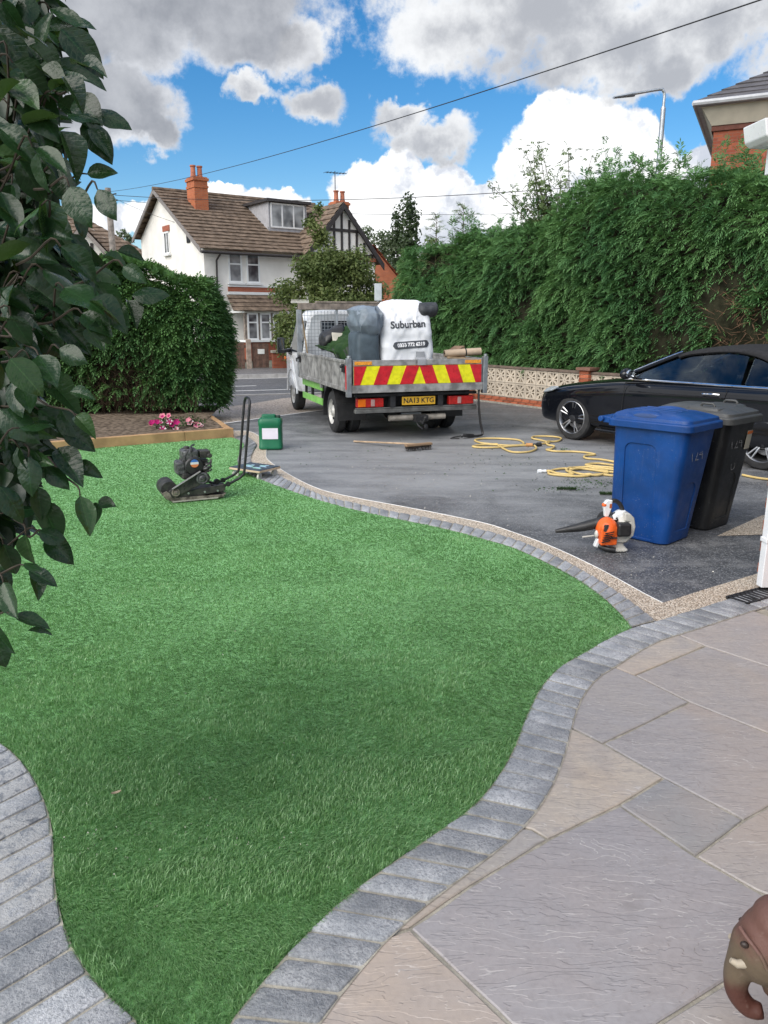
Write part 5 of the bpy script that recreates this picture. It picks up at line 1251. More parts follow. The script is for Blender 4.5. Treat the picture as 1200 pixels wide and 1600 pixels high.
for z, w, d, dx in ((-.04, .13, .30, .02), (.03, .17, .35, .02), (.11, .19, .37, .0), (.19, .20, .36, -.01), (.27, .20, .37, .0), (.33, .18, .33, -.02), (.37, .15, .27, .0), (.385, .06, .12, .0)):
    rings.append([(x + rj.uniform(-.024, .024) + .016 * (-1) ** (i // 2), y + rj.uniform(-.03, .03) - .018 * (-1) ** (i // 2), zz + rj.uniform(-.018, .018)) for i, (x, y, zz) in enumerate(boxring(dx, 0, w, d, z, .5, 22))])
mb = MB(); mb.loft(rings); me = bake(mb, [('TRIANGULATE', {}), ('BEVEL', dict(width=.006, segments=1, limit_method='ANGLE', angle_limit=R(12)))]); put('tarpaulin_fold', me, M_tarp, tp_, 28)
o_ = bag
tm = text_mesh('Suburban', .142, mat('charcoal_print', (.045, .05, .06), .7), .0035, 0, 1.0); o = link('printed_name', tm, bag); o.location = (-.01, -.435, .885); o.rotation_euler = (R(90), R(-2.5), 0)
def on_bag(o, dy=-.006):
    me = o.data; b = None
    for ch in bag.children:
        if ch.name.startswith('bag_body'): b = ch
    dgv = np.empty(len(b.data.vertices) * 3); b.data.vertices.foreach_get('co', dgv); dgv = dgv.reshape(-1, 3); fr = dgv[dgv[:, 1] < -.05]
    Mx = Matrix.Translation(o.location) @ o.rotation_euler.to_matrix().to_4x4()
    for v in me.vertices:
        p = Mx @ v.co; d = (fr[:, 0] - p.x) ** 2 + (fr[:, 2] - p.z) ** 2; i = np.argsort(d)[:4]; w = 1 / (d[i] + 1e-5); y = float((fr[i, 1] * w).sum() / w.sum()); v.co = (p.x, y + dy - v.co.z, p.z)
    o.location = (0, 0, 0); o.rotation_euler = (0, 0, 0); me.update()
on_bag(o)
mb = MB(); q = []
w_, h_ = .225, .052
for i in range(13): a = math.pi / 2 - math.pi * i / 12; q.append((w_ + h_ * math.cos(a), h_ * math.sin(a)))
for i in range(13): a = -math.pi / 2 - math.pi * i / 12; q.append((-w_ + h_ * math.cos(a), h_ * math.sin(a)))
top = q[:13][::-1]; rows = []
xs = np.linspace(-w_ - h_, w_ + h_, 25); 
def hh(x): 
    e = max(0, abs(x) - w_); return math.sqrt(max(0, h_ * h_ - e * e))
mb.sheet([[(x, f * max(hh(x), .004), 0) for x in xs] for f in (-1, -.5, 0, .5, 1)]); o = mb.build('number_panel', mat('charcoal_print_panel', (.055, .06, .07), .7), bag, None); o.location = (.03, -.44, .60); o.rotation_euler = (R(90), R(-3.5), 0); on_bag(o, -.008)
tm = text_mesh('0333 772 6219', .071, mat('white_print', (.72, .72, .74), .7), .003, 0, .98); o = link('printed_number', tm, bag); o.location = (.03, -.44, .60); o.rotation_euler = (R(90), R(-3.5), 0); on_bag(o, -.013)
# folded strips of artificial turf
M_turf = leafmat('turf_pile', (.010, .034, .008), (.045, .090, .022), .8, 0, .2, 6); M_turfback = mat('dark_turf_backing', (.022, .032, .022), .8, 0, .3, 6)
rt = thing('turf_offcut', 'folded dark green artificial turf offcuts heaped on the left of the truck bed', 'turf', tuple(TM @ Vector((-.55, -.3, ZB + .20))), TA)
rt.location = TM @ Vector((0, 0, ZB))
def turf_sheet(name, x0, x1, y0, y1, zf, drop, seed, mats):
    g = []; nx, ny = 40, 30
    for j in range(ny):
        row = []
        for i in range(nx):
            u, w = i / (nx - 1), j / (ny - 1); x = x0 + (x1 - x0) * u; y = y0 + (y1 - y0) * w; z = zf(u, w)
            f = 1 - np.abs(vnoise(np.array([[u * 6 + seed, w * 1.3 + u * 2]]), 2)[0] - .5) * 4; z += .05 * f; y -= .05 * f
            if w < .4: z -= drop * (1 - w / .4) ** 1.3; y += .25 * (1 - w / .4) * (y1 - y0) * .5
            row.append((x + .02 * math.sin(w * 9), y, z))
        g.append(row)
    mb = MB(); mb.sheet(g); n_ = (nx - 1)
    mb.m = [1 if (k // n_) < 10 and vnoise(np.array([[(k % n_) * .16 + seed, (k // n_) * .1]]), 2)[0] > .40 else 0 for k in range(len(mb.f))]
    o = mb.build(name, mats, rt, 60); sm = o.modifiers.new('s', 'SOLIDIFY'); sm.thickness = .02; return o
turf_sheet('folded_turf', -1.02, -.52, -.95, .9, lambda u, w: .42 + .36 * u ** 1.2 + .05 * w, .45, 3, [M_turf, M_turfback])
turf_sheet('turf_fold', -.98, -.60, -.5, 1.3, lambda u, w: .48 + .22 * u, .25, 8, [M_turf, M_turfback])
cloth([[(-.95 + .40 * t, .9 + .22 * math.cos(a), .60 + .16 * t + .14 * math.sin(a)) for a in [2 * math.pi * i / 12 for i in range(12)]] for t in (0, .2, .7, 1)], .05, 5, 9, 2, M_black, 'sheeting_roll', rt)
bd = thing('cream_board', 'cream offcut board leaning behind the green turf on the truck', 'board', tuple(TM @ Vector((-.62, .6, ZB + .06))), TA)
mb = MB(); mb.box((0, 0, .56), (.42, .02, .26), 0, (R(-28), .06, .1)); mb.build('board', mat('cream_board', (.56, .52, .44), .7), bd, None)
tu = thing('cardboard_tube', 'long beige cardboard tube lying across the right of the truck bed', 'tube', tuple(TM @ Vector((.60, -.98, ZT + .03))), TA)
mb = MB(); mb.lathe([(.035, -.05), (.055, -.05), (.055, .52), (.038, .52), (.038, .1)], 'x', 20); o = mb.build('tube', mat('beige_cardboard', (.46, .35, .25), .8, 0, .12, 5), tu, 35); o.rotation_euler = (0, R(-3), R(-8)); o.location = (-.05, 0, .045)
mb = MB(); mb.lathe([(.0562, .27), (.0562, .29)], 'x', 20); b_ = mb.build('tape_band', M_black, tu, 35); b_.rotation_euler = (0, R(-3), R(-8)); b_.location = (-.05, 0, .045)
cb = thing('cardboard_scrap', 'torn folded brown cardboard beside the white bulk bag on the truck', 'cardboard', tuple(TM @ Vector((.66, -.86, ZT - .12))), TA)
mb = MB(); mb.sheet([[(-.05, 0, 0), (.1, -.05, .10), (.24, -.02, .08)], [(-.05, .02, .18), (.1, -.06, .25), (.22, 0, .30)], [(-.05, .15, .2), (.1, .1, .30), (.23, .1, .16)]]); o = mb.build('card', mat('brown_cardboard', (.30, .19, .12), .85), cb, None); o.modifiers.new('s', 'SOLIDIFY').thickness = .008
tr = thing('timber_offcut', 'pale timber offcut just above the tailboard at right', 'timber', tuple(TM @ Vector((.78, -1.02, ZT - .0))), TA); mb = MB(); mb.box((0, 0, .0), (.5, .09, .03), 0, (0, R(4), R(5))); mb.build('plank', M_wood, tr, None, .003)
for lab, y in (('grey timber plank lying along the top of the truck rack', .02),):
    t = thing('rack_plank', lab, 'plank', tuple(TM @ Vector((0, YH, 2.048))), TA); mb = MB(); mb.span((-.75, -.06, 0), (.95, .05, .03)); mb.build('plank', M_oldwood, t, None, .004)
rk = thing('rake', 'rake with pale tines up resting on the left post of the truck rack', 'rake', tuple(TM @ Vector((-BW + .03, YH - .02, 2.0))), TA)
mb = MB(); mb.span((-.14, -.02, .045), (.18, .02, .075)); mb.build('head', mat('pale_rake_head', (.60, .58, .52), .6), rk, None)
for i in range(14): mb = MB(); mb.tube([(-.13 + i * .0235, 0, .07), (-.13 + i * .0235, .01, .105)], .005, 4); mb.build('tine', mat('pale_tine', (.6, .58, .52), .6) if i == 0 else bpy.data.materials['pale_tine'], rk, None)
mb = MB(); mb.tube([(.02, .0, .05), (.15, .03, -.9)], .014, 8); mb.build('handle', M_wood, rk, None)

# ------------------------------------------------------------------ black convertible
CA = math.atan2(.575, .818)
fwd = Vector((-math.sin(CA), math.cos(CA), 0)); rgt = Vector((math.cos(CA), math.sin(CA), 0))
fc = Vector((2.82, 11.50, 0)) + rgt * .90
car = thing('convertible_car', 'black convertible car with closed black fabric roof parked beside the hedge', 'car', tuple(fc), CA)
M_paint_b = mat('black_car_paint', (.006, .007, .010), .08, 0, .2, 1, 0, 1, .45, 0.0, rvar=.04)
M_fabric = mat('black_roof_fabric', (.020, .020, .022), .85, 0, .2, 30, .25, 260, .3)
WB = 2.95
# y, zbot, halfwidth, zbelt, ztop
S = [(.90, .36, .50, .56, .60), (.86, .26, .66, .60, .655), (.76, .21, .79, .655, .715), (.55, .20, .875, .72, .785), (.25, .20, .915, .775, .845), (-.1, .20, .925, .825, .89), (-.5, .20, .925, .875, .94), (-.85, .19, .925, .915, .975), (-1.3, .19, .925, .935, .97), (-2.0, .19, .93, .95, .98), (-2.6, .19, .935, .965, .99), (-3.1, .20, .935, .975, .995), (-3.5, .24, .92, .97, 1.0), (-3.85, .30, .86, .95, .985), (-4.02, .36, .74, .90, .93), (-4.06, .42, .6, .8, .83)]
mb = MB(); rings = []
for y, zb, hw, zl, zt in S:
    hp_ = [(hw * .86, zb), (hw * .965, zb + .05), (hw * .985, zb + .18), (hw * .992, zl - .30 + .08), (hw, zl - .16), (hw * .985, zl - .055), (hw * .935, zl), (hw * .80, zl + (zt - zl) * .55), (hw * .42, zt - .008)]
    rings.append([(-x, y, z) for x, z in hp_] + [(x, y, z) for x, z in reversed(hp_)])
mb.loft(rings)
cut = [MB().tube([(s * 1.2, y, .335), (s * .60, y, .335)], .368, 32) for s in (-1, 1) for y in (0, -WB)]
put('body', bake(mb, [('SUBSURF', dict(levels=2, render_levels=2))], cut), M_paint_b, car, 40)
mb = MB(); mb.span((-.6, -.45, .25), (.6, .45, .7)); mb.span((-.6, -WB - .45, .25), (.6, -WB + .45, .7)); mb.span((-.78, -WB + .45, .16), (.78, -.45, .22)); mb.build('underbody', M_black, car, None)
# greenhouse helper: x on the side of the cabin at height z
def gx_(z): return .845 - (z - .96) * .50
roofp = [(-.80, .985), (-1.25, 1.19), (-1.62, 1.345), (-1.8, 1.385), (-2.15, 1.42), (-2.5, 1.42), (-2.85, 1.375), (-3.15, 1.28), (-3.4, 1.165), (-3.62, 1.03)]
rp_ = crom([(0, y, z) for y, z in roofp], 4)
def rz(y):
    for a, b in zip(rp_, rp_[1:]):
        if b.y <= y <= a.y: return a.z + (b.z - a.z) * (y - a.y) / (b.y - a.y)
    return .98
def railz(y): return max(.985, rz(y) - (.045 if y > -2.6 else .045 + .0 * (y + 2.6)))
# soft top: from the header to the deck, sides down to the window line
mb = MB(); rings = []
ys = np.linspace(-1.58, -3.62, 26)
def winz(y):      # upper edge of the side glass
    if y > -2.3: return rz(y) - .055
    if y > -3.28: return (rz(-2.3) - .055) - ((-2.3 - y) / .98) ** 1.9 * (rz(-2.3) - .055 - .985)
    return .975
for y in ys:
    zt = rz(y); ze = max(winz(y) , .965); ze = min(ze, zt - .02); hp_ = []
    xr = gx_(max(zt - .05, 1.0)) - .03
    for f in np.linspace(0, 1, 6): z = ze + (zt - .045 - ze) * f; hp_.append((gx_(z) + .012 * math.sin(math.pi * f), z))
    x0, z0_ = hp_[-1]
    for f in (.12, .35, .65, 1.0): hp_.append((x0 * (1 - f) , zt - .045 + .045 * math.sin(f * math.pi / 2) ** .7))
    rings.append([(-x, y, z) for x, z in hp_] + [(x, y, z) for x, z in reversed(hp_[:-1])])
mb.sheet(rings); o = mb.build('soft_top', M_fabric, car, 50); s_ = o.modifiers.new('s', 'SOLIDIFY'); s_.thickness = .025; s_.offset = -1
M_cglass = bpy.data.materials.new('tinted_car_glass'); M_cglass.use_nodes = True; nt = M_cglass.node_tree; nt.nodes.remove(nt.nodes['Principled BSDF'])
tr_ = N(nt, 'ShaderNodeBsdfTransparent', {'Color': (.42, .48, .50, 1)}); gl_ = N(nt, 'ShaderNodeBsdfGlossy', {'Color': (1, 1, 1, 1), 'Roughness': .01}); lw = N(nt, 'ShaderNodeFresnel', {'IOR': 1.5})
nt.links.new(N(nt, 'ShaderNodeMixShader', {0: lw.outputs[0], 1: tr_.outputs[0], 2: gl_.outputs[0]}).outputs[0], nt.nodes['Material Output'].inputs[0])
for s in (-1, 1):
    top = [(y, winz(y) - .004) for y in np.linspace(-1.56, -3.24, 22)]; top = [(-.98, .985)] + [(y, rz(y) - .065) for y in (-1.1, -1.25, -1.42)] + top
    fr_ = [p for p in top if p[0] > -2.56]; rr_ = [p for p in top if p[0] <= -2.5]
    for nm_, q in (('side_window', fr_ + [(-2.55, .975), (-.98, .975)]), ('quarter_window', [(-2.60, winz(-2.6) - .004)] + rr_[1:] + [(-3.24, .975), (-2.60, .975)])):
        mb = MB(); mb.ext([(s * (gx_(z) - .012), y, z) for y, z in q], (-s * .004, 0, 0)); mb.build(nm_, M_cglass, car, None)
    mb = MB(); mb.tube([(s * (gx_(.965) + .03), y, .962 + .008 * (-y - .9) / 2.4) for y in np.linspace(-.88, -3.75, 14)], .016, 8); mb.build('chrome_strip', M_chrome, car, 40)
    mb = MB(); mb.tube([(s * (gx_(rz(y) - .03) - .0), y, rz(y) - .02) for y in np.linspace(-.82, -1.62, 9)], .030, 8, flat=.8); mb.build('windscreen_pillar', M_paint_b, car, 40)
    mb = MB(); mb.tube([(s * (gx_(rz(y) - .03) + .012), y, rz(y) + .006) for y in np.linspace(-.9, -1.62, 9)], .009, 6); mb.build('pillar_trim', M_chrome, car, 40)
    # mirror
    mb = MB(); mb.ball((s * 1.03, -1.02, 1.045), (.125, .085, .075), 16, 10, rot=(0, s * .15, s * -.2)); mr = mb.build('wing_mirror', M_paint_b, car, 60)
    mb = MB(); mb.ball((s * 1.04, -1.095, 1.045), (.10, .02, .058), 14, 8); mb.build('mirror_glass', bpy.data.materials['mirror_glass'], mr, 60)
    mb = MB(); mb.tube([(s * .86, -1.02, .985), (s * .97, -1.02, 1.02)], .026, 8); mb.build('mirror_stalk', M_black, mr, 40)
    # door lines, handle
    mb = MB()
    for yy in (-.92, -2.42): mb.tube([(s * .929, yy - .02, .93), (s * .936, yy, .78), (s * .930, yy + .02, .55), (s * .918, yy + .04, .34)], .004, 4)
    mb.tube([(s * .918, -.88, .34), (s * .92, -2.38, .34)], .004, 4); mb.build('door_gap', M_black, car, None)
    mb = MB(); mb.tube([(s * .932, -2.12, .845), (s * .955, -2.16, .85), (s * .957, -2.30, .855), (s * .934, -2.35, .852)], .016, 8, flat=.8); mb.build('door_handle', M_chrome, car, 40)
    mb = MB(); mb.tube(crom([(s * .922, -1.0, .80), (s * .934, -2.0, .815), (s * .94, -3.0, .83), (s * .93, -3.6, .84)], 4), .012, 6, flat=.6); mb.build('shoulder_crease', M_paint_b, car, 60)
    mb = MB(); mb.tube([(s * .90, -.46, .21), (s * .915, -2.5, .21)], .030, 8, flat=.7); mb.build('sill', M_paint_b, car, 40)
    mb = MB(); mb.ext([(s * .842, .63, .655), (s * .925 * .98, .42, .70), (s * .905, .28, .765), (s * .80, .50, .745), (s * .70, .70, .69)], (s * .015, .02, .018)); mb.build('headlight', mat('headlight_lens', (.5, .54, .58), .05, .2, .2, 12, rvar=.02), car, None, .008)
mb = MB(); mb.ext([(-gx_(1.0) + .06, -.84, .99), (gx_(1.0) - .06, -.84, .99), (gx_(1.33) - .05, -1.58, 1.335), (-gx_(1.33) + .05, -1.58, 1.335)], (0, .004, .004)); mb.build('windscreen', M_cglass, car, None)
mb = MB(); mb.span((-.75, -1.25, .93), (.75, -.9, .995)); mb.build('dashboard', M_black, car, None, .03)
for s in (-1, 1): mb = MB(); mb.box((s * .38, -2.0, .88), (.48, .14, .66), 0, (R(14), 0, 0)); mb.box((s * .38, -2.1, 1.22), (.26, .10, .18), 0, (R(10), 0, 0)); mb.build('seat', mat('dark_leather', (.03, .03, .032), .5) if s < 0 else bpy.data.materials['dark_leather'], car, None, .05)
mb = MB(); mb.tube([(.38 + .18 * math.cos(a), -1.38 + .06 * math.sin(a), 1.0 + .17 * math.sin(a)) for a in [2 * math.pi * i / 20 for i in range(20)]], .016, 6, closed=True); mb.build('steering_wheel', M_black, car, 60)
# wheels
M_alloy = mat('silver_alloy', (.36, .365, .375), .34, 1, .08, 9, rvar=.05); M_disc = mat('brake_disc', (.22, .22, .23), .4, .8, .2, 12); M_alloyd = mat('dark_alloy', (.05, .052, .058), .35, .6, .1, 9)
rw = .335
def wheel_meshes():
    w = .235
    t = MB(); t.lathe([(.235, -w / 2), (.26, -w / 2 - .004), (.315, -w / 2 + .008), (rw, -w / 2 + .035), (rw, w / 2 - .035), (.315, w / 2 - .008), (.26, w / 2 + .004), (.235, w / 2), (.225, w / 2 - .03), (.225, -w / 2 + .03)], 'x', 40)
    k = -w / 2
    r = MB(); r.lathe([(.245, k - .002), (.238, k - .006), (.228, k + .004), (.215, k + .05), (.21, .08)], 'x', 40)
    sp = MB()
    for i in range(5):
        for dd in (-.105, .105):
            a = 2 * math.pi * i / 5 + math.pi / 2; a0, a1 = a + dd * .9, a + dd * 2.1
            pts = [(k + .045, .052 * math.cos(a0), .052 * math.sin(a0)), (k + .018, .14 * math.cos(a + dd * 1.25), .14 * math.sin(a + dd * 1.25)), (k + .008, .232 * math.cos(a + dd * 1.35), .232 * math.sin(a + dd * 1.35))]
            sp.tube(pts, [.014, .011, .012], 6, flat=1.1)
    hb = MB(); hb.lathe([(.075, k + .06), (.072, k + .03), (.055, k + .018), (.03, k + .012), (.002, k + .012)], 'x', 20)
    ds = MB(); ds.lathe([(.02, -.02), (.165, -.02), (.165, .005), (.02, .005)], 'x', 32)
    cp = MB(); cp.box((-.02, .15, .04), (.07, .07, .16))
    return [('tyre', t.mesh('tyre', M_rubber, 35)), ('rim', r.mesh('rim', M_alloy, 40)), ('spokes', sp.mesh('spokes', M_alloy, 50)), ('hub', hb.mesh('hub', M_alloyd, 40)), ('brake_disc', ds.mesh('brake_disc', M_disc, 40)), ('caliper', cp.mesh('caliper', M_black, None))]
wm = wheel_meshes()
for y in (0, -WB):
    for s in (-1, 1):
        hbm = bpy.data.objects.new('wheel', wm[0][1]); COL.objects.link(hbm); hbm.parent = car; hbm.location = (s * .80, y, rw); hbm.rotation_euler = (random.uniform(0, .6), 0, 0 if s < 0 else math.pi)
        for nm_, me in wm[1:]: link(nm_, me, hbm)

# ------------------------------------------------------------------ wheelie bins
def rrect(w, d, r, z, n=5, cx=0, cy=0):
    o = []
    for (sx, sy, a0) in ((1, -1, -90), (1, 1, 0), (-1, 1, 90), (-1, -1, 180)):
        for i in range(n):
            a = R(a0 + 90 * i / (n - 1)); o.append((cx + sx * (w / 2 - r) + r * math.cos(a), cy + sy * (d / 2 - r) + r * math.sin(a), z))
    return o
def bin_(name, label, loc, rz, col, marks, loops, sc=1.0):
    t = thing(name, label, 'bin', loc, rz, None)
    m = mat(name + '_plastic', col, .42, 0, .22, 3, .10, 220, .4, rvar=.12)
    nt = m.node_tree; b = nt.nodes['Principled BSDF']; src = b.inputs['Base Color'].links[0].from_socket; tcn = N(nt, 'ShaderNodeTexCoord').outputs['Object']
    n1 = NOISE(nt, tcn, 75, 3, .6); n2 = NOISE(nt, tcn, 6, 3); mpn = N(nt, 'ShaderNodeMapping', {'Vector': tcn, 'Scale': (8, 8, .7)}); n3 = NOISE(nt, mpn.outputs[0], 9, 4, .6)
    f = MA(nt, 'ADD', MA(nt, 'MULTIPLY', SS(nt, n1, .64, .72), SS(nt, n2, .42, .58, 0, .75)), MA(nt, 'MULTIPLY', SS(nt, n3, .55, .8), .14), clamp=True)
    nt.links.new(MIX(nt, f, src, tuple(.5 * c + .16 for c in col)), b.inputs['Base Color'])
    # body: x along the side face, y depth. side face towards -y
    B0 = (.52, .43); B1 = (.645, .515); HB = .96
    def sec(k): return (B0[0] + (B1[0] - B0[0]) * k, B0[1] + (B1[1] - B0[1]) * k)
    rings = []
    for z in (0, .012, .05, .25, .5, .75, .93, HB):
        w, d = sec(z / HB); cx_ = (w - B0[0]) / 2; w -= (.03 if z == 0 else 0); d -= (.03 if z == 0 else 0); rings.append(rrect(w, d, .075, z, 6, cx_))
    w, d = sec(1); rings += [rrect(w + .03, d + .03, .08, HB - .0, 6, cx_), rrect(w + .03, d + .03, .08, HB + .02, 6, cx_)]
    mb = MB(); mb.loft(rings)
    # arched recesses pressed into the two visible faces
    def arch(w_, z0_, z1_, r=.06):
        q = [(-w_ / 2, z0_), (w_ / 2, z0_)]
        for i in range(7): a = math.pi / 2 * i / 6; q.append((w_ / 2 - r + r * math.cos(a), z1_ - r + r * math.sin(a)))
        for i in range(7): a = math.pi / 2 + math.pi / 2 * i / 6; q.append((-w_ / 2 + r + r * math.cos(a), z1_ - r + r * math.sin(a)))
        return q
    lean_y = (B1[1] - B0[1]) / 2 / HB; lean_x = (B1[0] - B0[0]) / HB
    c1 = MB(); q = arch(.27, .03, .80)
    def fy(z): return -(B0[1] / 2 + lean_y * z)
    c1.ext([(x, fy(z) - .05, z) for x, z in q], (0, .05 + .011, 0))
    c2 = MB(); q = arch(.20, .10, .50, .09)
    def fx(z): return (B0[0] / 2 + lean_x * z)
    c2.ext([(fx(z) - .008, y, z) for y, z in q], (.06, 0, 0))
    me = bake(mb, [], [c1, c2]); body = put('body', me, m, t, 30); bv = body.modifiers.new('bevel', 'BEVEL'); bv.width = .006; bv.segments = 2; bv.angle_limit = R(40); bv.limit_method = 'ANGLE'
    # lid: skirt, stepped rim, raised dome
    lw, ld = w + .075, d + .075; L = MB(); LT = Matrix.Translation((cx_, 0, 0))
    L.loft([rrect(lw, ld, .07, HB - .035, 6), rrect(lw, ld, .07, HB + .012, 6), rrect(lw - .012, ld - .012, .07, HB + .022, 6), rrect(lw - .04, ld - .04, .07, HB + .026, 6), rrect(lw - .05, ld - .05, .07, HB + .050, 6), rrect(lw - .10, ld - .09, .08, HB + .066, 6, -.02), rrect(lw - .24, ld - .2, .08, HB + .088, 6, -.04), rrect(lw - .42, ld - .36, .05, HB + .094, 6, -.05)], M=LT)
    lid = L.build('lid', m, t, 30, .004)
    # rear lip with hinge bar on -x
    mb = MB(); mb.loft([[(-lw / 2 - .00 - e, y, HB + z) for (y, z) in ((-ld / 2 + .03, -.02), (ld / 2 - .03, -.02), (ld / 2 - .03, .03), (-ld / 2 + .03, .03))] for e in (-.03, .045)]); mb.tube([(-lw / 2 - .05, -ld / 2 + .0, HB + .012), (-lw / 2 - .05, ld / 2 - .0, HB + .012)], .024, 10); mb.v = [(x + cx_, y, z) for x, y, z in mb.v]; mb.build('hinge_handle', m, lid, 35, .006)
    if loops:
        for y in (-ld / 2 + .10, ld / 2 - .10): mb = MB(); mb.tube([(.10, y, HB + .055), (.10, y, HB + .105), (.115, y, HB + .118), (.20, y, HB + .118), (.215, y, HB + .105), (.215, y, HB + .05)], .011, 8); mb.build('lid_handle', m, lid, 40)
        L = MB(); L.loft([rrect(.30, ld - .08, .03, HB + .05, 4, .14), rrect(.28, ld - .10, .03, HB + .085, 4, .14), rrect(.24, ld - .14, .03, HB + .095, 4, .13)]); L.build('lid_step', m, lid, 30, .004)
    else:
        for s in (-1, 1):
            mb = MB(); mb.ball((.0, s * (ld / 2 - .085), HB + .058), (.165, .055, .046), 18, 9); mb.build('lid_grip', m, lid, 60)
            mb = MB(); mb.ball((.02, s * (ld / 2 - .042), HB + .058), (.105, .018, .024), 16, 8); mb.build('grip_recess', mat('dusty_recess', (.03, .06, .16), .8) if s < 0 else bpy.data.materials['dusty_recess'], lid, 60)
        for i in range(3): mb = MB(); mb.tube([(-.15 + i * .0, (i - 1) * .1, HB + .092), (.2, (i - 1) * .1, HB + .086)], .010, 6); mb.build('lid_rib', m, lid, 40)
    for s in (-1, 1):
        mb = MB(); mb.lathe([(.02, -.025), (.085, -.025), (.1, -.018), (.1, .018), (.085, .025), (.02, .025)], 'y', 24); o = mb.build('wheel', M_rubber, t, 35); o.location = (-.27, s * .19, .10)
    # chalk on the face towards +x
    M_ch = mat('chalk_mark', tuple(min(1, .3 * c + .17) for c in col), .9, 0, .3, 60)
    for (s_, sz, y, z, sh) in marks:
        o = link('chalk_number', text_mesh(s_, sz, M_ch, -.003, .1), t); o.rotation_euler = (R(90), -math.atan(lean_x) * 0, R(90)); o.location = (fx(z) + .004, y, z)
        o.rotation_euler = (R(90) - math.atan(lean_x) * 1.0, 0, R(90))
    return t, fx, M_ch
nb_ = G(1036, 853); rz_b = math.atan2(G(1036, 853).y - G(962, 838).y, G(1036, 853).x - G(962, 838).x)
rz_b = R(-47)
def bin_loc(near, rz, w=.52, d=.43):   # near = bottom corner between the two visible faces (+x, -y)
    o = zrot(rz) @ Vector((w / 2 - .03, -d / 2 + .03, 0)); return (near.x - o.x, near.y - o.y, 0)
t, fx_, _m = bin_('wheelie_bin', 'scuffed blue wheelie bin with a blue lid standing on the dark drive', bin_loc(G(1036, 852), rz_b), rz_b, (.004, .048, .205), [('124', .15, -.03, .73, 0)], False)
t2, fx_, _m = bin_('wheelie_bin', 'black wheelie bin with grey lid and loop handles right of the blue bin', bin_loc(G(1100, 829), R(-50)), R(-50), (.014, .014, .015), [('124', .15, -.06, .76, 0), ('D', .12, -.02, .56, 0)], True)
bpy.data.objects[t2.name]
mb = MB(); mb.ext([(fx_(.7) + .006, .10, .69), (fx_(.7) + .006, .185, .69), (fx_(.84) + .006, .185, .85), (fx_(.84) + .006, .10, .85)], (.003, 0, 0)); lb = mb.build('label_sticker', mat('cream_sticker', (.50, .46, .36), .6), t2, None)
mb = MB(); mb.ext([(fx_(.82) + .0095, .10, .82), (fx_(.82) + .0095, .185, .82), (fx_(.84) + .0095, .185, .845), (fx_(.84) + .0095, .10, .845)], (.002, 0, 0)); mb.build('sticker_band', M_amber, lb, None)
for ch in t2.children:
    if ch.name.startswith('lid'): 
        mg = mat('faded_grey_lid', (.060, .062, .062), .5, 0, .15, 5, .1, 150)
        for o in [ch] + list(ch.children): o.data.materials.clear(); o.data.materials.append(mg)

# ------------------------------------------------------------------ leaf blower
bp0 = G(952, 858)
lb_ = thing('leaf_blower', 'orange and white petrol leaf blower with a black nozzle in front of the blue bin', 'leaf blower', tuple(bp0), R(4)); lb_.scale = (.80, .80, .80)
M_pale = mat('pale_grey_plastic', (.52, .51, .47), .5, 0, .12, 12, .1, 120)
mb = MB(); mb.lathe([(.02, .07), (.13, .065), (.148, .05), (.152, .0), (.148, -.03), (.13, -.05), (.02, -.052)], 'x', 32, 0, (.10, .02, .21)); mb.build('fan_housing', M_pale, lb_, 40)
mb = MB(); mb.loft([rrect(.21, .17, .04, z, 5, .03, -.02) for z in (.10, .14, .20)] + [rrect(.20, .15, .04, .215, 5, .03, -.02)]); mb.build('housing_base', M_pale, lb_, 35, .006)
mb = MB(); mb.loft([rrect(.19, .20, .03, .012, 4, .05, -.03), rrect(.185, .195, .03, .028, 4, .05, -.03), rrect(.13, .14, .03, .05, 4, .06, -.01), rrect(.10, .12, .03, .11, 4, .06, -.0)]); mb.build('foot', M_pale, lb_, 35, .005)
for i in range(4): mb = MB(); mb.span((.0 + i * .03, -.132, .012), (.012 + i * .03, -.128, .03)); mb.build('foot_rib', M_pale, lb_, None)
mb = MB(); mb.ball((-.055, -.04, .215), (.105, .125, .12), 18, 12); mb.box((-.06, -.06, .17), (.16, .16, .18)); me = bake(mb, [('REMESH', dict(mode='VOXEL', voxel_size=.008)), ('SMOOTH', dict(iterations=6, factor=.5))]); oc = put('engine_cover', me, M_orange, lb_, 50)
for i in range(5): mb = MB(); mb.box((-.10 + .008 * i, -.158, .125 + i * .022), (.085, .012, .009), 0, (0, R(-12), 0)); mb.build('vent_slot', M_black, oc, None)
mb = MB(); mb.ext([(-.125, -.152, .225), (-.10, -.155, .22), (-.085, -.155, .262), (-.075, -.15, .285), (-.11, -.15, .285), (-.118, -.15, .265)], (0, .03, 0)); mb.build('cover_opening', M_black, oc, None, .003)
mb = MB(); mb.box((-.02, -.158, .16), (.06, .012, .016)); mb.build('cover_clip', M_black, oc, None, .003)
mb = MB(); mb.box((.075, -.125, .235), (.135, .10, .135)); mb.build('air_filter_cover', M_black, lb_, None, .028, 3)
mb = MB(); mb.ext([(.14, -.11, .12), (.19, -.11, .16), (.205, -.11, .25), (.185, -.11, .34), (.14, -.11, .385), (.09, -.11, .39), (.09, -.11, .31), (.145, -.11, .30), (.145, -.11, .165), (.0, -.11, .16), (.0, -.11, .10), (.12, -.11, .095)], (0, .12, 0)); mb.build('side_housing', M_pale, lb_, None, .012, 3)
mb = MB(); mb.cyl((.105, -.176, .24), (.105, -.182, .24), .014, None, 12); mb.build('filter_screw', M_dark, lb_, 35)
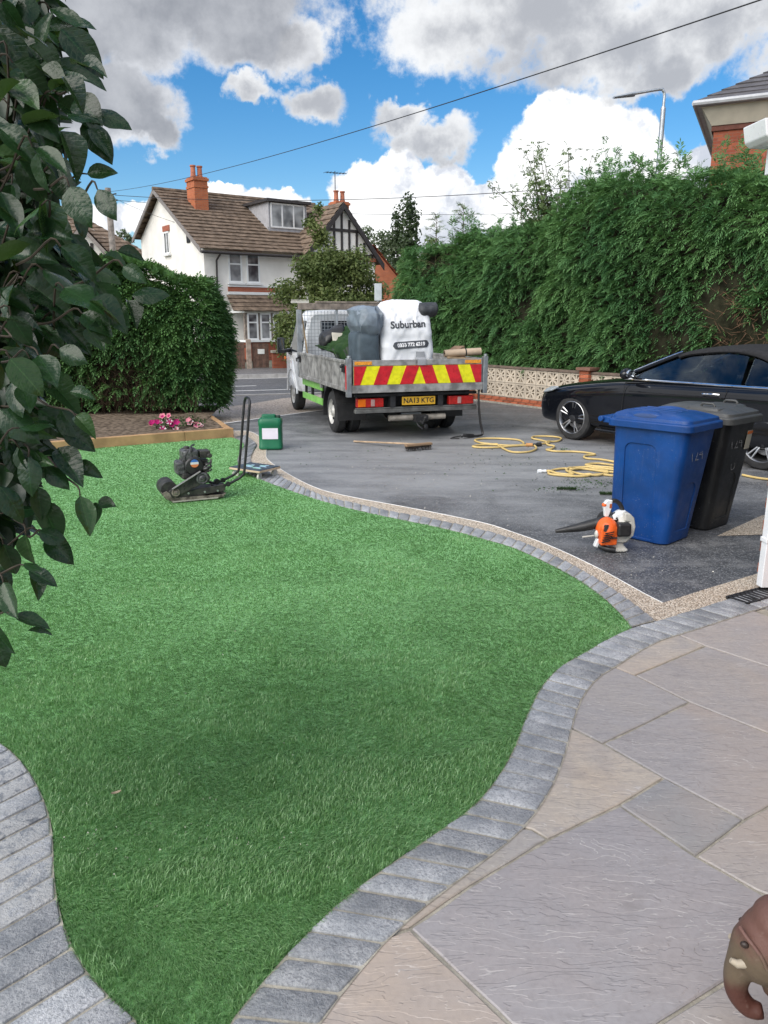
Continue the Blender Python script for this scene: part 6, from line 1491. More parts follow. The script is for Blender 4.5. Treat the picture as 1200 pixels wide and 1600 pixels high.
mb = MB(); mb.tube(crom([(.05, .0, .33), (-.05, .02, .285), (-.2, .05, .235), (-.34, .07, .20), (-.52, .10, .165)], 4), [.055] * 8 + [.055, .052, .05, .046, .042, .036, .030, .024, .018], 16, flat=.92); mb.build('nozzle', M_black, lb_, 50)
mb = MB(); mb.loft([rrect(.15, .10, .03, .31, 5, .06, 0), rrect(.15, .10, .03, .35, 5, .07, 0), rrect(.09, .09, .03, .385, 5, .09, 0), rrect(.06, .07, .02, .395, 5, .095, 0)]); mb.build('top_housing', M_white, lb_, 40, .01)
mb = MB(); mb.tube(crom([(.115, .01, .33), (.09, .01, .43), (.03, .01, .485), (-.05, .01, .475)], 5), .022, 10); mb.build('handle', M_black, lb_, 50)
mb = MB(); mb.ext([(-.10, -.02, .455), (-.06, -.02, .50), (-.005, -.02, .50), (-.01, -.02, .42), (-.035, -.02, .33), (-.075, -.02, .33), (-.085, -.02, .40)], (0, .05, 0)); gh = mb.build('trigger_housing', M_white, lb_, None, .012)
mb = MB(); mb.ball((-.082, -.0, .45), (.024, .028, .02), 12, 8); mb.build('throttle_lever', M_orange, gh, 60); mb = MB(); mb.box((-.025, -.0, .44), (.03, .045, .05)); mb.build('trigger', mat('brown_orange', (.40, .10, .03), .5), gh, None, .008)
mb = MB(); mb.tube(crom([(-.13, -.06, .055), (-.06, -.11, .035), (.01, -.13, .03)], 4), .026, 10); mb.build('base_tube', M_black, lb_, 50)
mb = MB(); mb.box((-.14, -.04, .08), (.05, .06, .09), 0, (0, R(20), 0)); mb.build('base_bracket', M_white, lb_, None, .012); mb = MB(); mb.ball((-.155, -.05, .17), (.022, .03, .04), 12, 8); mb.build('fuel_cap', M_pale, lb_, 60)
mb = MB(); mb.tube([(-.16, .02, .135), (-.27, .03, .12)], .009, 6); mb.build('pull_cord', M_pale, lb_, 40)
mb = MB(); mb.lathe([(.05, 0), (.10, .004), (.115, .012), (.115, .03), (.05, .03)], 'x', 24, 0, (.132, 0, .205)); mb.build('intake_guard', mat('red_orange_ring', (.60, .09, .03), .4), lb_, 40)

# ------------------------------------------------------------------ plate compactor on the lawn
pc = thing('plate_compactor', 'black and grey petrol plate compactor with a tall looped handle on the lawn', 'compactor', tuple(G(303, 777, .02)), R(25)); pc.scale = (.80, .80, .80)
M_dirty = mat('dirty_black_metal', (.030, .030, .032), .55, .2, .5, 9, .3, 50, col2=(.07, .066, .06)); M_engine = mat('grimy_engine', (.05, .052, .056), .5, .3, .5, 22, .4, 60, col2=(.16, .16, .165)); M_dust = mat('dusty_plate', (.10, .085, .065), .8, .1, .5, 14, .4, 60, col2=(.26, .23, .19))
mb = MB(); prof = [(-.42, .13), (-.38, .06), (-.30, .012), (.30, .012), (.36, .05)]
for x0, x1 in zip(prof, prof[1:]): mb.ext([(x0[0], -.20, x0[1]), (x1[0], -.20, x1[1]), (x1[0], -.20, x1[1] + .014), (x0[0], -.20, x0[1] + .014)], (0, .40, 0))
for y in (-.205, .195): mb.ext([(-.42, y, .13), (-.38, y, .06), (-.30, y, .012), (.33, y, .014), (.34, y, .05), (-.25, y, .06), (-.36, y, .15)], (0, .012, 0))
bpl = mb.build('base_plate', M_dust, pc, None, .003)
mb = MB(); mb.span((-.30, -.218, .008), (.26, -.206, .022)); mb.build('plate_edge', mat('worn_pale_edge', (.5, .47, .42), .5, .4), bpl, None)
mb = MB(); mb.tube([(-.32, -.17, .155), (-.32, .17, .155)], .105, 20); mb.ball((-.32, 0, .15), (.09, .16, .1)); mb.build('exciter', M_dirty, pc, 40, .006)
mb = MB(); mb.span((-.22, -.17, .075), (.33, .17, .125)); mb.box((.05, -.17, .10), (.62, .03, .085), 0, (0, R(-6), 0)); mb.build('engine_deck', M_dirty, pc, None, .006)
for x in (-.1, .10, .26): mb = MB(); mb.cyl((x, -.188, .10), (x, -.20, .10), .013, None, 8); mb.build('bolt', M_steel, pc, 40)
mb = MB(); bg_ = [(-.30, .06), (-.20, .09), (.06, .20), (.15, .21), (.18, .28), (.14, .345), (.04, .35), (-.24, .205), (-.34, .15)]; mb.ext([(x, -.215, z) for x, z in bg_], (0, .04, 0)); bgd = mb.build('belt_guard', M_dirty, pc, None, .012)
mb = MB(); mb.box((-.12, -.225, .272), (.40, .05, .010), 0, (0, R(-28.5), 0)); mb.build('guard_rim', mat('worn_grey_edge', (.22, .22, .215), .5, .3), bgd, None, .003)
for c, r in (((.075, .275), .075), ((-.255, .13), .05)):
    mb = MB(); mb.lathe([(r, .0), (r, -.012), (r * .8, -.018), (r * .62, -.008), (r * .45, -.022), (r * .22, -.03), (.002, -.03)], 'y', 24, 0, (c[0], -.216, c[1])); mb.build('pulley_cover', M_dust if r < .06 else M_engine, bgd, 40)
for i in range(4):
    for j in range(2): mb = MB(); mb.box((-.15 + i * .05, -.2165, .165 + i * .024 + j * .035), (.028, .006, .012), 0, (0, R(-62), 0)); mb.build('guard_slot', M_black, bgd, None)
mb = MB(); mb.box((-.02, 0, .40), (.23, .24, .22)); mb.box((.0, .0, .30), (.30, .28, .08)); eng = mb.build('engine_block', M_dirty, pc, None, .02)
for i in range(6): mb = MB(); mb.box((.14, 0, .33 + i * .028), (.10, .22, .008)); mb.build('cooling_fin', M_engine, eng, None)
mb = MB(); mb.loft([rrect(.20, .26, .05, z, 5, -.03, 0) for z in (.50, .52, .60)] + [rrect(.15, .20, .05, .625, 5, -.03, 0)]); mb.build('fuel_tank', M_engine, pc, 35, .012)
mb = MB(); mb.cyl((-.06, -.02, .62), (-.06, -.02, .655), .035, None, 16); mb.build('fuel_cap', M_dirty, pc, 40, .004)
mb = MB(); mb.box((-.155, -.02, .40), (.11, .22, .17)); mb.build('air_filter', M_engine, pc, None, .03)
mb = MB(); mb.box((.15, -.02, .55), (.13, .18, .09)); mb.cyl((.2, -.12, .535), (.2, -.14, .535), .03); mb.build('silencer', M_dirty, pc, None, .02)
mb = MB(); mb.lathe([(.11, 0), (.115, -.02), (.10, -.04), (.02, -.05)], 'y', 24, 0, (.0, -.12, .42)); rs = mb.build('recoil_starter', M_black, pc, 40)
mb = MB(); n = 20; 
for z0_, z1_, mi in ((-.05, -.012, 0), (-.012, .016, 1), (.016, .05, 2)):
    q = []; 
    for i in range(9): z = z0_ + (z1_ - z0_) * i / 8; q.append((math.sqrt(max(0, .05 ** 2 - z * z)), z))
    mb.ext([(x, -.174, z + .46) for x, z in q] + [(-x, -.174, z + .46) for x, z in reversed(q)], (0, .003, 0), mi)
mb.build('round_sticker', [mat('sticker_orange', (.70, .22, .08), .5), mat('sticker_white', (.7, .7, .7), .5), mat('sticker_blue', (.04, .16, .50), .5)], rs, None)
mb = MB(); mb.tube(crom([(-.02, -.10, .53), (-.02, -.12, .62), (-.0, -.05, .66), (.05, .05, .655)], 4), .012, 8); mb.tube([(-.10, -.12, .34), (-.10, -.125, .55), (-.06, -.12, .62)], .012, 6); mb.build('roll_bar', M_black, pc, 40)
for k in range(9): 
    a = k * .9; mb = MB(); mb.tube(crom([(.12 + .02 * math.cos(a), -.15, .33 + .015 * k), (.17 + .03 * math.sin(a * 2), -.17, .36 + .01 * k), (.21, -.13 + .02 * math.cos(a * 3), .34 + .02 * k)], 3), .008, 5); mb.build('linkage', M_engine if k % 2 else M_dirty, pc, 40)
hy = .13
pth = [(.20, -hy, .17), (.30, -hy, .13), (.40, -hy, .155), (.545, -hy, .215), (.60, -hy, .26), (.63, -hy, .34), (.72, -hy, 1.06), (.735, -hy * .92, 1.16), (.74, -hy * .5, 1.21), (.74, 0, 1.215)]
pth += [(x, -y, z) for x, y, z in reversed(pth[:-1])]
mb = MB(); mb.tube(crom(pth, 4), .0165, 10); mb.build('handle', mat('worn_black_tube', (.025, .025, .027), .4, .3, .4, 14), pc, 60)
for s in (-1, 1): mb = MB(); mb.cyl((.33, s * (hy + .03), .14), (.33, s * (hy - .03), .14), .042, None, 16); mb.cyl((.41, s * (hy + .02), .16), (.41, s * (hy - .02), .16), .03, None, 12); mb.build('rubber_mount', M_black, pc, 40)

# ------------------------------------------------------------------ green can, dolly, broom
gc = thing('jerrycan', 'green plastic jerrycan with a blank white label by the cream border', 'can', tuple(G(424, 701)), R(4))
M_gcan = mat('green_can_plastic', (.004, .125, .055), .38, 0, .1, 6, .05, 80)
W_, D_, H__ = .325, .28, .43
mb = MB(); mb.loft([rrect(W_ - .04, D_ - .04, .05, 0, 6), rrect(W_, D_, .055, .02, 6), rrect(W_, D_, .055, .05, 6), rrect(W_ - .008, D_ - .008, .055, .06, 6), rrect(W_ - .008, D_ - .008, .055, .33, 6), rrect(W_, D_, .055, .345, 6), rrect(W_, D_, .055, .40, 6), rrect(W_ - .03, D_ - .03, .05, .43, 6), rrect(W_ - .10, D_ - .09, .04, .44, 6)]); mb.build('body', M_gcan, gc, 35, .006)
mb = MB(); mb.loft([rrect(.20, .10, .03, .43, 5, -.02, 0), rrect(.19, .09, .03, .475, 5, -.02, 0), rrect(.17, .07, .025, .483, 5, -.02, 0)]); mb.build('handle', M_gcan, gc, 35, .006)
mb = MB(); mb.cyl((.11, -.02, .43), (.11, -.02, .47), .032, None, 16); mb.build('cap', mat('dark_cap', (.02, .04, .03), .5), gc, 40, .004)
mb = MB(); mb.span((-.108, -D_ / 2 - .0, .155), (.108, -D_ / 2 + .006, .305)); mb.build('label', mat('white_label', (.72, .68, .76), .5, 0, .04, 9), gc, None)

dl = thing('furniture_dolly', 'small wooden furniture dolly topped with dark carpet and pale blue marks at the lawn edge', 'dolly', tuple(G(399, 745)), R(-33))
mb = MB(); mb.box((0, 0, .105), (.46, .36, .022)); mb.build('platform', mat('pale_plywood', (.50, .38, .27), .7, 0, .15, 9), dl, None, .003)
mb = MB(); mb.box((0, 0, .119), (.45, .35, .007)); cp = mb.build('carpet_top', mat('dark_blue_carpet', (.045, .065, .09), .95, 0, .3, 20, .4, 200), dl, None)
M_pb = mat('pale_blue_mark', (.30, .45, .58), .8); M_pg = mat('pale_green_mark', (.25, .48, .40), .8)
for i in range(14):
    mb = MB(); x, y = random.uniform(-.13, .12), random.uniform(-.11, .11); w, h = random.uniform(.02, .06), random.uniform(.012, .03); mb.ext([(x - w, y - h, .1226), (x + w, y - h * .8, .1226), (x + w * .7, y + h, .1226), (x - w * .8, y + h * .7, .1226)], (0, 0, .0006 + i * .00012)); mb.build('printed_mark', (M_pb, M_pg)[i % 2], cp, None)
for sx in (-1, 1):
    for sy in (-1, 1):
        mb = MB(); mb.lathe([(.006, -.012), (.036, -.012), (.040, -.006), (.040, .006), (.036, .012), (.006, .012)], 'y', 18); o = mb.build('caster', M_pale, dl, 35); o.location = (sx * .18, sy * .13, .041); o.rotation_euler = (0, 0, random.uniform(0, 3))
        mb = MB(); mb.box((0, .017, .022), (.03, .004, .05)); mb.box((0, -.017, .022), (.03, .004, .05)); mb.box((0, 0, .047), (.05, .045, .008)); mb.build('caster_fork', M_steel, o, None)

ba, bb = G(553, 691.5), G(652, 703.5); bd_ = (bb - ba); bl_ = bd_.length
br = thing('broom', 'wooden broom with dark bristles lying on the drive behind the truck', 'broom', tuple(bb), math.atan2(bd_.y, bd_.x))
mb = MB(); mb.tube([(-bl_, 0, .018), (0, 0, .085)], .013, 8); mb.build('handle', mat('pale_broom_handle', (.40, .29, .19), .7, 0, .25, 8), br, 40)
hr_ = R(48)
mb = MB(); mb.box((.02, .0, .082), (.07, .42, .032), 0, (0, 0, hr_ - R(90) + R(18))); hd = mb.build('head', mat('brown_broom_head', (.26, .17, .10), .7), br, None, .008)
k = 420; a_ = hr_ - R(90) + R(18); L1 = RNG.uniform(-.20, .20, k); L2 = RNG.uniform(-.03, .03, k); Pb = np.stack([.02 + L2 * math.cos(a_) - L1 * math.sin(a_), L2 * math.sin(a_) + L1 * math.cos(a_), np.full(k, .068)], 1)
twigs('bristles', Pb, np.tile([[.1, 0, -1.0]], (k, 1)) + RNG.normal(0, .06, (k, 3)), .055, .0035, mat('dark_bristle', (.045, .035, .03), .9), br)

# ------------------------------------------------------------------ hoses
M_hose = mat('yellow_hose', (.60, .44, .17), .5, 0, .14, 6, .2, 160)
def hose(name, label, pts, r, fit):
    P = [G(u, v, r + .004) for u, v in pts]; C_ = crom(P, 7); used = []
    for i, p in enumerate(C_):
        for j in range(0, i - 9, 1):
            d = math.hypot(p.x - C_[j].x, p.y - C_[j].y)
            if d < 2.2 * r: p.z = max(p.z, C_[j].z + 1.5 * r * (1 - d / (2.2 * r)) + r * .6)
    for _ in range(2):
        for i in range(1, len(C_) - 1): C_[i].z = max(r + .003, (C_[i - 1].z + 2 * C_[i].z + C_[i + 1].z) / 4)
    t = thing(name, label, 'hose', tuple(C_[0]) , 0); o0 = C_[0].copy(); mb = MB(); mb.tube([p - o0 for p in C_], r, 8); mb.build('tube', M_hose, t, 50); return t, C_, o0
t, C_, o0 = hose('garden_hose', 'loosely looped yellow hose with brass connectors on the drive behind the truck', [(822, 695.5), (800, 697), (776, 699), (748, 699), (739, 697), (760, 694.5), (800, 696), (818, 694), (812, 688), (790, 685.5), (758, 685), (742, 687.5), (752, 692), (775, 694.5), (783, 699), (800, 706), (825, 706), (838, 701), (835, 696)], .0135, 0)
mb = MB(); p = G(822, 695, .025) - o0; mb.cyl(p, p + Vector((.09, .0, .0)), .026, None, 12); mb.build('brass_fitting', mat('tan_fitting', (.50, .25, .09), .5), t, 40)
mb = MB(); p2 = p + Vector((.09, 0, 0)); mb.cyl(p2, p2 + Vector((.07, .01, 0)), .02, None, 10); mb.cyl(p2 + Vector((.07, .01, 0)), p2 + Vector((.13, .02, .01)), .032, .028, 12); mb.build('connector', M_black, t, 40)
t, C_, o0 = hose('garden_hose', 'heaped yellow hose pile with a white end fitting left of the blue bin', [(838, 694), (848, 693), (858, 691.5), (846, 688), (832, 685), (834, 682), (850, 681.5), (868, 682.5), (877, 685), (872, 689), (855, 691), (856, 695), (866, 697), (862, 701), (854, 702.5), (868, 705), (895, 705.5), (915, 707), (930, 710), (914, 712), (916, 716), (940, 718), (962, 722), (980, 726), (962, 727), (935, 724), (915, 726), (935, 729), (960, 731), (975, 735), (950, 733), (925, 730), (900, 733), (880, 732), (862, 735), (858, 740), (880, 743), (910, 744), (935, 741), (960, 743), (975, 739), (945, 737), (915, 733), (890, 735), (905, 740), (928, 743), (950, 739), (935, 733), (905, 730), (885, 734), (895, 741), (875, 740), (853, 736)], .0135, 1)
mb = MB(); p = G(853, 736, .02) - o0; mb.cyl(p, p + Vector((-.06, -.01, 0)), .02, .016, 10); mb.cyl(p + Vector((-.06, -.01, 0)), p + Vector((-.1, -.015, 0)), .026, .022, 10); mb.build('end_fitting', M_white, t, 40)
t, C_, o0 = hose('hose_end', 'short stretch of yellow hose on the drive right of the black bin', [(1160, 742), (1185, 747), (1215, 750), (1260, 752), (1330, 756)], .0135, 0)

# ------------------------------------------------------------------ flowers in the bed
LF_PET = leafmat('petunia_leaf', (.03, .06, .02), (.07, .12, .04), .6, .2, .3, 8)
def petal_mat(n, a, b): 
    m = leafmat(n, a, b, .6, .25, .2, 3); return m
PM = {'magenta': petal_mat('magenta_petal', (.42, .01, .14), (.55, .03, .22)), 'pink': petal_mat('pink_petal', (.72, .25, .32), (.80, .45, .48)), 'violet': petal_mat('violet_petal', (.10, .05, .22), (.2, .12, .4)), 'white': petal_mat('white_petal', (.75, .68, .70), (.8, .75, .76))}
def flower(parent, p, r, cc, ce, tilt):
    e = Euler(tilt).to_matrix(); mb = MB(); n = 10
    for k, (r0_, r1_) in enumerate(((0.0, .5), (.5, 1.0))):
        for i in range(n):
            a0, a1 = 2 * math.pi * i / n, 2 * math.pi * (i + 1) / n
            f0 = 1 + .12 * math.cos(5 * a0); f1 = 1 + .12 * math.cos(5 * a1)
            q = [(r * r0_ * math.cos(a0) * f0, r * r0_ * math.sin(a0) * f0, r * (.45 * r0_ ** 1.5)), (r * r1_ * math.cos(a0) * f0, r * r1_ * math.sin(a0) * f0, r * .45 * r1_ ** 1.5), (r * r1_ * math.cos(a1) * f1, r * r1_ * math.sin(a1) * f1, r * .45 * r1_ ** 1.5), (r * r0_ * math.cos(a1) * f1, r * r0_ * math.sin(a1) * f1, r * .45 * r0_ ** 1.5)]
            star = k == 1 and i % 2 == 0
            mb.add([e @ Vector(x) + Vector(p) for x in q], [(0, 1, 2, 3)], 1 if star else (0 if k == 0 else 2))
    mb.build('flower', [PM[cc], PM[ce], PM[ce if ce != 'white' else cc]], parent, None)
def petunia(label, u, v, ws, fl, seed):
    b = G(u, v, .15); t = thing('petunia_plant', label, 'flower', tuple(b), 0, None); rg = random.Random(seed)
    V, F, ti = leafcloud([(0, 0, .10), (ws * .5, 0, .08), (-ws * .5, .05, .08)], [(ws * .6, .16, .11)] * 3, 240, .022, .6, 1, .5, seed); struct(npmesh('foliage', V, F, LF_PET, ti, t), 'stuff')
    mb = MB()
    for (du, dv, r, c, e) in fl:
        p = AT(u + du, v + dv, b.y - .08) - b; flower(t, p, r, c, e, (R(55) + rg.uniform(-.3, .3), rg.uniform(-.3, .3), rg.uniform(-.4, .4))); mb.tube([(p.x * .4, 0, 0), p * .6 + Vector((0, 0, 0)), p], .004, 4)
    mb.build('stems', LF_PET, t, None)
petunia('tall magenta petunia with pink and white striped flowers in the flower bed', 262, 669, .26, [(-8, -18, .05, 'magenta', 'pink'), (2, -19, .042, 'magenta', 'pink'), (-24, -8, .05, 'magenta', 'magenta'), (-16, -9, .045, 'magenta', 'magenta'), (3, -10, .05, 'magenta', 'white'), (6, -4, .045, 'magenta', 'magenta'), (14, -9, .05, 'magenta', 'magenta'), (-8, 2, .055, 'magenta', 'white'), (13, 2, .048, 'pink', 'white'), (-26, -6, .04, 'magenta', 'pink'), (-10, -9, .03, 'magenta', 'white')], 3)
petunia('low pale pink petunia at the right corner of the flower bed', 302, 666, .18, [(-4, -5, .055, 'pink', 'white'), (-7, -9, .045, 'pink', 'pink'), (5, -2, .05, 'magenta', 'pink'), (10, -2, .04, 'pink', 'white'), (14, 0, .03, 'pink', 'white')], 4)
petunia('dark violet and white petunia peeping out beside the camellia leaves', 94, 678, .16, [(0, -8, .04, 'violet', 'white'), (7, -1, .042, 'violet', 'white'), (-20, -2, .045, 'white', 'white'), (-16, 6, .04, 'violet', 'white'), (-38, -8, .04, 'violet', 'violet')], 5)

# ------------------------------------------------------------------ own house: pipe, wall, gutter end, drain
px_ = G(1191.5, 925); dp_ = thing('downpipe', 'white square downpipe against the brick corner at the right edge', 'downpipe', (px_.x, px_.y, 0), R(4))
M_upvc = mat('white_upvc', (.78, .79, .81), .3, 0, .04, 6)
mb = MB(); mb.box((0, 0, 1.12), (.066, .066, 2.16)); mb.build('pipe', M_upvc, dp_, None, .006)
mb = MB(); mb.box((0, 0, .36), (.078, .078, .03)); mb.build('socket_joint', M_upvc, dp_, None, .004)
mb = MB(); mb.ext([(-.033, -.033, 2.19), (.033, -.033, 2.19), (-.20, -.033, 2.56), (-.266, -.033, 2.56)], (0, .066, 0)); mb.box((-.233, 0, 2.66), (.066, .066, .22)); mb.box((-.16, 0, 2.36), (.15, .08, .045), 0, (0, R(25), 0)); mb.build('swan_neck', M_upvc, dp_, None, .005)
hw = thing('house_corner', 'red brick corner of the house with white gutter end at the right edge', 'house', (px_.x, px_.y, 0), R(4))
oh = 0
for row in range(14):
    for i in range(4):
        o = link('brick', bk_m, hw); o.location = (.095, -.06 - i * .225 + (row % 2) * .112, .045 + row * .075); o.rotation_euler = (0, 0, R(90))
        if row % 2: pass
mb = MB(); mb.span((.045, -4.5, 0), (3.5, .06, 1.08)); mb.build('mortar_core', M_mortar, hw, None)
mb = MB(); mb.span((.04, -4.5, 1.08), (3.5, .075, 2.75)); mb.build('upper_wall', M_redwall, hw, None)
gz_ = AT(1165, 210, px_.y).z
mb = MB(); x0 = AT(1173, 200, px_.y).x - px_.x; mb.ext([(x0, -.12, gz_ + .055), (x0 + .02, -.12, gz_ - .035), (x0 + .05, -.12, gz_ - .06), (x0 + 2.5, -.12, gz_ - .06), (x0 + 2.5, -.12, gz_ + .055)], (0, .24, 0)); mb.build('gutter_end', M_upvc, hw, None, .008)
mb = MB(); mb.span((x0 + .14, -.09, gz_ - .21), (x0 + 2.4, .08, gz_ - .065)); mb.build('soffit_board', M_upvc, hw, None, .005)
mb = MB(); mb.ext([(x0 + .1, -.25, gz_ + .22), (x0 + .25, -.3, gz_ + .1), (x0 + 2.4, -.3, gz_ + .1), (x0 + 2.4, .1, gz_ + .55), (x0 + .25, .1, gz_ + .55)], (0, 0, .04)); mb.build('porch_roof', M_slate, hw, None)
dg_ = thing('drain_grate', 'black slotted drain channel at the foot of the white downpipe', 'drain', tuple(G(1178, 934, .004)), R(30))
mb = MB(); mb.span((-.18, -.075, .001), (.5, .075, .010)); mb.build('channel', M_black, dg_, None)
for i in range(17): mb = MB(); mb.span((-.17 + i * .04, -.065, .010), (-.15 + i * .04, .065, .020)); mb.build('grate_bar', M_dark, dg_, None, .002)
for y in (-.07, .07): mb = MB(); mb.span((-.18, y - .008, .010), (.5, y + .008, .021)); mb.build('grate_rail', M_dark, dg_, None)

# ------------------------------------------------------------------ elephant ornament, bottom right
ex = G(1275, 1700); eo = thing('elephant_ornament', 'terracotta elephant ornament with curled trunk on the patio at bottom right', 'ornament', (.872, 1.455, .012), R(158)); eo.scale = (.86, .86, .86)
M_eleph = bpy.data.materials.new('worn_terracotta'); M_eleph.use_nodes = True; nt = M_eleph.node_tree; b = nt.nodes['Principled BSDF']; tcn = N(nt, 'ShaderNodeTexCoord').outputs['Object']
sp = N(nt, 'ShaderNodeSeparateXYZ', {0: tcn}); n1 = NOISE(nt, tcn, 14, 5, .6); n2 = NOISE(nt, tcn, 60, 4)
c = MIX(nt, SS(nt, MA(nt, 'ADD', sp.outputs[2], MA(nt, 'MULTIPLY', n1, .09)), .445, .50), (.115, .085, .055), (.125, .060, .047))
c = MIX(nt, SS(nt, MA(nt, 'ADD', sp.outputs[2], MA(nt, 'MULTIPLY', n1, .08)), .36, .30), c, (.075, .026, .018))
c = MIX(nt, SS(nt, n1, .55, .75, 0, .6), c, (.10, .06, .045)); c = MIX(nt, SS(nt, n2, .6, .8, 0, .4), c, (.22, .16, .13))
nt.links.new(c, b.inputs['Base Color']); b.inputs['Roughness'].default_value = .6; bp = N(nt, 'ShaderNodeBump', {'Strength': .3, 'Distance': .006, 'Height': n2}); nt.links.new(bp.outputs[0], b.inputs['Normal'])
mb = MB()
# +x points to the elephant's front (turned to the left of the picture)
mb.ball((-.22, 0, .30), (.20, .14, .15)); mb.ball((-.34, 0, .28), (.12, .125, .14))
for x in (-.10, -.34):
    for y in (-.075, .075): mb.tube([(x, y, .28), (x, y, .14), (x + .01, y, .0)], [.062, .05, .056], 12)
mb.ball((.0, 0, .42), (.082, .082, .115), rot=(0, R(-8), 0)); mb.ball((-.02, 0, .50), (.07, .075, .06)); mb.ball((-.05, 0, .575), (.045, .05, .04)); mb.ball((-.10, 0, .38), (.09, .1, .1))
mb.tube(crom([(.035, 0, .42), (.050, 0, .36), (.062, 0, .30), (.056, 0, .245), (.022, 0, .205), (-.012, 0, .21)], 4), [.056, .053, .05, .047, .044, .042, .040, .038, .036, .034, .032, .031, .030, .029, .028, .027, .026, .025, .024, .023, .022], 14)
mb.tube(crom([(-.02, 0, .36), (-.015, 0, .32), (-.022, 0, .29), (-.008, 0, .272)], 4), [.05, .045, .04, .035, .03, .028, .026, .024, .022, .02, .018, .016, .012], 10)
me = bake(mb, [('REMESH', dict(mode='VOXEL', voxel_size=.0075)), ('SMOOTH', dict(iterations=5, factor=.5))]); put('body', me, M_eleph, eo, 60)
for s in (-1, 1):
    q = [(-.035, .50), (-.02, .43), (-.025, .36), (-.05, .29), (-.09, .25), (-.13, .29), (-.15, .38), (-.13, .47), (-.08, .515)]
    rings = [[(x, s * (.088 + .03 * i * (1 if x < -.06 else .25)), z) for x, z in q] for i in (0, .45)]
    mb = MB(); mb.loft(rings); me = bake(mb, [('SUBSURF', dict(levels=2, render_levels=2))]); put('ear', me, M_eleph, eo, 60)
    mb = MB(); mb.tube([(.045, s * .045, .385), (.072, s * .045 + .006, .378), (.088, s * .044 + .008, .385)], [.014, .011, .007], 8); mb.build('tusk', mat('worn_tusk', (.36, .31, .24), .6) if s < 0 else bpy.data.materials['worn_tusk'], eo, 60)
    mb = MB(); mb.ball((.060, .054 if s > 0 else -.036, .445), (.012, .008, .009), 10, 6); mb.build('eye', mat('dark_eye', (.03, .018, .014), .5) if s < 0 else bpy.data.materials['dark_eye'], eo, 60)
    if s < 0: continue
    mb = MB(); mb.tube(crom([(.075, s * .035, .478), (.058, s * .058, .47), (.025, s * .076, .445), (.005, s * .082, .41)], 3), .005, 6); mb.build('brow_line', M_eleph, eo, 60)


# ------------------------------------------------------------------ camellia at the left
cbse = Vector((-1.55, 1.75, 0))
cm = thing('camellia_bush', 'glossy dark green camellia bush hanging into the picture at the left edge', 'bush', tuple(cbse), 0)
LFm = []
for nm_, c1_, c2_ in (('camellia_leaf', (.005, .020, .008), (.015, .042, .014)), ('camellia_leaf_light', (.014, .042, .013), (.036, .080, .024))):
    m = bpy.data.materials.new(nm_); m.use_nodes = True; nt = m.node_tree; b = nt.nodes['Principled BSDF']; oi = N(nt, 'ShaderNodeObjectInfo').outputs['Random']; tcn = N(nt, 'ShaderNodeTexCoord').outputs['Object']
    sp = N(nt, 'ShaderNodeSeparateXYZ', {0: tcn}); ab = MA(nt, 'ABSOLUTE', sp.outputs[1])
    vein = MA(nt, 'FRACT', MA(nt, 'MULTIPLY', MA(nt, 'SUBTRACT', sp.outputs[0], MA(nt, 'MULTIPLY', ab, .7)), 9.0)); vn = SS(nt, MA(nt, 'ABSOLUTE', MA(nt, 'SUBTRACT', vein, .5)), .0, .10, 1, 0)
    c = MIX(nt, oi, c1_, c2_); c = MIX(nt, MA(nt, 'MULTIPLY', MA(nt, 'ADD', MA(nt, 'MULTIPLY', vn, .35), SS(nt, ab, .0, .02, .8, 0)), .6), c, tuple(x * 1.9 for x in c2_))
    bf = N(nt, 'ShaderNodeNewGeometry').outputs['Backfacing']; c = MIX(nt, MA(nt, 'MULTIPLY', bf, .75), c, (.07, .12, .05))
    nt.links.new(c, b.inputs['Base Color']); b.inputs['Roughness'].default_value = .27; b.inputs['Specular IOR Level'].default_value = .36
    bpn = N(nt, 'ShaderNodeBump', {'Strength': .12, 'Distance': .03, 'Height': MA(nt, 'ADD', MA(nt, 'MULTIPLY', vn, -.4), NOISE(nt, tcn, 4, 2))}); nt.links.new(bpn.outputs[0], b.inputs['Normal'])
    tl_ = N(nt, 'ShaderNodeBsdfTranslucent', {'Color': (.10, .22, .03, 1)}); mx = N(nt, 'ShaderNodeMixShader', {0: .10, 1: b.outputs[0], 2: tl_.outputs[0]}); nt.links.new(mx.outputs[0], nt.nodes['Material Output'].inputs[0]); LFm.append(m)
def leaf_geo(wd, fold, curl, tipk, twist=0.0, nx=9, ny=2):
    V, Fc = [], []
    for i in range(nx):
        t = i / (nx - 1); w = wd * (math.sin(math.pi * min(1, t ** .80)) ** .72) * (1 - .30 * t ** 4); w = max(w, .003)
        if t > .9: w *= (1 - t) / .1 * .9 + .06
        for j in range(-ny, ny + 1):
            f = j / ny; x = t; y = w * f; z = fold * abs(y) ** 1.2 - curl * t * t + .012 * math.sin(t * 14 + j) * abs(f) - (tipk * max(0, t - .75) ** 2) + twist * y * t
            V.append((x, y, z))
    n = 2 * ny + 1
    for i in range(nx - 1):
        for j in range(n - 1): Fc.append((i * n + j, (i + 1) * n + j, (i + 1) * n + j + 1, i * n + j + 1))
    return V, Fc
GEO = [leaf_geo(.30, .5, .10, .8), leaf_geo(.27, .9, .22, .6, .3), leaf_geo(.33, .25, .05, 1.5, -.3), leaf_geo(.29, 1.3, .30, .3), leaf_geo(.31, -.3, .18, 1.0, .2), leaf_geo(.25, .7, -.06, 1.2, -.2)]
LMESH = []
for gi, (V, Fc) in enumerate(GEO):
    for m in LFm:
        me = bpy.data.meshes.new('leaf'); me.from_pydata(V, [], Fc); me.materials.append(m); finish(me, 60); LMESH.append(me)
